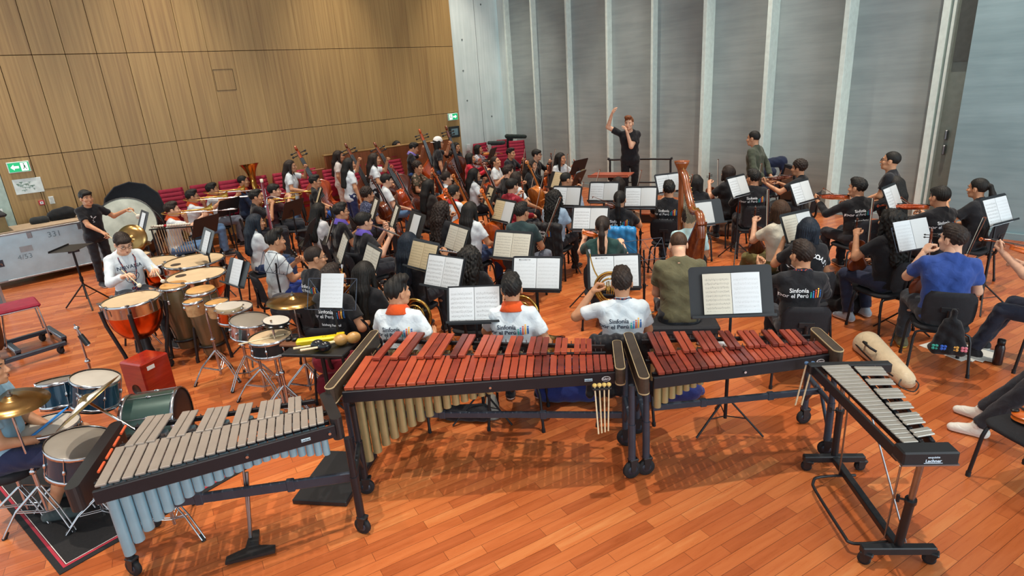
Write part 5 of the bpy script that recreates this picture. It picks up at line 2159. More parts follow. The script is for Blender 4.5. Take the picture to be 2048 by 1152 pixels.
mb = MB(); mb.box((-3.5, 3, -.05), (24, 20, .1)); struct('floor', mb, FLOORM)
mb = MB(); mb.box((-3.5, 3, ZC + .1), (24, 20, .2)); struct('ceiling', mb, M('white_ceiling', 'd8d8d4', .9))

# timber wall: veneer boards in three storeys with shadow gaps
mb = MB()
ys = [.18] + [.665 + .4925 * i for i in range(20)] + [10.4]
ys = [y for y in ys if y <= 10.4]
zs = [0, 2.115, 3.83, ZC]
for i in range(len(ys) - 1):
    for j in range(3):
        gap = .009 if i < 8 else .002
        mb.box((XW - .02, (ys[i] + ys[i + 1]) / 2, (zs[j] + zs[j + 1]) / 2), (.04, ys[i + 1] - ys[i] - gap, zs[j + 1] - zs[j] - .012), bev=.002)
struct('wall_left', mb, PANEL)
mb = MB(); mb.box((XW - .08, 5.3, ZC / 2), (.08, 10.3, ZC)); struct('wall_left_backing', mb, M('gap_shadow_board', '2b1f12', .9))
mb = MB(); mb.box((XW - .1, 11.25, ZC / 2), (.14, 1.68, ZC)); mb.box((XW + .2, YB + .03, ZC / 2), (.36, .1, ZC)); struct('wall_corner', mb, CONC)
mb = MB()
for y in (11.25,):
    mb.box((XW - .03, y, ZC / 2), (.006, .012, ZC))
for y, z in ((10.75, 4.0), (10.75, 2.4), (11.6, 1.9), (11.5, 4.9), (10.7, 3.2)):
    mb.cyl((XW - .035, y, z), (XW - .024, y, z), .025, n=10)
struct('trim_1', mb, M('concrete_joint', '6d7a78', .9))
mb = MB(); mb.box((XW - .1, -3.4, ZC / 2), (.14, 7.15, ZC)); struct('wall_left_plaster', mb, M('pale_green_plaster', 'b4c8be', .7))
# inspection hatch and the small door leaf outlined in the veneer
mb = MB()
def outline(mb, y0, y1, z0, z1, w=.008):
    x = XW + .003
    for a, b in (((y0, z0), (y1, z0)), ((y0, z1), (y1, z1))): mb.box((x, (a[0] + b[0]) / 2, a[1]), (.006, y1 - y0, w))
    for y in (y0, y1): mb.box((x, y, (z0 + z1) / 2), (.006, w, z1 - z0))
outline(mb, 4.13, 4.53, 3.05, 3.47)
outline(mb, .70, 1.15, 0.02, 1.5, .006)
struct('trim_2', mb, M('seam_brown', '4a361e', .8))
# grey boarded back wall with projecting fins
fx = [-13.72, -12.65, -11.38, -10.07, -8.76, -7.36, -6.0, -4.6]
mb = MB()
e = [XW + .4] + fx[1:] + [-3.25]
for i in range(len(e) - 1):
    mb.box(((e[i] + e[i + 1]) / 2, YB + .05, ZC / 2), (e[i + 1] - e[i] - .02, .08, ZC), bev=.004)
struct('wall_back', mb, GREYC)
for i, x in enumerate(fx):
    d = .16 if i < 5 else (.3 if i < 7 else .36)
    w = .06 if i < 5 else .085
    mb = MB(); mb.box((x, YB - d / 2 + .06, ZC / 2), (w, d + .12, ZC), bev=.004); struct('trim_%d' % (i + 3), mb, FIN)
mb = MB(); mb.box((-8.6, YB - .02, .05), (10.4, .03, .1)); struct('baseboard_back', mb, GREYC)
# the door recess with its posts, and the projecting concrete wall on the right
mb = MB()
mb.box((-3.2, YB - .06, ZC / 2), (.1, .28, ZC), bev=.005)
mb.box((-3.09, YB - .1, ZC / 2), (.04, .2, ZC), bev=.004)
struct('trim_12', mb, FIN)
mb = MB(); mb.box((-2.92, YB - .02, ZC / 2), (.4, .1, ZC)); struct('door_1', mb, FIND)
for z in (1.52, 1.28):
    mb = MB(); mb.box((-2.95, YB - .11, z), (.05, .08, .16), bev=.015)
    tag(mb.build('wall_switch', STEEL), 'steel latch plate on the narrow door, %s one' % ('upper' if z > 1.4 else 'lower'), 'latch')
mb = MB(); mb.box((1.6, YB - .2, ZC / 2), (8.7, .45, ZC)); struct('wall_right_back', mb, BLUEC)
mb = MB(); mb.box((1.5, YB - .45, .05), (8.5, .05, .1)); struct('baseboard_right', mb, BLUEC)
o = empty('ventilation_grille', (-2.9, YB - .1, 3.3), 0, 'tall dark ventilation grille high in the narrow door recess', 'vent')
mb = MB(); mb.box((0, 0, 0), (.26, .03, 1.3)); mb.build('grille', M('grille_grey', '4d524f', .6), o)
mb = MB(); mb.box((.16, -.03, 0), (.035, .07, 1.3), bev=.003); mb.build('side_rail', FIN, o)


def exit_sign(y, z, arrow_left, label):
    o = empty('exit_sign', (XW + .03, y, z), 0, label, 'exit sign')
    mb = MB(); mb.box((0, 0, 0), (.05, .33, .19), bev=.006); mb.build('frame', M('sign_frame', 'dfe8e2', .5), o)
    k = NT('exit_green' + str(arrow_left)); k.b.inputs['Base Color'].default_value = lin('12935c'); k.b.inputs['Emission Color'].default_value = lin('18b070'); k.b.inputs['Emission Strength'].default_value = .9
    mb = MB(); mb.box((.026, 0, 0), (.004, .3, .16)); mb.build('panel', k.m, o)
    k = NT('exit_white' + str(arrow_left)); k.b.inputs['Base Color'].default_value = lin('ffffff'); k.b.inputs['Emission Color'].default_value = (1, 1, 1, 1); k.b.inputs['Emission Strength'].default_value = 1.1
    mb = MB(); s = -1 if arrow_left else 1
    P3 = lambda pts: [(.0295, s * a, b) for a, b in pts]
    c = .05
    mb.add(P3([(.12, 0), (.07, .05), (.07, .02), (-.0, .02), (-.0, -.02), (.07, -.02), (.07, -.05)]), [tuple(range(7))])
    mb.add(P3([(-.13, -.07), (-.03, -.07), (-.03, .07), (-.13, .07)]), [(0, 1, 2, 3)])
    p = mb.build('arrow_and_door', k.m, o)
    mb = MB()
    r = lambda pts: [(.0305, s * a, b) for a, b in pts]
    mb.add(r([(-.078 + .013 * math.cos(a), .047 + .013 * math.sin(a)) for a in [2 * PI * i / 10 for i in range(10)]]), [tuple(range(10))])
    mb.add(r([(-.095, .03), (-.068, .03), (-.072, -.01), (-.05, -.035), (-.06, -.045), (-.085, -.015), (-.1, -.055), (-.112, -.05), (-.095, -.01)]), [tuple(range(9))])
    mb.build('running_figure', M('exit_ink', '12804f', .6), p)


exit_sign(.47, 1.95, True, 'green exit sign with left arrow at the left end of the timber wall')
exit_sign(10.15, 2.01, False, 'green exit sign with right arrow at the right end of the timber wall')


def wall_plate(name, label, cat, y, z, w, h, col, parts=(), d=.02, mat=None):
    o = empty(name, (XW + d / 2 + .002, y, z), 0, label, cat)
    mb = MB(); mb.box((0, 0, 0), (d, w, h), bev=.003); mb.build('plate', mat or M('plate_' + col, col, .5), o)
    for pn, py, pz, pw, ph, pc in parts:
        mb = MB(); mb.box((d / 2 + .001, py, pz), (.003, pw, ph)); mb.build(pn, M('plate_' + pc, pc, .5), o)
    return o


o = wall_plate('evacuation_plan', 'white escape route plan framed on the timber wall', 'notice', .52, 1.6, .42, .27, 'dfeae6')
mb = MB()
r = random.Random(3)
for i in range(16):
    a, b = r.uniform(-.15, .1), r.uniform(-.07, .08)
    mb.box((.012, a, b), (.002, r.uniform(.02, .09), .006)); mb.box((.012, a, b - .015), (.002, .005, .03))
mb.build('floor_plan_drawing', M('plan_green', '4b7a5c', .7), o)
wall_plate('fire_alarm', 'small red fire alarm point below the escape plan', 'fire alarm', .63, 1.27, .085, .085, 'b81e30', [('window', 0, 0, .05, .05, 'f0f0f0'), ('button', 0, 0, .016, .016, '202020')], .04)
wall_plate('light_switch', 'white light switch plate right of the red alarm under the plan', 'light switch', .79, 1.29, .08, .14, 'dfe3dc', [('rocker', 0, .03, .05, .05, 'c8ccc6'), ('rocker', 0, -.03, .05, .05, 'c8ccc6')])
wall_plate('paper_sign', 'white paper notice on the pale wall left of the timber', 'notice', -.1, 1.15, .3, .22, 'e4ece8')
wall_plate('wall_screen', 'dark framed touch screen beside the right exit sign', 'screen', 10.16, 1.6, .34, .3, '222a2c', [('display', 0, 0, .22, .18, '6c8a92')], .05)
wall_plate('light_switch', 'white switch plate below the touch screen', 'light switch', 10.03, 1.2, .09, .17, 'd5e4e6', [('rocker', 0, 0, .05, .08, 'b5c6cb')])
wall_plate('fire_alarm', 'small red fire alarm point below the touch screen', 'fire alarm', 10.24, 1.2, .1, .1, 'b81e30', [('window', 0, 0, .05, .05, 'f0f0f0')], .04)
wall_plate('paper_sign', 'white card on the pale concrete beside the red chairs', 'notice', 10.62, 1.12, .13, .17, 'e4f2f0')

# low timber partition in front of the back stalls
mb = MB(); mb.box((-13.5, 7.72, .74), (.07, 3.55, 1.48), bev=.01); mb.box((-13.5, 5.5, .61), (.06, .87, 1.22), bev=.01); struct('partition', mb, DARKW)
mb = MB(); mb.box((-13.5, 7.72, 1.495), (.12, 3.6, .03), bev=.006); struct('trim_13', mb, wood('oak_cap', '8a6a3a', 'a8834c', .4, (30, 1, 30)))

# ------------------------------------------------------------------ light and camera
w = bpy.data.worlds.new('daylight')
bpy.context.scene.world = w
w.use_nodes = True
bg = w.node_tree.nodes['Background']
bg.inputs[0].default_value = (.8, .92, 1.0, 1)
bg.inputs[1].default_value = 1.35
for x in (-13, -9.5, -6, -2.6):
    for y in (-.4, 3.3, 6.9, 10.4):
        l = bpy.data.lights.new('ceiling_spot', 'SPOT')
        l.energy = 1650
        l.color = (1, .9, .76)
        l.spot_size = math.radians(56)
        l.spot_blend = .9
        l.shadow_soft_size = .06
        o = bpy.data.objects.new('ceiling_spot', l)
        o.location = (x, y, ZC - .1)
        C.objects.link(o)
l = bpy.data.lights.new('window_daylight', 'AREA')
l.shape = 'RECTANGLE'
l.size, l.size_y = 9, 6
l.energy = 1000
l.color = (.8, .94, 1)
o = bpy.data.objects.new('window_daylight', l)
o.location = (8.4, 5, 4.2)
o.rotation_euler = (0, PI / 2, 0)
C.objects.link(o)
l = bpy.data.lights.new('door_daylight', 'AREA')  # unseen lamp added to lay a cool sheen on the left floor
l.shape = 'RECTANGLE'
l.size, l.size_y = 2.4, 2.6
l.energy = 150
l.color = (.78, .92, 1)
o = bpy.data.objects.new('door_daylight', l)
o.location = (XW + .06, -2.3, 1.5)
o.rotation_euler = (0, -PI / 2, 0)
C.objects.link(o)
mb = MB(); mb.box((XW - .01, -2.3, 1.5), (.03, 2.5, 2.7)); mb.box((XW, -2.3, 1.5), (.05, .06, 2.7)); struct('window_1', mb, M('daylit_glazing', 'cfe4ec', .2))  # out-of-view pane and bar, added to go with the sheen lamp
cam = bpy.data.cameras.new('camera')
co = bpy.data.objects.new('camera', cam)
C.objects.link(co)
cam.sensor_width = 36
cam.lens = 36 * 1200 / 2048
co.matrix_world = Matrix(((0.657778, -0.202292, 0.725538, 0.0), (0.750291, 0.26073, -0.607522, 0.0), (-0.066273, 0.94398, 0.323281, 2.8), (0, 0, 0, 1)))
cam.clip_start = .05
bpy.context.scene.camera = co
vs = bpy.context.scene.view_settings
vs.view_transform = 'Standard'
vs.look = 'None'
vs.gamma = 1
vs.use_curve_mapping = False
vs.exposure = -0.12


# ------------------------------------------------------------------ the orchestra
CON = Vector((-8.25, 10.2, 0))


def aim(x, y, off=0):
    return math.degrees(math.atan2(-(CON.x - x), CON.y - y)) + off


def pp(key, who, label, x, y, off=0, az=None, chair=True, fwd=0.0, **kw):
    """Seat or stand a person with the head over (x, y)."""
    f = az if az is not None else aim(x, y, off)
    s, ln = kw.get('s', 1.0), kw.get('lean', 4)
    a = math.radians(f)
    back = .03 + .665 * s * math.sin(math.radians(ln))
    px, py = x + math.sin(a) * back, y - math.cos(a) * back
    d2 = math.hypot(px, py)
    p = person(key, 'person ' + label, (px, py, kw.pop('z0', 0)), f, lod=0 if d2 < 6.6 else 1, **kw)
    p['who'] = who
    if kw.get('pose', 'sit') == 'sit' and chair:
        chair_at((px + math.sin(a) * -.03, py + math.cos(a) * .03), f, 'black orchestra chair under ' + who)
    return p


JEAN, LJEAN, GJEAN, DKT = '31456b', '5c7ea6', '6f7785', '24262c'

# --- percussion players
pp('gong', 'the gong player', 'standing in black tee with white chest print, beater arm over the big drum', -11.87, 1.11, az=-70, pose='stand', s=.94, act='drum', front='print', hair='fringe', lh=(-.46, .24, 1.2), rh=(.06, .36, .96), skin=1, bottom=DKT)
NIRV = []
_vs, _fs = text_mesh('NIRVANA', .062, .0008, 'CENTER')
NIRV.append(([(v.x, v.y + .03) for v in _vs], _fs, 0))
_ring = []
for _i in range(40):
    _a = 2 * PI * _i / 40
    _r = .075 + .006 * math.sin(3 * _a + 1)
    _ring.append((_r * math.cos(_a) * 1.05, -.075 + _r * .92 * math.sin(_a)))
for _i in range(40):
    _j = (_i + 1) % 40
    _p, _q = _ring[_i], _ring[_j]
    NIRV.append(([_p, _q, (_q[0] * .92, -.075 + (_q[1] + .075) * .92), (_p[0] * .92, -.075 + (_p[1] + .075) * .92)], [(0, 1, 2, 3)], 0))
for _cx in (-.028, .028):
    for _s in (-1, 1):
        NIRV.append(([(_cx - .014, -.055 - _s * .014), (_cx - .01, -.055 - _s * .017), (_cx + .014, -.055 + _s * .014), (_cx + .01, -.055 + _s * .017)], [(0, 1, 2, 3)], 0))
for _i in range(8):
    _x = -.04 + .01 * _i
    NIRV.append(([(_x, -.1 + .008 * math.sin(_i * 1.4)), (_x + .01, -.1 + .008 * math.sin(_i * 1.4 + 1.4)), (_x + .01, -.105 + .008 * math.sin(_i * 1.4 + 1.4)), (_x, -.105 + .008 * math.sin(_i * 1.4))], [(0, 1, 2, 3)], 0))
LANY = pattern_cloth('bright_lanyard', '1d2a4a', 'd0552a', 60)
pp('nirvana', 'the timpani player', 'in white printed sweatshirt, glasses and lanyard, seated with two mallets at the timpani', -8.24, 0.98, az=-80, act='drum', top='white', sleeve='long', front=(NIRV, [M('ink_navy', '18263f', .7)]), glasses=True, lanyard=LANY, hair='fringe', hc='dark', skin=0, pitch=-22, lean=8, dz=.16, chair=False, rh=(.17, .42, 1.0), lh=(-.17, .42, .98))
pp('drummer', 'the drum kit player', 'in pale blue tee and navy shorts at the drum kit, cut by left edge', -5.22, -.34, az=-22, act='lap', top='8fb4c8', bottom='2b3150', shorts=True, hair='short', shoes=('3d4a4c', '2b3132'), skin=1, chair=False, spread=.14, feet=.2)

# --- brass
OR = 'd9531e'
for key, who, lab, u, kw in (
    ('tb1', 'the trombonist nearest the big drum', 'in white polo with orange collar raising a trombone, nearest the big drum', (-11.14, 2.15), {}),
    ('tb2', 'the trombonist in dark glasses', 'in white polo with orange collar and dark glasses raising a trombone', (-12.36, 2.77), dict(glasses=True)),
    ('tb3', 'the third trombonist', 'in white polo with orange collar holding the third trombone, beside the tuba', (-12.94, 3.28), {})):
    pp(key, who, lab, *u, az=-12, act='trombone', top='white', collar=OR, bottom=LJEAN if key != 'tb3' else GJEAN, hair='short', hc='dark' if key == 'tb1' else 'black', skin=0 if key == 'tb1' else 1, **kw)
    wind_for(key, 'trombone', who)
pp('tuba', 'the tuba player', 'in navy jacket with orange tie behind the upright tuba', -13.32, 4.01, az=-20, act='tuba', top='navy', sleeve='long', collar=OR, hair='buzz', s=1.03, bottom='24344f', bulk=1.1)
wind_for('tuba', 'tuba', 'the player in the navy jacket')
pp('tp1', 'the trumpeter in front', 'in black tee with white sleeve print lifting a trumpet, in front', -10.99, 3.47, az=-18, act='trumpet', front='print', hair='short')
pp('tp2', 'the trumpeter with parted hair', 'in dark maroon top with parted hair lifting a trumpet', -11.41, 3.95, az=-18, act='trumpet', top='3a1d22', hair='fringe', skin=0)
for k, w_ in (('tp1', 'the player in black with the sleeve print'), ('tp2', 'the player with parted hair')): wind_for(k, 'trumpet', w_)
HORNB = dict(act='horn', bottom=DKT)
pp('hn1', 'the horn player hidden behind the loose sheet', 'in black logo tee holding a horn, head hidden behind a loose music sheet', -5.19, 2.16, az=42, back='logo', hair='short', hc='dark', twist=-12, **HORNB)
pp('hn2', 'the horn player with faded hair', 'in white logo polo with orange collar and faded black hair, beside the marimba', -4.31, 2.35, az=38, top='white', collar=OR, back='logo_dark', hair='quiff', yaw=-35, **HORNB)
pp('hn3', 'the horn player behind the marimba stand', 'in white logo polo with orange collar, behind the tall marimba score stand', -3.6, 3.01, az=40, top='white', collar=OR, back='logo_dark', hair='short', yaw=10, **HORNB)
pp('hn4', 'the horn player with a lanyard', 'in white logo tee with coloured lanyard round the neck, playing horn', -2.99, 3.68, az=44, top='white', back='logo_dark', hair='short', hc='dark', lh=(-.24, .2, 1.07), rh=(.1, .3, .9), act='horn', lanyard=LANY, bottom=DKT)
for k, w_ in (('hn1', 'the player behind the loose sheet'), ('hn2', 'the white-shirted player beside the marimba'), ('hn3', 'the player behind the tall score stand'), ('hn4', 'the player with the lanyard')): wind_for(k, 'horn', w_)

# --- woodwind
pp('sax', 'the player in blue trousers and glasses', 'in black print tee, glasses and bright blue trousers, instrument on lap', -11.74, 4.9, az=-25, act='lap', front='print', glasses=True, bottom='2550a0', hair='short')
pp('fg1', 'the bassoonist', 'with long black hair in white tee holding a dark red bassoon', -8.76, 2.7, az=-5, act='reed', top='white', hair='long', hc='blue', fem=1, s=.96, bottom=JEAN)
wind_for('fg1', 'bassoon', 'the player in white with long black hair')
pp('cl1', 'the clarinettist in plain white', 'in plain white tee with swept black hair playing a clarinet', -7.23, 2.4, az=0, act='reed', top='white', hair='quiff', bottom='2a3f8a')
wind_for('cl1', 'clarinet', 'the player in the plain white tee')
pp('cl2', 'the bespectacled clarinettist', 'in black logo tee and thin glasses, cropped hair, playing a clarinet', -6.03, 2.38, az=12, act='reed', back='logo', glasses=True, hair='buzz', hc='dark', yaw=-25)
wind_for('cl2', 'clarinet', 'the player with thin glasses')
pp('ob1', 'the oboist with a purple collar', 'in black polo with purple collar and glasses playing an oboe', -8.2, 3.73, az=-10, act='reed', collar='6a58b8', glasses=True, hair='short')
wind_for('ob1', 'oboe', 'the player with purple collar and glasses')
pp('fl1', 'the flautist with a purple collar', 'in black polo with purple collar playing a silver flute', -7.23, 3.59, az=-2, act='flute', collar='6a58b8', hair='fringe', skin=0)
wind_for('fl1', 'flute', 'the player with the purple collar')
pp('ob2', 'the player with long straight hair in white', 'with long straight black hair and pale tee, back turned, left of the purple collars', -8.7, 3.63, az=4, act='reed', top='d5d6d8', hair='long', fem=1, s=.96)
wind_for('ob2', 'oboe', 'the player with long straight hair')
pp('fl2', 'the flautist with long blue-black hair', 'with very long blue-black hair in black, back to the camera', -5.74, 3.36, az=22, act='flute', hair='long', hc='blue', fem=1, s=.98)
wind_for('fl2', 'flute', 'the player with blue-black hair')
pp('cl3', 'the player behind the clarinet sheets', 'in black with long dark hair, behind the double-page sheet right of the clarinets', -5.14, 2.49, az=25, act='reed', hair='long', fem=1, s=.95)
wind_for('cl3', 'clarinet', 'the long-haired player in black')
pp('va5', 'the viola player with long wavy hair', 'with long wavy black hair over a black top, seen from behind', -4.72, 3.44, az=33, act='vrest', hair='longcurly', fem=1, s=.96)

# --- double basses
pp('db1', 'the leftmost bass player', 'in white tee and light jeans standing with the leftmost double bass', -12.27, 4.67, az=-35, pose='stand', s=.94, act='bass', top='white', hair='long', hc='dark', fem=1, bottom=LJEAN)
pp('db2', 'the watching girl behind the basses', 'in cream top with dark hair standing by the timber partition behind the basses', -13.13, 6.14, az=-30, pose='stand', s=.93, act='stand', top='d9d2cc', hair='long', hc='dark', fem=1, bottom='cfc8c0')
pp('db3', 'the bass player in navy trousers', 'in white tee and navy trousers, back turned, hand up on a double bass', -11.15, 5.41, az=-8, pose='stand', s=.94, act='bass', top='white', hair='long', fem=1, bottom='27305a', lh=(-.12, .3, 1.52), rh=(.24, .1, .8))
pp('db4', 'the bass player at the partition', 'in white tee and black trousers standing at a bass by the partition', -11.19, 5.99, az=-25, pose='stand', s=.95, act='bass', top='white', hair='long', hc='dark', fem=1, bottom=DKT)
pp('db5', 'the bass player with a purple collar', 'in black polo with purple collar and jeans perched at a double bass', -12.46, 7.68, az=-30, pose='stand', s=.95, act='bass', collar='8a7ac8', hair='short', bottom='2f4f86', pitch=-20)
pp('db6', 'the bass player in a white cap', 'in black tee and backwards white cap standing at the last double bass', -11.88, 8.04, az=-25, pose='stand', act='bass', front='print', hair='bob', cap_white=True, glasses=True, bottom=JEAN, rh=(.26, .08, .85))
for i, (f, s_, lab, col) in enumerate((
    ((-12.0, 5.4), (-12.49, 4.93, 1.8), 'leftmost double bass, red-brown, leaning on the player in light jeans', 'red'),
    ((-11.3, 6.2), (-12.0, 5.75, 1.89), 'double bass with a long neck, held by the player in navy trousers', 'brown'),
    ((-11.0, 6.8), (-11.6, 6.24, 1.78), 'dark double bass leaning from the partition player towards the cellos', 'brown'),
    ((-12.0, 8.2), (-12.3, 7.82, 1.855), 'red-brown double bass of the player with the purple collar', 'red'),
    ((-12.1, 8.9), (-12.2, 8.5, 1.855), 'rightmost double bass, beside the player in the white cap', 'brown'))):
    bass_for(lab, (f[0], f[1], 0), s_, col, (.55, -.2))
pp('beh1', 'the listener behind the partition', 'with long black hair sitting behind the timber partition, only the head showing', -13.88, 8.12, az=-80, act='lap', hair='long', fem=1, top='2a2b33', z0=.27, legs=False, chair=False)
pp('beh2', 'the listener by the touch screen', 'with long black hair sitting below the touch screen beyond the partition', -13.7, 9.85, az=-80, act='lap', hair='long', fem=1, top='2a2b33', z0=.04)

# --- cellos and violas
pp('vc1', 'the cellist in white by the basses', 'in white tee bowing a red cello beside the basses', -10.31, 5.71, az=-20, act='cellorest', top='white', hair='fringe', skin=0, bottom=LJEAN)
cello_for('vc1', 'the player in white by the basses', 'red')
pp('vc2', 'the player in the dotted blouse', 'in navy dotted blouse with curly dark hair, back turned', -9.33, 4.77, az=-5, act='cellorest', top=pattern_cloth('dotted_navy', '222a4a', '8a90a8', 70).name, hair='curly', hc='dark', fem=1, s=.96)
cello_for('vc2', 'the player in the dotted blouse', 'brown')
pp('vc3', 'the cellist in a dark cardigan', 'with long black hair and dark cardigan beside an orange cello', -8.94, 5.78, az=-5, act='cellorest', top='2a2624', sleeve='long', hair='long', fem=1, s=.98)
cello_for('vc3', 'the player in the dark cardigan', 'orange')
pp('vc4', 'the cellist with a tied-back badge shirt', 'with tied dark hair in white shirt with a round badge, at a cello', -9.44, 6.5, az=-15, act='cello', top='white', hair='pony', hc='dark', fem=1, s=.98, skin=0)
cello_for('vc4', 'the player with tied hair', 'brown')
pp('vc5', 'the cellist with waist-long hair', 'with waist-long black hair in white tee playing a bright red cello', -9.26, 7.03, az=-25, act='cello', top='white', hair='long', fem=1, s=.98, bottom=DKT)
cello_for('vc5', 'the player with waist-long hair', 'red')
pp('vc6', 'the cellist with a red collar', 'in white tee with red collar and short black hair, back turned', -7.93, 5.56, az=8, act='cellorest', top='white', collar='c22a2a', hair='fringe')
cello_for('vc6', 'the player with the red collar', 'amber')
pp('vc7', 'the cellist with big curly hair', 'with a mass of dark curly hair in black tee, arm across an orange cello', -6.91, 4.65, az=0, act='cello', hair='longcurly', hc='dark', fem=1)
cello_for('vc7', 'the player with big curly hair', 'orange')
pp('vc8', 'the cellist with straight hair and white sleeves', 'with long dark hair and white sleeves, back turned, at an orange cello', -6.56, 4.86, az=12, act='cellorest', top='white', hair='long', fem=1, s=.98, bottom=JEAN)
cello_for('vc8', 'the player with white sleeves', 'orange', off=(.22, 0, 0))
pp('vc9', 'the cellist in a white top with brown hair', 'with brown hair in white top behind an amber cello, near the violas', -8.13, 7.1, az=-10, act='cello', top='white', hair='bob', hc='dark', fem=1, s=.97)
cello_for('vc9', 'the player in the white top with brown hair', 'amber', off=(.1, .1, 0))
pp('va1', 'the viola player near the partition', 'in white tee with untidy dark hair playing a viola flat under the chin', -12.33, 8.64, az=-30, act='vplay', top='white', hair='curly', hc='dark')
violin_play('va1', 'the player in white by the last bass', 'red', 'viola')
pp('va2', 'the viola player in red', 'in long red sleeves with dark hair playing a viola near the stacked chairs', -11.58, 8.7, az=-35, act='vplay', top='b81f32', sleeve='long', hair='bob', fem=1, s=.97)
violin_play('va2', 'the player in red sleeves', 'brown', 'viola')
pp('va3', 'the viola player by the stacked chairs', 'in patterned white top holding up an amber violin in front of the red chairs', -13.04, 10.09, az=-50, act='vplay', top=pattern_cloth('patterned_white', 'd8dbe4', '4a5a8a', 30).name, hair='bob', fem=1, s=.96)
violin_play('va3', 'the player in the patterned top', 'amber')
pp('va4', 'the player with head thrown back', 'in white tee with head tilted back, hands together at the chest', -10.37, 8.52, az=-60, act='vrest', top='white', hair='bun', hc='dark', fem=1, s=.96, pitch=20, rh=(.08, .24, .86), lh=(-.08, .24, .84))
pp('va6', 'the violinist in the back corner', 'in dark clothes holding a violin upright in front of the corner chairs', -11.15, 9.6, az=-70, act='vrest', top='26262c', sleeve='long', hair='short')
violin_rest('va6', 'the player in the back corner', 'brown')
pp('va7', 'the violinist in the floral olive tee', 'in olive floral tee with dark cap of hair hugging an orange violin', -11.35, 7.08, az=-55, act='vrest', top=pattern_cloth('olive_floral', '4a4434', 'a88a78', 16).name, hair='curly', hc='dark')
violin_rest('va7', 'the player in the olive floral tee', 'orange', bow=False)
pp('va8', 'the player in the red patterned hoodie', 'in red patterned hoodie with straight black hair, side view', -7.5, 6.44, az=0, act='vrest', top=pattern_cloth('red_hoodie', '8c1428', 'c8485a', 12).name, sleeve='long', hair='fringe', skin=0)
violin_rest('va8', 'the player in the red hoodie', 'red', 'viola')
pp('va9', 'the dark-haired player beside the red hoodie', 'in dark top with short hair between the red hoodie and the head-back player', -8.81, 7.49, az=-15, act='vrest', hair='short', hc='dark', skin=0)
violin_rest('va9', 'the player behind the red hoodie', 'brown', 'viola')

# --- violas and seconds in the middle
pp('vn1', 'the violinist in the green tee', 'in dark green tee with short black hair and pale jeans, back to the camera', -5.81, 5.12, az=28, act='vrest', top='2f4244', hair='short', bottom=GJEAN, yaw=-15, spread=.2)
violin_rest('vn1', 'the player in the green tee', 'red', 'viola', bowdir=(.5, .5, 1.4))
pp('vn2', 'the violinist in shiny blue', 'with long curly black hair in shiny pale blue top, back to the camera', -6.19, 6.12, az=20, act='vrest', top='9fb6cc', hair='longcurly', fem=1, s=.97)
violin_rest('vn2', 'the player in shiny blue', 'red', side=-.1)
pp('vn3', 'the violinist with long hair in black', 'in long black sleeves with long dark hair, violin upright on the knee', -9.04, 8.31, az=-55, act='vrest', sleeve='long', hair='long', hc='dark', fem=1)
violin_rest('vn3', 'the long-haired player in black sleeves', 'orange')
pp('vn4', 'the violinist in dark glasses by the wall', 'in black with short dark hair by the back wall, viola upright', -10.25, 9.61, az=-60, act='vrest', sleeve='long', hair='fringe', glasses=True, skin=0)
violin_rest('vn4', 'the bespectacled player by the back wall', 'brown', 'viola')
pp('vn5', 'the violinist in white nearest the back wall', 'with long black hair in white tee and pale jeans, legs crossed, violin raised', -9.28, 9.41, az=-95, act='vrest', top='white', hair='long', fem=1, s=.98, bottom='9fb6cf', shoes=('e4e6e8', 'e4e6e8'), feet=.6, yaw=20)
violin_rest('vn5', 'the player in white by the back wall', 'red')
pp('vn6', 'the player with cropped hair and grey top', 'with cropped dark hair in grey top, back turned, below the black stand', -7.12, 7.33, az=-20, act='vrest', top='4a4c52', hair='buzz')
violin_rest('vn6', 'the player in the grey top', 'brown')
pp('vn7', 'the violinist straight below the conductor', 'in black tee with shoulder-length dark hair directly below the conductor', -6.07, 7.41, az=24, act='vrest', hair='bob', hc='dark', fem=1, s=.97)
violin_rest('vn7', 'the player directly below the conductor', 'brown')
pp('vn8', 'the violinist with a ponytail and logo tee', 'with black ponytail in black logo tee, bow arm raised', -5.27, 6.46, az=30, act='vplay', back='logo', hair='pony', fem=1, s=.98)
violin_play('vn8', 'the player with ponytail and logo tee', 'brown')
pp('vn9', 'the violinist in the low-backed green top', 'with ponytail in dark green low-backed top, violin to the left', -4.42, 5.11, az=36, act='vplay', top='24423f', vneck=True, hair='pony', hc='dark', fem=1, s=.99, skin=0)
violin_play('vn9', 'the player in the green top', 'orange', bow=False)
pp('hp1', 'the player in pale cyan', 'in pale cyan tee half hidden behind the harp', -3.9, 6.04, az=35, act='lap', top='b9dde0', back='logo_dark', hair='short', hc='dark', s=.95)
pp('sc1', 'the man on the black bench', 'in olive tee with short brown hair, seated on a black bench, head bowed', -3.26, 4.89, az=42, act='lap', top='5e5a42', hair='buzz', hc='brown', skin=0, bulk=1.15, s=1.05, chair=False, pitch=-28, lean=10, bottom='2b2d33')

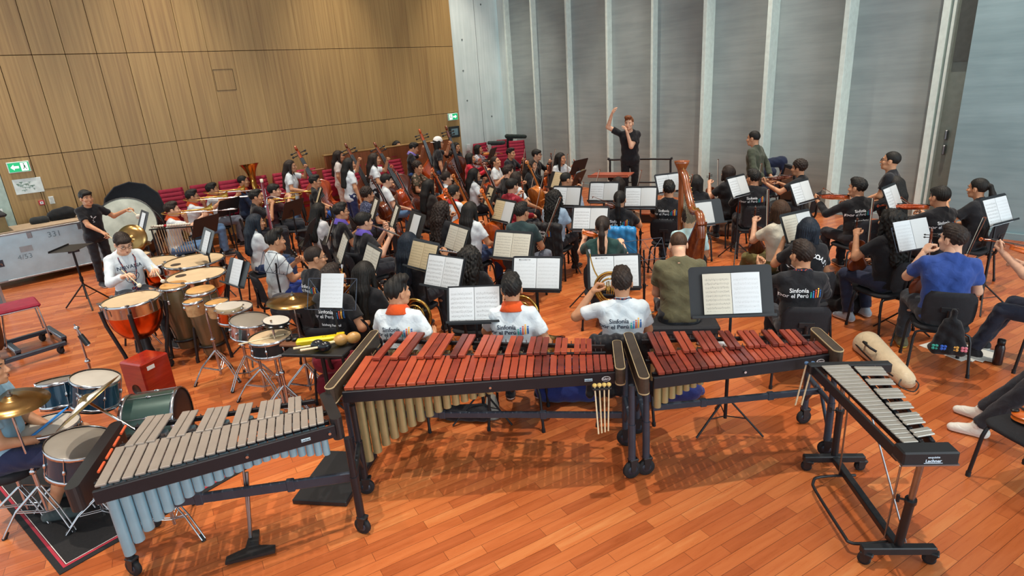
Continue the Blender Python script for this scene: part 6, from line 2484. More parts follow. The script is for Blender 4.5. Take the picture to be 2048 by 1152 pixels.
# --- first violins on the right
pp('v1a', 'the violinist hidden by the harp', 'in black logo tee half hidden by the harp column', -5.08, 7.33, az=24, act='vrest', back='logo', hair='short', yaw=20)
violin_rest('v1a', 'the player half hidden by the harp', 'brown')
pp('v1b', 'the violinist right of the harp', 'with straight black hair in black print tee, just right of the harp', -5.11, 8.07, az=40, act='vrest', back='logo', hair='bob', fem=1, s=.97)
pp('v1c', 'the violinist holding a bow upright', 'with dark shoulder hair in black tee, bow held straight up', -5.16, 9.06, az=75, act='vrest', hair='bob', hc='dark', fem=1, s=.98, skin=0)
violin_rest('v1c', 'the player left of the olive sweater', 'brown', bowdir=(0, .05, 1))
pp('v1d', 'the violinist in the black jacket below the olive sweater', 'in black logo jacket below the man in the olive sweater', -4.53, 8.7, az=42, act='vrest', sleeve='long', back='logo', hair='short', yaw=25)
violin_rest('v1d', 'the player in the black jacket by the olive sweater', 'red', side=-.1)
pp('v1e', 'the violinist in profile by the stacked black chair', 'in black tee with curly dark hair in left profile by the back wall', -4.37, 9.85, az=95, act='vplay', front='print', hair='curly', hc='dark', skin=1)
violin_play('v1e', 'the curly-haired player in profile', 'brown')
pp('v1f', 'the violinist in the cream top', 'in cream tee and olive trousers, violin resting on the thigh', -3.24, 6.88, az=66, act='vrest', top='cfc7b4', hair='bob', hc='brown', fem=1, s=.97, bottom='6b6238', shoes=('d8d2c4', 'eeeae0'), skin=0, feet=.6, lh=(-.1, .36, .98))
violin_rest('v1f', 'the player in the cream top', 'brown')
pp('v1g', 'the violinist in the black jacket by the wall fin', 'in black logo jacket with thick black hair, by the rightmost wall fin', -3.01, 8.56, az=58, act='vplay', sleeve='long', back='logo', hair='short', yaw=25)
violin_play('v1g', 'the player in the black jacket by the wall fin', 'red', bow=True)
pp('v1h', 'the violinist with straight long hair', 'with long straight black hair in front of the standing man in glasses', -2.73, 8.99, az=68, act='vplay', hair='long', fem=1, s=.98)
pp('v1i', 'the violinist with long wavy hair', 'with long wavy black hair in black tee, violin upright on the knee', -2.09, 6.92, az=66, act='vrest', hair='longcurly', hc='black', fem=1, s=.99, bottom='2b3148', shoes=('aeb9c4', 'f0f0f0'), feet=.34)
violin_rest('v1i', 'the player with long wavy hair', 'brown', bowdir=(.02, .05, 1))
pp('v1j', 'the violinist in logo tee by the narrow door', 'in black logo tee with rounded black hair, sitting before the narrow door', -2.04, 8.38, az=58, act='vplay', back='logo', hair='fringe')
violin_play('v1j', 'the player before the narrow door', 'red')
pp('v1k', 'the violinist at the far right stand', 'with tied black hair in black tee, looking left, beside the rightmost stand', -1.84, 9.11, az=78, act='vrest', hair='pony', fem=1)
violin_rest('v1k', 'the player by the rightmost stand', 'brown', bowdir=(-.6, .8, .3))
pp('v1l', 'the violinist in the blue tee', 'in royal blue tee with short dark hair, back to the camera, viola upright', -1.39, 6.33, az=24, act='vrest', top='2f4a8f', hair='short', hc='dark', skin=0, bulk=1.1, s=1.04, yaw=45, bottom='32363d', shoes=('5e5a40', 'd2c04a'), spread=.2)
violin_rest('v1l', 'the player in the blue tee', 'brown', 'viola', bowdir=(.3, .35, 1))
pp('v1m', 'the violinist at the right edge', 'in white tee and dark jeans cut off by the right edge, violin held level', -.62, 6.75, az=82, act='vplay', top='dad9d2', hair='short', hc='dark', bottom='2a3040', feet=.62, skin=0, lh=(-.16, .5, 1.06))
violin_play('v1m', 'the player at the right edge', 'orange', bow=False)
pp('v1n', 'the violinist in the logo tee on the near right', 'in black logo tee, hand to the ear, on a black chair near the marimba', -2.22, 5.22, az=38, act='vplay', sleeve='long', back='logo_small', hair='short', hc='dark', yaw=20, lanyard=LANY)
pp('v1o', 'the violinist in the lettered black tee', 'with straight dark hair in black tee with curved white lettering', -2.58, 6.14, az=44, act='vrest', hair='bob', hc='blue', fem=1, s=.99, back='coast')
pp('edge', 'the seated listener at the bottom right', 'in black trousers and white trainers, mostly outside the right edge', -.16, 5.34, az=92, act='lap', top='26262c', hair='short', shoes=('ddd9d0', 'f0efe8'), feet=.72)

# --- on their feet at the back
pp('cond', 'the conductor', 'standing on the podium in black tee, one hand raised, one at the mouth', -7.75, 9.8, az=205, pose='stand', s=1.06, act='stand', hair='quiff', hc='auburn', skin=0, z0=.2, rh=(.33, .16, 1.86), lh=(-.0, .22, 1.5), hands=('relax', 'relax'), bottom='17181b')
pp('olv', 'the man in the olive sweater', 'standing by the back wall in olive sweater with cropped hair and beard, arms behind', -5.26, 10.02, az=95, pose='stand', s=1.02, act='stand', top='454a3c', sleeve='long', hair='buzz', bulk=1.08, rh=(.15, -.2, .98), lh=(-.15, -.2, .98), bottom='2a2c36')
pp('gls', 'the standing man in glasses', 'in black print tee and glasses, shaved hair, standing near the back wall', -2.84, 9.07, az=98, pose='stand', act='lap', front='print', hair='buzz', glasses=True, bulk=1.15, s=.93, pitch=8)

# ------------------------------------------------------------------ music stands and their music
F2 = ('full', 'full')
W_2 = ('white', 'white')
for pos, az, who, pg, kind, kw in (
    ((-7.54, 2.96, 1.12), -36, 'left of the purple collars', ('full', None), 'solid', {}),
    ((-7.35, 3.17, 1.12), -30, 'before the oboist', ('full', None), 'solid', {}),
    ((-6.37, 2.86, 1.12), -20, 'nearest the clarinettists', F2, 'solid', {}),
    ((-5.57, 2.78, 1.12), -10, 'behind the glasses-wearing clarinettist', F2, 'solid', {}),
    ((-8.21, 4.28, 1.12), -18, 'beside the dotted blouse', ('full', None), 'solid', {}),
    ((-7.42, 4.17, 1.12), -22, 'in front of the purple-collared flautist', ('full', None), 'solid', {}),
    ((-6.63, 4, 1.12), -8, 'holding a nearly blank page above the flautists', ('blank', None), 'solid', {}),
    ((-5.56, 3.88, 1.12), -8, 'between curly hair and white sleeves', F2, 'solid', {}),
    ((-5.27, 3.23, 1.12), 4, 'holding yellowed music right of the blue-black hair', ('aged', 'aged'), 'solid', {}),
    ((-4.57, 3.01, 1.14), 14, 'second nearest behind the marimba', W_2, 'solid', dict(cover=True)),
    ((-4.78, 4.05, 1.12), 20, 'behind the green tee', F2, 'solid', {}),
    ((-3.84, 3.52, 1.13), 34, 'straight behind the pale chair jacket', ('few', 'few'), 'solid', dict(cover=True)),
    ((-3.32, 3.98, 1.13), 42, 'in front of the lanyard-wearing horn player', ('few', 'few'), 'solid', dict(cover=True)),
    ((-4.93, 5.47, 1.12), 28, 'left of the ponytail', ('white', 'blank'), 'solid', dict(cover=True)),
    ((-6.23, 6.4, 1.12), 22, 'right of the shiny blue top', ('white', 'blank'), 'solid', dict(cover=True)),
    ((-5.97, 6.94, 1.12), 26, 'left below the conductor', ('white', 'blank'), 'solid', dict(cover=True)),
    ((-5.23, 6.87, 1.12), 30, 'right below the conductor', ('white', 'blank'), 'solid', dict(cover=True)),
    ((-5.56, 8.02, 1.12), 66, 'at the foot of the podium, tilted', ('white', 'few'), 'solid', {}),
    ((-3.94, 6.44, 1.12), 62, 'right of the harp strings', (None, 'blank'), 'solid', {}),
    ((-4.52, 8.25, 1.12), 86, 'left of the jacket below the olive sweater', ('white', 'blank'), 'solid', {}),
    ((-3.58, 8.22, 1.12), 84, 'below the curly-haired profile', ('white', 'blank'), 'solid', {}),
    ((-2.79, 6.39, 1.12), 76, 'behind the lettered tee', ('full', 'blank'), 'solid', {}),
    ((-2.53, 8.36, 1.12), 90, 'by the long straight hair', ('white', 'blank'), 'solid', {}),
    ((-1.83, 6.76, 1.1), 66, 'before the blue tee', ('few', 'blank'), 'wire', {}),
    ((-1.44, 8.14, 1.12), 74, 'farthest right', ('white', 'few'), 'solid', {}),
    ((-7.35, 5.83, 1.12), -22, 'holding yellowed music before the red cello', ('aged', None), 'solid', {}),
    ((-6.27, 5.2, 1.12), -4, 'below the red hoodie', ('aged', 'blank'), 'solid', {}),
    ((-7.57, 7.55, 1.1), -10, 'holding a yellowed sheet behind the grey top', ('aged', None), 'solid', {}),
    ((-7.74, 8.3, 1.02), -70, 'by the pale jeans near the back wall', ('aged', 'blank'), 'solid', {}),
    ((-8.2, 8.8, 1.12), -85, 'turned away, left of the conductor', None, 'solid', {}),
    ((-10.98, 2.98, 1.1), -62, 'of the second trombonist, seen from behind', None, 'solid', {}),
    ((-9.58, 2.23, 1.1), -62, 'of the nearest trombonist, seen from behind', None, 'solid', {}),
    ((-9.65, 3.58, 1.1), -62, 'of the trumpeters, seen from behind', None, 'solid', {}),
    ((-10.72, 7.33, 1.16), -30, 'of the white-capped bass player', None, 'solid', {}),
    ((-10.45, 4.4, 1.1), -20, 'heaped with papers by the basses', ('aged', None), 'solid', {}),
    ((-11.9, 9.62, 1.12), -60, 'before the corner viola players', None, 'solid', {}),
    ((-10.78, 1.64, 1.12), 2, 'beside the big drum', ('few', None), 'solid', {}),
    ((-8.25, 1.89, 1.12), 0, 'at the far timpani, seen edge-on', ('few', None), 'solid', {}),
    ((-6.82, 1.79, 1.02), 8, 'at the near timpani, seen edge-on', ('few', None), 'solid', {}),
    ((-4.78, 1.98, 1.2), 36, 'with one loose white sheet, near the trap table', ('few', None), 'wire', {}),
    ((-3.94, 5.23, 0.98), 60, 'folded empty by the sky-blue jacket', None, 'wire', {}),
    ((-6.94, 2.26, 1.02), 20, 'empty behind the plain white tee', None, 'wire', {}),
    ((-3.82, 2.78, 1.06), 44, 'behind the marimba, nearest the camera', W_2, 'solid', dict(cover=True)),
    ((-2.21, 4.02, 1.16), 45, 'standing behind the xylophone', ('full', 'few'), 'big', {})):
    stand_at(pos, az, who, pg, kind, **kw)
# titles printed on two of the parts
for x, y, az, s_ in ((-3.84, 3.52, 34, .02), (-3.32, 3.98, 42, .02)):
    pass
o = empty('conductor_stand', (-7.04, 8.39, 0), math.radians(25), 'flat wooden conductor stand in front of the podium', 'music stand')
mb = MB(); mb.box((0, 0, 1.12), (.72, .5, .02), bev=.004); mb.box((0, -.24, 1.14), (.72, .015, .03)); mb.build('desk', wood('mahogany_desk', '7a3320', 'a85236', .35), o)
mb = MB(); mb.cyl((0, 0, .04), (0, 0, 1.1), .022, n=10); mb.box((0, 0, 1.06), (.1, .1, .06), bev=.01); mb.build('post', BLKM, o)
mb = MB(); mb.lathe([(0, .04), (.2, .02), (.22, 0)], 20); mb.build('base', BLKM, o)
o = empty('music_stand', (-10.85, .66, 0), math.radians(-35), 'tall black music stand laid flat and empty beside the flight case', 'music stand')
mb = MB(); mb.box((0, 0, .92), (.5, .36, .006), Matrix.Translation((0, 0, 0)), bev=.002); mb.box((0, -.18, .93), (.5, .005, .03)); mb.build('desk', BLK, o)
mb = MB(); mb.cyl((0, 0, .12), (0, 0, .91), .016, n=10); mb.cyl((0, 0, .4), (0, 0, .47), .024, n=10); mb.build('post', BLKM, o)
for i in range(3):
    a = 2 * PI * i / 3 + .6
    mb = MB(); mb.tube([(0, 0, .36), (.33 * math.cos(a), .33 * math.sin(a), .012)], .011, 7); mb.tube([(0, 0, .16), (.18 * math.cos(a), .18 * math.sin(a), .18)], .006, 5); mb.build('leg', BLKM, o)

# ------------------------------------------------------------------ podium and harp
PX, PY, PR = PEOPLE['cond']['pos'][0], PEOPLE['cond']['pos'][1], 25
o = empty('podium', (PX, PY, 0), math.radians(PR), 'low wooden conductor podium with black handrail', 'podium')
mb = MB(); mb.box((0.1, 0, .185), (1.5, 1.2, .03), bev=.004); mb.build('deck', wood('podium_deck', '8f4a28', 'b2663c', .4), o)
mb = MB(); mb.box((.1, 0, .085), (1.42, 1.12, .17), bev=.004); mb.build('plinth', BLK, o)
mb = MB()
mb.tube(smooth_path([(-.55, .5, .2), (-.55, .5, 1.05), (-.5, .5, 1.1), (.65, .5, 1.1), (.72, .5, 1.04), (.72, .5, .2)], 6), .022, 10)
mb.build('handrail', BLK, o)
mb = MB(); mb.tube([(-.55, .5, .62), (.72, .5, .62)], .018, 8); mb.build('middle_rail', BLK, o)
o = make_harp()
o.location = (-3.72, 5.78, 0)
o.rotation_euler = (0, 0, math.radians(48))
tag(o, 'tall brown concert harp with gilded pins', 'harp')
o = empty('piano_bench', (-3.62, 5.34, 0), math.radians(42), 'low black padded bench under the man in olive', 'bench')
mb = MB(); mb.box((0, 0, .42), (.72, .36, .09), bev=.02); mb.build('cushion', FAB, o)
mb = MB(); mb.box((0, 0, .35), (.68, .33, .05)); mb.build('apron', BLK, o)
for sx in (-1, 1):
    for sy in (-1, 1):
        mb = MB(); mb.box((sx * .3, sy * .13, .165), (.05, .05, .33), bev=.004); mb.build('leg', BLK, o)
_p = PEOPLE['sc1']['pos']
o.location = (_p[0], _p[1], 0)

# ------------------------------------------------------------------ stacked chairs
for i in range(12):
    n = (3, 5, 6, 6, 6, 6, 6, 6, 5, 6, 6, 6)[i]
    stack((-13.66, 1.55 + .56 * i, 0), 90 + (0, 4, -3, 2, 0, -5, 3, 0, 4, -2, 3, -4)[i], n, 'in the %s stack from left by the timber wall' % ordinal(i))
for i, (x, y, n, az) in enumerate(((-13.75, 10.6, 6, 85), (-13.8, 11.55, 6, 75), (-13.3, 10.95, 5, 70), (-13.05, 11.45, 6, 55))):
    stack((x, y, 0), az, n, 'in the %s stack of the far corner' % ordinal(i), group='corner stacks of crimson chairs')
put('stacking_chair', make_red_chair, 'single crimson chair on a wheeled dolly at the left edge', 'chair', loc=(-9.5, -.15, .12), rz=4)
o = empty('chair_dolly', (-9.5, -.1, 0), math.radians(10), 'grey wheeled dolly under the single crimson chair', 'dolly')
for yy in (-.24, .24):
    mb = MB(); mb.box((0, yy, .1), (.7, .06, .04), bev=.006); mb.build('rail', GREYM, o)
    for xx in (-.3, .3): caster(o, (xx, yy), .04)
# spare black chairs
chair_at((-15.02, 6.27), -20, 'empty black chair behind the player in blue trousers')
chair_at((-11.2, 4.2), -30, 'empty black chair left of the leftmost bass player')
chair_at((-10.5, 4.9), -25, 'empty black chair between the basses')
chair_at((-5.6, 11.2), 100, 'empty black chair carrying bags beside the olive sweater')
chair_at((-4.95, 10.6), 95, 'empty black chair with open violin case by the wall')
chair_at((-0.39, 4.69), 60, 'empty black chair at the bottom right edge')
chair_at((-7.3, 3.6), 20, 'black chair holding a grey bag among the woodwinds')

# ------------------------------------------------------------------ bags, jackets, cases
def at(o, xy, rz=0, z=0):
    o.location = (xy[0], xy[1], z)
    o.rotation_euler = (0, 0, math.radians(rz))
    return o


def jacket_on(key, label, col, L=.5, logo=False, w=.21):
    """A jacket hung over the back of the chair under a person."""
    p = PEOPLE[key]
    a = math.radians(p['face'])
    y0 = -.33
    f = Field((-.36, -.5, .1), (.36, -.1, 1.0), .012)
    f.cap((-w, y0 + .03, .84), (w, y0 + .03, .84), .05, k=.03)
    for sx in (-1, -.75, -.5, -.25, 0, .25, .5, .75, 1):
        f.cap((sx * w, y0, .84), (sx * (w + .05), y0 - .03 - .02 * abs(sx), .84 - L), .045, .036 + .008 * math.sin(sx * 9), k=.05)
    f.warp(lambda x, y, z: .006 * np.sin(x * 75 + z * 5) + .003 * np.sin(z * 50 + x * 30))
    V, Q = f.surf()
    m = _MATS[col] if col in _MATS else cloth(col, .55)
    o = link('jacket', mesh_np('jacket', V, Q, [m]))
    o.location = p['pos']
    o.rotation_euler = (0, 0, a)
    tag(o, label, 'jacket')
    if logo:
        tree = BVHTree.FromPolygons([tuple(v) for v in V], [tuple(q) for q in Q])
        project_print(o, 'logo_print', logo_faces(.9), [WHITE] + BARS, Vector((0, 0, .74)), tree, 1)
    return o


SATIN = M('sky_blue_satin', '2f8fd0', .4, 0, .12, 8)
jacket_on('vn8', 'sky-blue satin jacket hung over the chair of the ponytailed violinist', 'sky_blue_satin', .55, w=.22)
jacket_on('vn2', 'black logo jacket over the chair behind the shiny blue top', '18181c', .5, True)
jacket_on('v1f', 'black logo jacket over the chair of the cream-topped violinist', '18181c', .62, True)
jacket_on('hn4', 'black jacket wrapped on the chair of the lanyard-wearing horn player', '14141a', .42, w=.25)
blob('backpack', 'black backpack with light piping on the floor beside the logo-tee violinist', 'bag', [((-.09, 0, .1), (.09, 0, .1), .12, .12), ((-.08, 0, .32), (.08, 0, .32), .11, .11), ((-.05, -.1, .12), (.05, -.1, .24), .07, .06), ((-.06, 0, .44), (.06, 0, .44), .06, .06)], '1a1a1d', loc=(-2.51, 7.15, 0), rz=30)
o = blob('drawstring_bag', 'black drawstring bag with coloured flowers hanging on the blue tee chair', 'bag', [((-.09, 0, .06), (.09, 0, .06), .05, .05), ((-.095, 0, .06), (-.03, 0, .3), .05, .04), ((.095, 0, .06), (.03, 0, .3), .05, .04), ((0, 0, .08), (0, 0, .42), .06, .02)], '121318', flat=False, k=.02, warp=.007)
_p = PEOPLE['v1l']; a = math.radians(_p['face'])
o.location = (_p['pos'][0] + math.sin(a) * .42, _p['pos'][1] - math.cos(a) * .42, .3)
o.rotation_euler = (0, 0, a)
for i, (x, c) in enumerate(((-.11, '2f9a8a'), (-.045, '2f62c8'), (.045, 'd8a048'), (.11, 'd87a8a'))):
    mb = MB()
    for dx, dz in ((-.012, -.012), (.012, -.012), (-.012, .012), (.012, .012)): mb.sphere((x * .95 + dx, -.05, .09 + dz), (.014, .006, .014), n=8, q=5)
    mb.build('flower_print', M('flower_' + c, c, .7), o)
o = blob('violin_case', 'cream oblong violin case lying on the floor behind the glockenspiel', 'instrument case', [((0, -.3, .06), (0, .44, .055), .13, .075), ((0, -.28, .1), (0, .4, .08), .1, .055)], 'cdbb9c', k=.05, warp=0, loc=(-1.71, 6, 0), rz=-136, rough=.4)
mb = MB(); mb.tube([(.118, -.32, .085), (.135, -.1, .085), (.14, .12, .085), (.1, .4, .08)], .008, 6); mb.build('zip_band', BLKP, o)
mb = MB(); mb.tube(smooth_path([(.09, -.14, .16), (.14, -.1, .19), (.14, .02, .19), (.09, .06, .16)], 4), .012, 6); mb.build('handle', BLKP, o)
mb = MB();  mb.tube(smooth_path([(.03, .44, .1), (.1, .52, .05), (.02, .6, .03), (-.06, .52, .06), (-.02, .46, .1)], 5), .006, 5); mb.build('straps', BLKP, o)
r = random.Random(4)
for i in range(4):
    o = empty('loose_sheet', (-1.24, 6.73, .002 + .004 * i), math.radians(70 + 7 * i), ('topmost', 'second', 'third', 'lowest')[3 - i] + ' loose white sheet in the spread on the floor by the water bottle', 'paper', 'loose sheets on the floor')
    o.location.x += .05 * i - .1; o.location.y += .02 * i
    mb = MB(); mb.box((0, 0, 0), (.3, .42, .002)); mb.build('sheet', PAPER, o)
o = empty('water_bottle', (-0.95, 6.66, 0), 0, 'dark red-brown water bottle standing on the floor at the right', 'bottle')
mb = MB(); mb.lathe([(0, 0), (.036, 0), (.04, .01), (.04, .17), (.03, .2), (.028, .205)], 20); mb.build('body', M('dark_bottle', '2c1a1a', .25), o)
mb = MB(); mb.lathe([(.03, .2), (.032, .2), (.032, .25), (.0, .252)], 16); mb.build('cap', BLKP, o)
blob('gig_bag', 'blue gig bag standing behind the high end of the marimba', 'bag', [((-.2, 0, .12), (.2, 0, .12), .12, .12), ((-.16, 0, .34), (.16, 0, .34), .09, .09)], '22306e', loc=(-3.45, 3.49, 0), rz=44)
blob('gig_bag', 'blue gig bag with dark straps standing behind the xylophone', 'bag', [((-.18, 0, .12), (.18, 0, .12), .12, .12), ((-.14, 0, .36), (.14, 0, .36), .09, .09), ((.22, 0, .08), (.3, .05, .06), .05, .04)], '232f6c', loc=(-2.8, 4.08, 0), rz=44)
blob('shoulder_bag', 'small black bag on the floor behind the marimba tubes', 'bag', [((-.15, 0, .06), (.15, 0, .07), .07, .08), ((.16, .03, .03), (.26, .1, .02), .02, .015)], '17181f', loc=(-3.9, 2.64, 0), rz=40)
o = empty('paper_cup', (-3.77, 2.83, 0), 0, 'pale grey conical mute standing beside the marimba stand', 'mute')
mb = MB(); mb.lathe([(0, 0), (.075, 0), (.075, .02), (.04, .2), (0, .2)], 20); mb.build('cone', M('pale_grey_card', '9a978f', .7), o)
o.name = 'horn_mute'
blob('grey_coat', 'grey coat heaped against the timber partition', 'coat', [((-.12, 0, .7), (.12, 0, .72), .12, .13), ((0, 0, .5), (.05, 0, .9), .12, .1), ((-.1, 0, .2), (.1, 0, .2), .12, .12)], '77797c', loc=(-12.95, 7.35, 0), flat=True)
blob('coat', 'dark green coat thrown over the highest corner chair stack', 'coat', [((-.26, 0, 0), (.26, 0, .05), .055, .06), ((-.2, -.08, .0), (.2, -.08, .02), .05, .05), ((.1, -.12, 0), (.12, -.14, -.3), .045, .04), ((.2, -.12, 0), (.22, -.14, -.26), .045, .04)], '27322f', flat=False, loc=(-13.1, 11.5, 1.33), rz=-120)
blob('coat', 'dark grey coat over the second corner chair stack', 'coat', [((-.22, 0, 0), (.22, 0, .03), .05, .05), ((-.2, -.08, -.02), (.1, -.1, -.02), .05, .045), ((-.2, -.1, 0), (-.24, -.13, -.25), .05, .04)], '3a4442', flat=False, loc=(-13.35, 10.98, 1.22), rz=-110)
blob('backpack', 'navy and tan backpack on the chair by the olive sweater', 'bag', [((-.13, 0, .1), (.13, 0, .1), .1, .1), ((-.13, 0, .42), (.13, 0, .42), .1, .09)], '262c40', loc=(-5.62, 11.2, .44), rz=20)
blob('coat', 'navy coat draped behind the tan backpack', 'coat', [((-.12, 0, .0), (.12, 0, .05), .1, .1), ((.14, 0, .0), (.18, 0, -.3), .07, .05)], '1d2740', flat=False, loc=(-5.5, 11.36, 1.0), rz=20)
blob('backpack', 'brown canvas bag on the floor right of the harp', 'bag', [((-.14, 0, .09), (.14, 0, .09), .1, .1), ((-.08, 0, .2), (.08, 0, .2), .07, .07)], '6f5140', loc=(-5.43, 9.52, 0), rz=30)
blob('folded_cloth', 'white folded cloth on the floor under the big music stand', 'cloth', [((-.12, 0, .03), (.12, 0, .03), .05, .05)], 'c9d4da', loc=(-3.13, 5.36, 0), rz=30)
o = empty('violin_case', (-4.9, 10.62, .46), math.radians(10), 'open black violin case with brown lining propped on the chair by the wall', 'instrument case')
mb = MB(); mb.prism([(-.12, 0), (.12, 0), (.16, .25), (.1, .62), (-.06, .66), (-.13, .3)], .1, axis='y'); mb.build('shell', BLKP, o)
mb = MB(); mb.prism([(-.09, .04), (.09, .04), (.12, .26), (.07, .56), (-.04, .6), (-.1, .3)], .02, axis='y', off=-.015); mb.build('lining', M('brown_lining', '6b4c3a', .9), o)

# ------------------------------------------------------------------ flight case corner
o = empty('flight_case', (-13.7, .25, 0), math.radians(5), 'big pale blue flight case with recessed handles by the timber wall', 'flight case')
mb = MB(); mb.box((0, 0, .52), (.7, 2.0, .78), bev=.01); mb.build('body', M('pale_blue_case', 'c0e2f0', .45, 0, .05, 5), o)
mb = MB()
for z in (.13, .91):
    for x in (-.35, .35): mb.box((x, 0, z), (.03, 2.01, .03), bev=.004)
for y in (-1, 1):
    for x in (-.35, .35): mb.box((x, y, .52), (.03, .03, .8), bev=.004)
mb.build('edging', STEEL, o)
for y in (-.55, .55):
    mb = MB(); mb.box((.352, y, .45), (.01, .18, .12)); h = mb.build('handle_recess', GREYM, o)
    mb = MB(); mb.tube([(.36, y - .06, .42), (.372, y - .06, .45), (.372, y + .06, .45), (.36, y + .06, .42)], .008, 6); mb.build('handle', CHR, h)
for y in (-.75, .0, .75):
    mb = MB(); mb.box((.355, y, .84), (.012, .07, .1), bev=.004); mb.build('latch', STEEL, o)
mb = MB(); mb.box((.3525, -.1, .62), (.002, .18, .1)); mb.build('sticker', M('case_sticker', 'a7b2b8', .7), o)
mb = MB()
for t, y, z, s_ in (('331', .35, .74, .14), ('4/53', -.15, .45, .12)):
    lettering(mb, t, s_, Matrix(((0, 0, 1, .3535), (1, 0, 0, y), (0, 1, 0, z), (0, 0, 0, 1))))
mb.build('chalk_numbers', M('chalk_grey', '7a97a6', .9), o)
for x in (-.27, .27):
    for y in (-.85, .85): caster(o, (x, y), .05)
mb = MB(); mb.box((0, 0, .935), (.7, 2.0, .04), bev=.006); mb.build('lid', M('case_lid_wood', 'b59f85', .6), o)
o = empty('storage_box', (-13.6, -.35, .955), math.radians(5), 'tan storage box with a dark cover on the flight case', 'box')
mb = MB(); mb.box((0, 0, .13), (.5, .75, .26), bev=.008); mb.build('body', M('tan_board', '8a7a50', .7), o)
mb = MB(); mb.box((0, 0, .285), (.56, .82, .06), bev=.025); mb.build('cover', M('dark_cover', '2c2a2c', .8), o)
blob('gig_bag', 'black soft bag with a pale rim on the flight case', 'bag', [((0, -.14, .08), (0, .14, .1), .09, .1), ((0, -.1, .14), (0, .1, .18), .06, .05)], '17191c', loc=(-13.85, .85, .955))
blob('gig_bag', 'dark small bag with paper inside, left of the black bag on the flight case', 'bag', [((0, -.08, .05), (0, .08, .05), .07, .07)], '2a2e30', loc=(-13.8, .5, .955))
o = empty('equipment_case', (-12.35, -.75, 0), math.radians(8), 'grey upright equipment case cut off by the left edge', 'flight case')
mb = MB(); mb.box((0, 0, .45), (.5, .8, .9), bev=.01); mb.build('body', M('grey_case', '7d8a90', .5), o)
mb = MB(); mb.box((.25, .4, .45), (.04, .04, .9)); mb.box((.25, -.4, .45), (.04, .04, .9)); mb.build('edging', STEEL, o)
o = empty('gong_frame', (-9.25, -.5, 0), math.radians(10), 'big round brown gong disc on a low wheeled grey trolley at the left edge', 'gong')
mb = MB(); mb.lathe([(0, .09), (.5, .085), (.53, .06), (.53, -.06), (.5, -.085), (0, -.09)], 40, Matrix.Translation((0, 0, .68)) @ Matrix.Rotation(PI / 2, 4, 'X')); mb.build('gong', M('dark_bronze', '5b4331', .45, .4, .2, 5), o)
for x in (-.3, .45):
    mb = MB(); mb.box((x, .15, .115), (.06, .95, .05), bev=.006); mb.build('foot_beam', GREYM, o)
    for y in (-.25, .55): caster(o, (x, y), .045, .5)


# ------------------------------------------------------------------ mallet instruments at the front
ma, c = mallet_keyboard('marimba', 'long rosewood marimba with tan resonator tubes in the front centre', 'marimba', 'A', 31,
    ((-3.61, 1.45), (-2.42, 2.89)), ((-3.97, 1.81), (-2.57, 3.05)), ((-3.86, 1.77), (-2.63, 3)), ((-4.18, 2.17), (-2.77, 3.15)), .9, ROSE, (.068, .042), .024,
    lambda i: .64 * math.exp(-.115 * i), RESO_TAN, (.034, .016))
for a, b in (((-3.62, 1.35), (-4.3, 2.09)), ((-2.34, 2.86), (-2.66, 3.21))): end_board(ma, (a[0] - c.x, a[1] - c.y), (b[0] - c.x, b[1] - c.y), .93, .066, .13)
front_rail(ma, c, (-3.61, 1.44), (-2.41, 2.89), .875, .085, [('Lachner', .9, .016), ('oval', .965, 0), ('knob', .54, 0)])
leg_pair(ma, c, (-3.72, 1.5), (-4.22, 2.02), .9, wheel=.06)
leg_pair(ma, c, (-2.34, 2.98), (-2.63, 3.27), .9, wheel=.07)
crossbeam(ma, c, (-3.95, 1.76), (-2.5, 3.07), .42)
xy, c = mallet_keyboard('xylophone', 'shorter rosewood xylophone with pale resonator tubes right of the marimba', 'xylophone', 'F', 26,
    ((-2.16, 3.03), (-1.49, 4.07)), ((-2.41, 3.24), (-1.61, 4.18)), ((-2.33, 3.2), (-1.59, 4.11)), ((-2.61, 3.46), (-1.74, 4.26)), .9, ROSE, (.046, .038), .024,
    lambda i: .27 * math.exp(-.13 * i), RESO_TAN, (.026, .018), .03)
for a, b in (((-2.14, 2.86), (-2.69, 3.38)), ((-1.4, 4.03), (-1.7, 4.32))): end_board(xy, (a[0] - c.x, a[1] - c.y), (b[0] - c.x, b[1] - c.y), .93, .07, .13)
front_rail(xy, c, (-2.17, 2.99), (-1.47, 4.08), .875, .085, [('oval', .93, 0), ('knob', .5, 0)])
leg_pair(xy, c, (-2.29, 3.08), (-2.67, 3.47), .9, wheel=.065)
leg_pair(xy, c, (-1.47, 4.18), (-1.78, 4.5), .9, wheel=.06)
crossbeam(xy, c, (-2.4, 3.3), (-1.62, 4.35), .42)
vib_r = lambda i: .11 + .38 * math.exp(-.2 * i) + .016 * max(0, i - 15)
vi, c = mallet_keyboard('vibraphone', 'vibraphone with grey alloy bars and pale blue tubes, front left', 'vibraphone', 'F', 22,
    ((-3.64, -0.01), (-3.32, 1.18)), ((-4.01, 0.15), (-3.52, 1.26)), ((-3.97, 0.16), (-3.52, 1.19)), ((-4.28, 0.35), (-3.71, 1.26)), .88, ALU, (.052, .038), .014,
    vib_r, RESO_BLUE, (.031, .022), .012)
for a, b in (((-3.69, -0.11), (-4.35, 0.22)), ((-3.27, 1.24), (-3.67, 1.34))): end_board(vi, (a[0] - c.x, a[1] - c.y), (b[0] - c.x, b[1] - c.y), .89, .072, .15, M('black_brown_end', '1f1e20', .4))
front_rail(vi, c, (-3.63, -0.02), (-3.27, 1.22), .86, .085, [('Lachner', .86, .016), ('knob', .6, 0), ('knob', .97, 0)])
leg_pair(vi, c, (-3.26, 1.28), (-3.62, 1.5), .88, wheel=.06, mat=FRAME)
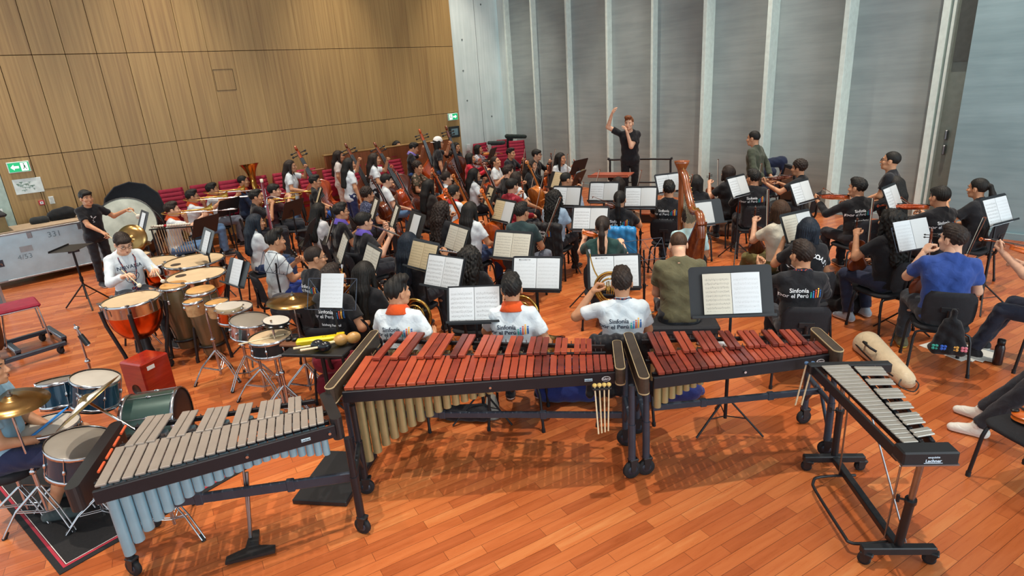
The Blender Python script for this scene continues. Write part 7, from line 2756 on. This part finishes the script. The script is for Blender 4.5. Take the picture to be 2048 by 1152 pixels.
leg_pair(vi, c, (-3.98, .05), (-4.4, .25), .88, wheel=.06, mat=FRAME)
crossbeam(vi, c, (-4.1, .12), (-3.32, 1.33), .4, .07)
mb = MB()
for i in range(4):
    t = i / 4
    a, b = V2((-3.73, 0.05), .885), V2((-4.24, 0.28), .885)
    p, q = a + (b - a) * (t + .02) + Vector((-.03, -.02, 0)), a + (b - a) * (t + .2) + Vector((-.03, -.02, 0))
    p -= Vector((c.x, c.y, 0)); q -= Vector((c.x, c.y, 0))
    mb.tube([p, q], .008, 6)
mb.build('damper_felt', M('orange_felt', 'd8582c', .9), vi)
mb = MB()
p = V2((-3.64, .67), 0) - Vector((c.x, c.y, 0))
mb.prism([(-.15, -.1), (.15, -.1), (.15, -.04), (.04, 0), (.03, .16), (-.03, .16), (-.04, 0), (-.15, -.04)], .018, Matrix.Translation(p + Vector((0, 0, .02))) @ Matrix.Rotation(math.radians(65), 4, 'Z'))
pd = mb.build('pedal', BLK, vi)
mb = MB(); mb.tube([p + Vector((-.08, .02, .06)), p + Vector((-.13, .12, .8))], .008, 6); mb.tube([p + Vector((-.08, .02, .05)), p + Vector((-.12, .1, .5))], .013, 8); mb.build('pedal_rod', STEEL, pd)
# glockenspiel on its own trolley
gl, c = mallet_keyboard('glockenspiel', 'steel glockenspiel on a black wheeled trolley at the bottom right', 'glockenspiel', 'F', 21,
    ((-1.43, 3.81), (-0.76, 3.21)), ((-1.31, 3.94), (-0.71, 3.27)), ((-1.28, 3.92), (-0.71, 3.27)), ((-1.15, 4.03), (-0.66, 3.36)), .9, M('steel_glock_bar', 'b7b2a8', .35, .5, .03), (.047, .043), .01, None, None, (.02, .02), .014)
P_ = lambda p, z: V2(p, z) - Vector((c.x, c.y, 0))
a0, a1, b0, b1 = (-1.48, 3.81), (-1.15, 4.13), (-0.76, 3.15), (-0.59, 3.32)
ra, rb = (-1.26, 4.08), (-0.67, 3.35)
mb = MB()
for q0, q1, w_ in ((a0, b0, .07), (ra, rb, .04)):
    mb.box((0, 0, 0), (.018, (P_(q1, .85) - P_(q0, .85)).length, w_), basis((P_(q0, .85) + P_(q1, .85)) / 2, P_(q1, .85) - P_(q0, .85)), bev=.003)
q0, q1 = P_(((a0[0] + a1[0]) / 2 - .02, (a0[1] + a1[1]) / 2), .83), P_(((b0[0] + b1[0]) / 2, (b0[1] + b1[1]) / 2), .83)
mb.box((0, 0, 0), (.06, (q1 - q0).length, .03), basis((q0 + q1) / 2, q1 - q0))
mb.build('frame', BLK, gl)
mb = MB(); mb.box((0, 0, 0), (.06, (P_(a1, 0) - P_(a0, 0)).length + .06, .07), basis((P_(a0, .86) + P_(a1, .86)) / 2, P_(a1, .86) - P_(a0, .86)), bev=.008); mb.build('end_block', BLK, gl)
d = (P_(b1, 0) - P_(b0, 0)).normalized()
m = basis((P_(b0, .87) + P_(b1, .87)) / 2 + Vector((d.y, -d.x, 0)) * .02, d)
mb = MB(); mb.box((0, 0, 0), (.1, (P_(b1, 0) - P_(b0, 0)).length + .03, .085), m, bev=.008); eb = mb.build('end_block', BLK, gl)
mb = MB(); mb.box((0.002, 0, -.03), (.102, (P_(b1, 0) - P_(b0, 0)).length + .034, .008), m); mb.build('silver_trim', STEEL, eb)
nrm = Vector((d.y, -d.x, 0))
m2 = Matrix((d, Vector((0, 0, 1)), nrm)).transposed().to_4x4(); m2.translation = m.translation + nrm * .0515 + d * .01
mb = MB(); lettering(mb, 'exquisite', .016, m2 @ Matrix.Translation((0, .012, 0)), .0003); lettering(mb, 'Lachner', .024, m2 @ Matrix.Translation((0, -.012, 0)), .0008); mb.box((0, -.017, 0), (.09, .003, .001), m2); mb.build('lettering', M('badge_pale', 'cfe2f0', .5), eb)
for q in ((-1.32, 4), (-0.71, 3.31)):
    pass
nA, nB = (-0.75, 3.41), (-1.36, 4.04)
for (q, top_) in ((nB, (-1.39, 3.94)), (nA, (-0.69, 3.26))):
    mb = MB()
    t0 = P_(q, .12); t1 = P_((q0[0] + c.x, q0[1] + c.y) if q is nB else (q1[0] + c.x, q1[1] + c.y), .82)
    mb.tube([t0, t0 + (t1 - t0) * .55], .024, 8); pst = mb.build('post', BLK, gl)
    mb = MB(); mb.tube([t0 + (t1 - t0) * .5, t1], .017, 8); mb.build('inner_tube', STEEL, pst)
    mb = MB(); mb.cyl(t0 + (t1 - t0) * .53, t0 + (t1 - t0) * .57, .03, n=10); k_ = t0 + (t1 - t0) * .55; mb.tube([k_, k_ + Vector((-.05, -.02, .0))], .007, 6); mb.box(k_ + Vector((-.055, -.022, 0)), (.018, .012, .05), bev=.004); mb.build('clamp_knob', BLKP, pst)
for q0_, q1_ in (((-1.51, 3.89, 0.1), (-1.21, 4.18, 0.1)), ((-0.89, 3.25, 0.1), (-0.6, 3.54, 0.1))):
    a, b = Vector(q0_) - c, Vector(q1_) - c
    mb = MB(); mb.box((0, 0, 0), (.05, (b - a).length, .05), basis((a + b) / 2, b - a), bev=.006); mb.build('foot_beam', BLK, gl)
    for t in (.06, .94):
        w_ = a + (b - a) * t
        caster(gl, (w_.x, w_.y), .036, random.random())
mb = MB(); a, b = P_(nA, .1), P_(nB, .1); mb.box((0, 0, 0), (.045, (b - a).length, .045), basis((a + b) / 2, b - a), bev=.004); mb.build('base_beam', BLK, gl)
mb = MB(); pts = [Vector(q) - c for q in ((-1.19, 3.98, 0.07), (-1.35, 3.8, 0.07), (-1.36, 3.71, 0.07), (-1.3, 3.62, 0.07), (-1.02, 3.34, 0.07), (-0.97, 3.3, 0.07), (-0.91, 3.34, 0.07), (-0.78, 3.5, 0.07))]
mb.tube(smooth_path(pts, 4), .01, 7); mb.build('damper_bar', BLK, gl)
mb = MB()
for a, b in (((-1.08, 3.63, 0.85), (-0.74, 3.52, 0.07)), ((-0.73, 3.1, 0.83), (-0.84, 3.48, 0.07)), ((-1.19, 3.66, 0.85), (-1.27, 3.91, 0.07))): mb.tube([Vector(a) - c, Vector(b) - c], .006, 6)
mb.build('linkage_rods', STEEL, gl)
# mallets hanging on the marimba and beside the xylophone
d_ = (Vector((-2.41, 2.89)) - Vector((-3.61, 1.44))).normalized()
hold = empty('mallet_holder', (-2.42, 2.75, .82), math.atan2(d_.y, d_.x), 'small black clip holding four yarn mallets on the marimba rail', 'mallet holder')
mb = MB(); mb.box((0, -.03, 0), (.13, .05, .012), bev=.003); mb.build('clip', BLKP, hold)
for i in range(4):
    p = Vector(hold.location) + Matrix.Rotation(hold.rotation_euler.z, 3, 'Z') @ Vector((-.048 + .032 * i, -.035, .02))
    put('mallet_yarn', lambda: make_mallet(.36, 'yarn', .0165), '%s yellow yarn mallet hanging from the marimba rail' % ('leftmost', 'second', 'third', 'rightmost')[i], 'mallet', Matrix.Translation(p) @ Matrix.Rotation(math.radians(-4 + 2 * i), 4, 'Y'), group='marimba mallets')
for i in range(2):
    p = Vector((-1.54, 3.85, 0.86)) + Vector((.03 * i, .03 * i, 0))
    put('mallet_blue', lambda: make_mallet(.34, 'blue', .015), '%s blue-headed mallet hanging at the high end of the xylophone' % ('left', 'right')[i], 'mallet', Matrix.Translation(p) @ Matrix.Rotation(math.radians(8), 4, 'Y'), group='xylophone mallets')

# ------------------------------------------------------------------ timpani, congas and small percussion
timpano((-7.4, 0.82, 0.86), .285, 'large copper timpano nearest the camera', .5, k=1.6)
timpano((-9.3, 1.4, 0.8), .31, 'timpano behind the player in the white sweatshirt', .2)
timpano((-8.58, 1.76, 0.86), .37, 'far timpano with a dark patch, beside the mallet rack', .1)
timpano((-7.79, 1.58, 0.86), .33, 'timpano with a dark patch behind the congas', .9)
for q, lab in (((-8.56, 1.53, 0.86), 'dark round felt muffler on the far timpano'), ((-7.92, 1.44, 0.86), 'dark round felt muffler on the timpano behind the congas')):
    o = empty('felt_muffler', q, 0, lab, 'muffler'); mb = MB(); mb.lathe([(0, .006), (.06, .006), (.062, .0)], 16); mb.build('disc', M('brown_felt', '3f3226', .95), o)
conga((-7.62, 1.29, 0.86), .155, .78, 'olive gold conga on the left, beside the copper timpano')
conga((-7.22, 1.47, 0.84), .155, .78, 'olive gold conga on the right, behind the bongos')
p0 = Vector((-6.53, 1.33, 0.88))
bs = empty('bongo_stand', (p0.x, p0.y, 0), 0, 'chrome tripod stand carrying the bongos', 'stand')
tripod(bs, (0, 0, .8), .34, .27)
for i, (q, rr) in enumerate((((-6.6, 1.25, 0.9), .095), ((-6.35, 1.41, 0.9), .11))):
    drum('bongo', ('smaller' if i == 0 else 'larger') + ' pale wood bongo on the chrome stand', 'bongo', q, rr, .15, wood('bongo_ash', 'b98a5c', 'd6b07e', .4), M('rawhide', 'c08f52'), lugs=4, both=False, taper=.85, group='pair of bongos')
p0 = Vector((-6.22, 1.53, 0.84))
s_ = empty('snare_stand', (p0.x, p0.y, 0), 0, 'chrome stand under the steel snare and tambourine', 'stand'); tripod(s_, (0, 0, .68), .3, .26, ang=1.0)
drum('tenor_drum', 'copper coloured drum under the pale tambourine', 'drum', p0, .17, .14, COPPER, MYLAR, (0.05, -.05), lugs=8)
tambourine('tambourine', 'pale wooden tambourine resting on the copper drum', (-6.12, 1.46, 0.9), .125, (.05, -.05), MAPLEM)
p0 = Vector((-5.76, 1.53, 0.82))
drum('snare_drum', 'shiny steel snare drum between the copper drum and the black snare', 'snare drum', p0, .18, .16, CHR, CLEAR, (.12, -.1), lugs=10)
s_ = empty('snare_stand', (p0.x, p0.y, 0), 0, 'chrome stand under the shiny steel snare', 'stand'); tripod(s_, (0, 0, .64), .3, .27, ang=.2)
p0 = Vector((-5.22, 1.52, 0.8))
drum('snare_drum', 'black snare drum with tan head, left of the trap table', 'snare drum', p0, .18, .14, BLK, CALF, (0, 0), lugs=8)
s_ = empty('snare_stand', (p0.x, p0.y, 0), 0, 'chrome stand under the black snare', 'stand'); tripod(s_, (0, 0, .65), .3, .28, ang=.7)
put('drumstick', lambda: make_mallet(.38, 'hard', .007), 'drumstick lying across the black snare', 'drumstick', basis_z(p0 + Vector((.08, .1, .012)), (.3, .9, .02)))
p0 = Vector((-5.18, 1.59, 0.95))
o = stand_for('tambourine_stand', 'tall chrome stand holding the black tambourine', (p0.x + .05, p0.y - .06), .98, spread=.3, ang=.5, h=.35, double=False)
tambourine('tambourine', 'black tambourine clamped on a chrome stand over the snare', p0, .11, (.1, -.1), BLK)
p0 = Vector((-5.42, 1.85, 1.02))
o = stand_for('cymbal_stand', 'chrome stand of the big suspended cymbal', (p0.x, p0.y), p0.z + .05, spread=.3, h=.35)
cymbal('cymbal', 'big suspended bronze cymbal behind the trap table', p0, .235, (.06, -.06))
# trap table
q = Vector((-4.68, 1.75, 0.8))
tt = empty('trap_table', (q.x, q.y, 0), math.radians(38), 'black trap table covered with hand percussion', 'table')
mb = MB(); mb.box((0, 0, .77), (.56, .32, .03), bev=.008); mb.build('tray', BLK, tt)
mb = MB(); mb.cyl((0, 0, .05), (0, 0, .76), .018, n=10); mb.build('post', BLKM, tt)
for i in range(3):
    a = 2 * PI * i / 3
    mb = MB(); mb.tube([(0, 0, .3), (.3 * math.cos(a), .3 * math.sin(a), .012)], .01, 7); mb.build('leg', BLKM, tt)
M_t = Matrix.Translation((q.x, q.y, .785)) @ Matrix.Rotation(math.radians(38), 4, 'Z')
o = empty('yellow_guiro', label='bright yellow plastic scraper with a notched end on the trap table', cat='guiro')
o.matrix_basis = M_t @ Matrix.Translation((-.06, .06, .03)) @ Matrix.Rotation(.35, 4, 'Z')
YEL = M('bright_yellow', 'e6c81e', .35)
mb = MB(); mb.box((0, 0, 0), (.34, .075, .055), bev=.012); mb.box((.2, 0, .005), (.07, .09, .06), bev=.006); mb.build('body', YEL, o)
mb = MB(); lettering(mb, 'LP', .04, Matrix.Translation((.07, -.012, .028))); mb.build('lettering', BLKP, o)
m = M_t @ Vector((.14, -.06, .05))
GOUR = M('tan_gourd', 'b98c4e', .35, 0, .12, 10)
BLG = M('black_gourd', '14171c', .2)
md = M_t.to_3x3()
maraca('tan gourd maraca at the right end of the trap table', M_t @ Vector((.24, .05, .055)), md @ Vector((.8, .6, .0)), .05, GOUR)
maraca('tan gourd maraca beside the yellow scraper', M_t @ Vector((.15, .0, .055)), md @ Vector((.8, .6, .0)), .05, GOUR)
maraca('black maraca at the front edge of the trap table', M_t @ Vector((.06, -.12, .05)), md @ Vector((.9, .35, .03)), .045, BLG)
maraca('black maraca half under the front one on the trap table', M_t @ Vector((-.02, -.09, .05)), md @ Vector((.9, .35, .03)), .045, BLG)
o = empty('castanet_board', label='black castanets on a wooden board at the left of the trap table', cat='castanets')
o.matrix_basis = M_t @ Matrix.Translation((-.27, .05, .012))
mb = MB(); mb.box((0, 0, 0), (.2, .16, .02), bev=.004); mb.build('board', wood('dark_board', '4a2c1c', '70452c', .5), o)
for i in range(3):
    mb = MB(); mb.sphere((-.06 + .06 * i, .02, .025), (.03, .035, .016), n=12, q=7); mb.build('castanet', EBONY, o)
blob('percussion_bag', 'dark grey cloth over the drum behind the trap table', 'cloth', [((-.16, 0, .5), (.16, 0, .5), .1, .1), ((-.14, 0, .62), (.14, 0, .62), .09, .09), ((-.14, 0, .1), (.14, 0, .1), .1, .1)], '35343a', loc=(-6.6, 2.22, 0), rz=38)
blob('suitcase', 'dark red soft suitcase behind the left end of the marimba', 'bag', [((-.14, 0, .16), (.14, 0, .16), .13, .13), ((-.14, 0, .42), (.14, 0, .42), .12, .11)], '7a1628', loc=(-5.06, 2.04, 0), rz=38)
# mallet rack by the far timpani
a, b = Vector((-10.9, 1.74, 0.98)), Vector((-10.51, 2.23, 0.98))
o = empty('mallet_rack', (a.x, a.y, 0), math.atan2((b - a).y, (b - a).x), 'black rack with a row of hanging mallets by the timpani', 'mallet rack')
L = (b - a).length
mb = MB(); mb.box((L / 2, 0, .97), (L + .06, .05, .015)); mb.build('top_bar', BLK, o)
for x in (0, L):
    mb = MB(); mb.cyl((x, .0, .02), (x, .0, .97), .012, n=8); mb.box((x, 0, .015), (.05, .4, .03)); mb.build('leg', BLK, o)
for i in range(15):
    t = (i + .5) / 15
    p = a + (b - a) * t + Vector((0, 0, .03))
    red = i == 5
    put('mallet_red' if red else 'mallet_felt', (lambda: make_mallet(.36, 'red', .026)) if red else (lambda: make_mallet(.44, 'felt', .024)), '%s mallet from the left on the black rack%s' % (ordinal(i) if i < 13 else ('fourteenth', 'last')[i - 13], ', with a red head' if red else ''), 'mallet', Matrix.Translation(p) @ Matrix.Rotation(.05, 4, 'X'), group='mallets on the rack')
# concert bass drum and gear by the first player
bd = drum('bass_drum', 'large concert bass drum with mottled pale head facing the room', 'drum', (-12.34, 1.64, 0.86), .52, .42, BLK, M('mottled_head', 'aeb4a8', .6, 0, .16, 3.5), (0, 0), hoop=BLK, lugs=10)
bd.matrix_basis = Matrix.Translation((-12.54, 1.61, 0.84)) @ Vector((.75, -.35, .45)).to_track_quat('Z', 'Y').to_matrix().to_4x4()
o = empty('drum_cover', label='black padded cover standing open behind the bass drum', cat='cover')
o.matrix_basis = Matrix.Translation((bd.location.x - .55, bd.location.y + .3, 1.02)) @ Vector((.75, -.35, .2)).to_track_quat('Z', 'Y').to_matrix().to_4x4()
mb = MB(); mb.lathe([(0, 0), (.5, 0), (.52, .01), (.52, .05), (.5, .05), (.48, .02), (0, .015)], 12); mb.build('shell', FAB, o)
o = empty('bass_drum_stand', (bd.location.x, bd.location.y, 0), .4, 'black cradle stand under the concert bass drum', 'stand')
for s_ in (-1, 1):
    mb = MB(); mb.tube([(s_ * .35, -.3, .02), (s_ * .3, -.05, .5), (s_ * .3, .05, .5), (s_ * .35, .3, .02)], .018, 8); mb.build('side_leg', BLK, o)
p0 = Vector((-10.34, 1.36, 0.98))
o = cymbal('cymbal', 'hand cymbal standing on edge before the bass drum', p0, .22); o.matrix_basis = Matrix.Translation(p0) @ Vector((.8, -.5, .35)).to_track_quat('Z', 'Y').to_matrix().to_4x4()
p1 = Vector((-10.59, 1.43, 0.88))
cymbal('cymbal', 'hand cymbal lying flat on the stand before the bass drum', p1, .22, (.1, -.12))
stand_for('cymbal_stand', 'black stand carrying the hand cymbals', (p1.x, p1.y), .87, mat=BLKM, double=False)
p0 = Vector((-10, 1.32, 0.8))
drum('snare_drum', 'steel snare drum between the timpani player and the bass drum', 'snare drum', p0, .18, .13, CHR, CALF, lugs=8)
s_ = empty('snare_stand', (p0.x, p0.y, 0), 0, 'chrome stand under the farthest snare', 'stand'); tripod(s_, (0, 0, .66), .3, .26)
for key in ('gong', 'nirvana'):
    p = PEOPLE[key]
    for sd in ('R', 'L'):
        h = hand_c(p, sd)
        tgt = h + Vector((.0 if sd == 'R' else .05, .3, -.08 if key == 'nirvana' else -.12))
        m = basis_z(h + (tgt - h).normalized() * .3, tgt - h)
        held(p, 'mallet_felt' if key == 'nirvana' else 'beater', (lambda: make_mallet(.38, 'felt', .024)) if key == 'nirvana' else (lambda: make_mallet(.34, 'felt', .04)), 'white-headed mallet in the %s hand of %s' % ('right' if sd == 'R' else 'left', p['who']), 'mallet', m)
# cajon
q = Vector((-6.45, 0.71, 0))
o = empty('cajon', (q.x - .1, q.y - .02, 0), math.radians(28), 'glossy red cajon box drum with a round sound hole', 'cajon')
mb = MB(); mb.box((0, 0, .25), (.3, .31, .47), bev=.014); mb.build('box', wood('red_lacquer', '7d1a10', 'a62a18', .15, (3, 3, 30), .6), o)
mb = MB(); mb.lathe([(0, .0), (.055, .0), (.058, .003)], 24, Matrix.Translation((0, -.1555, .2)) @ Matrix.Rotation(PI / 2, 4, 'X')); mb.build('sound_hole', EBONY, o)
mb = MB(); mb.box((.152, -.06, .42), (.003, .08, .04)); mb.build('label_plate', PAPER, o)
for sx in (-1, 1):
    for sy in (-1, 1):
        mb = MB(); mb.cyl((sx * .12, sy * .12, 0), (sx * .12, sy * .12, .02), .02, n=8); mb.build('rubber_foot', RUB, o)

# ------------------------------------------------------------------ drum kit at the left edge
TEAL = M('dark_teal_lacquer', '123a50', .22, .2, .1, 4, coat=.6)
GREENB = M('satin_green_shell', '35504a', .3, .25, .1, 4, coat=.4)
rug = empty('drum_rug', (0, 0, 0), 0, 'black drum rug with red and white border under the kit', 'rug')
A_, B_, C_, D_ = [Vector(q) for q in ((-5.56, -0.56, 0), (-4.34, -0.32, 0), (-4.64, 1.06, 0), (-6.03, 0.66, 0))]
A_, D_ = B_ + (A_ - B_) * 1.35, C_ + (A_ - B_) * 1.35
mb = MB(); vs_ = [A_, B_, C_, D_]
mb.add([p + Vector((0, 0, z)) for z in (.001, .007) for p in vs_], [(3, 2, 1, 0), (4, 5, 6, 7), (0, 1, 5, 4), (1, 2, 6, 5), (2, 3, 7, 6), (3, 0, 4, 7)]); mb.build('pile', M('black_carpet', '1c1a1b', .95, 0, .1, 60, .2, 300), rug)
cen = (A_ + B_ + C_ + D_) / 4
for nm, f0, f1, col in (('red_band', .95, .925, 'a8283a'), ('white_line', .92, .913, 'd8c8c4')):
    mb = MB()
    o_ = [cen + (p - cen) * f0 + Vector((0, 0, .0085)) for p in vs_]; i_ = [cen + (p - cen) * f1 + Vector((0, 0, .0085)) for p in vs_]
    mb.add(o_ + i_, [(k, (k + 1) % 4, 4 + (k + 1) % 4, 4 + k) for k in range(4)]); mb.build(nm, M('rug_' + nm, col, .9), rug)
q = cen + (C_ - cen) * .75
mb = MB(); mb.tube([q + Vector((.07 * math.cos(t), .05 * math.sin(t), .009)) for t in [2 * PI * i / 16 for i in range(13)]], .008, 4); mb.build('red_emblem', M('rug_red', 'c03040', .9), rug)
drum('tom_drum', 'smaller teal tom with a dark taped patch, farthest left of the kit', 'tom drum', (-5.75, -0, 0.78), .15, .2, TEAL, CLEAR, (-.2, -.1), lugs=6)
drum('tom_drum', 'larger teal tom in the middle of the kit', 'tom drum', (-5.55, 0.23, 0.78), .17, .22, TEAL, MYLAR, (.1, -.25), lugs=6)
p0 = Vector((-4.73, 0, 0.66))
drum('floor_tom', 'teal floor tom with smoky head beside the vibraphone', 'tom drum', p0, .2, .2, TEAL, CLEAR, (.15, -.2), lugs=8)
o = empty('floor_tom_stand', (p0.x, p0.y, 0), 0, 'chrome legs under the teal floor tom', 'stand'); tripod(o, (0, 0, .3), .22, .24)
p0 = Vector((-5.2, -0.13, 0.66))
drum('snare_drum', 'black kit snare with two blue sticks on its head', 'snare drum', p0, .18, .14, BLK, MYLAR, (.02, -.05), lugs=8)
o = empty('snare_stand', (p0.x, p0.y, 0), 0, 'chrome stand under the black kit snare', 'stand'); tripod(o, (0, 0, .52), .26, .26)
BLUEP = M('blue_stick', '2a86d8', .4)
def make_stick():
    o = empty('drumstick')
    mb = MB(); mb.cyl((0, 0, -.2), (0, 0, .15), .0075, n=8); mb.tube([(0, 0, .15), (0, 0, .19)], [.0075, .004], 8); mb.build('shaft', BLUEP, o)
    mb = MB(); mb.sphere((0, 0, .195), (.005, .005, .008), n=8, q=5); mb.build('tip', BLUEP, o)
    return o
for i in range(2):
    put('stick', make_stick, ('upper', 'lower')[i] + ' of two blue drumsticks lying on the kit snare', 'drumstick', basis_z(p0 + Vector((-.02 + .03 * i, .0 - .015 * i, .018)), (-.75, .66, .05)), group='blue drumsticks')
p0 = Vector((-5.52, 0.53, 0.34))
o = drum('bass_drum', 'satin green kit bass drum lying on its side', 'drum', p0, .25, .4, GREENB, BLKP, hoop=CHR, lugs=8)
o.matrix_basis = Matrix.Translation(p0 + Vector((.12, .2, -.07))) @ Vector((.45, .85, 0)).to_track_quat('Z', 'Y').to_matrix().to_4x4()
for i, (u, lab) in enumerate((((-4.59, 0.1, 1), 'ride cymbal tilted steeply over the kit'), ((-5.07, -0.28, 0.98), 'crash cymbal at the left edge of the frame'))):
    p0 = Vector(u)
    cymbal('cymbal', lab, p0, .24 if i == 0 else .22, ((-.35, .5), (.1, -.1))[i])
    b_ = (p0.x + (.35 if i == 0 else .05), p0.y + (.25 if i == 0 else -.02))
    stand_for('cymbal_stand', ('boom' if i == 0 else 'straight') + ' chrome stand of the ' + lab.split(' cymbal')[0] + ' cymbal', b_, p0.z, boom=(p0.x, p0.y, .75) if i == 0 else None)
p0 = Vector((-5.76, 0.26, 1))
o = stand_for('boom_stand', 'empty chrome boom arm rising behind the toms', (-7.03, 0.27,), 1.0, boom=(p0.x, p0.y, .8))
mb = MB(); e = Vector((p0.x - o.location.x, p0.y - o.location.y, 1.0)); mb.cyl(e, e + Vector((-.03, -.03, .09)), .022, n=10); mb.build('boom_tip', BLKP, o)
p0 = PEOPLE['drummer']['pos']
o = empty('drum_throne', (p0[0], p0[1], 0), 0, 'round black drum throne under the kit player', 'stool')
mb = MB(); mb.lathe([(0, .38), (.17, .38), (.18, .4), (.18, .43), (.16, .445), (0, .44)], 24); mb.build('seat', FAB, o)
tripod(o, (0, 0, .38), .26, .26)
o = empty('stage_box', (-3.95, 1.42, 0), math.radians(40), 'low black wooden platform under the end of the vibraphone', 'platform')
mb = MB(); mb.box((0, 0, .02), (.42, .62, .04), bev=.006); mb.build('deck', BLK, o)
p = PEOPLE['nirvana']
o = empty('timpani_stool', p['pos'], math.radians(p['face']), 'high black stool with a backrest under the timpani player', 'stool')
mb = MB(); mb.lathe([(0, .5), (.19, .5), (.2, .52), (.2, .56), (.17, .575), (0, .57)], 24); mb.build('seat', FAB, o)
mb = MB(); mb.box((0, -.26, .86), (.34, .05, .22), bev=.02); mb.tube([(0, -.15, .5), (0, -.27, .55), (0, -.29, .86)], .014, 7); mb.build('backrest', FAB, o)
for i in range(4):
    a = PI / 4 + PI / 2 * i
    mb = MB(); mb.tube([(.13 * math.cos(a), .13 * math.sin(a), .5), (.26 * math.cos(a), .26 * math.sin(a), .0)], .012, 7); mb.build('leg', BLKM, o)

vn = put('violinorange', lambda: make_bowed('violin', 'orange'), 'violin lying on the empty chair at the right edge', 'violin', Matrix.Translation(((-0.44, 4.65, 0.48))) @ Matrix.Rotation(math.radians(-50), 4, 'Z') @ Matrix.Rotation(-PI / 2, 4, 'X') @ Matrix.Translation((0, 0, -.2)))
vn.matrix_basis = basis_z(Vector(((-0.4, 4.73, 0.47))) + Vector((-.12, .1, 0)), (.5, -.35, .02), (0, 0, 1))
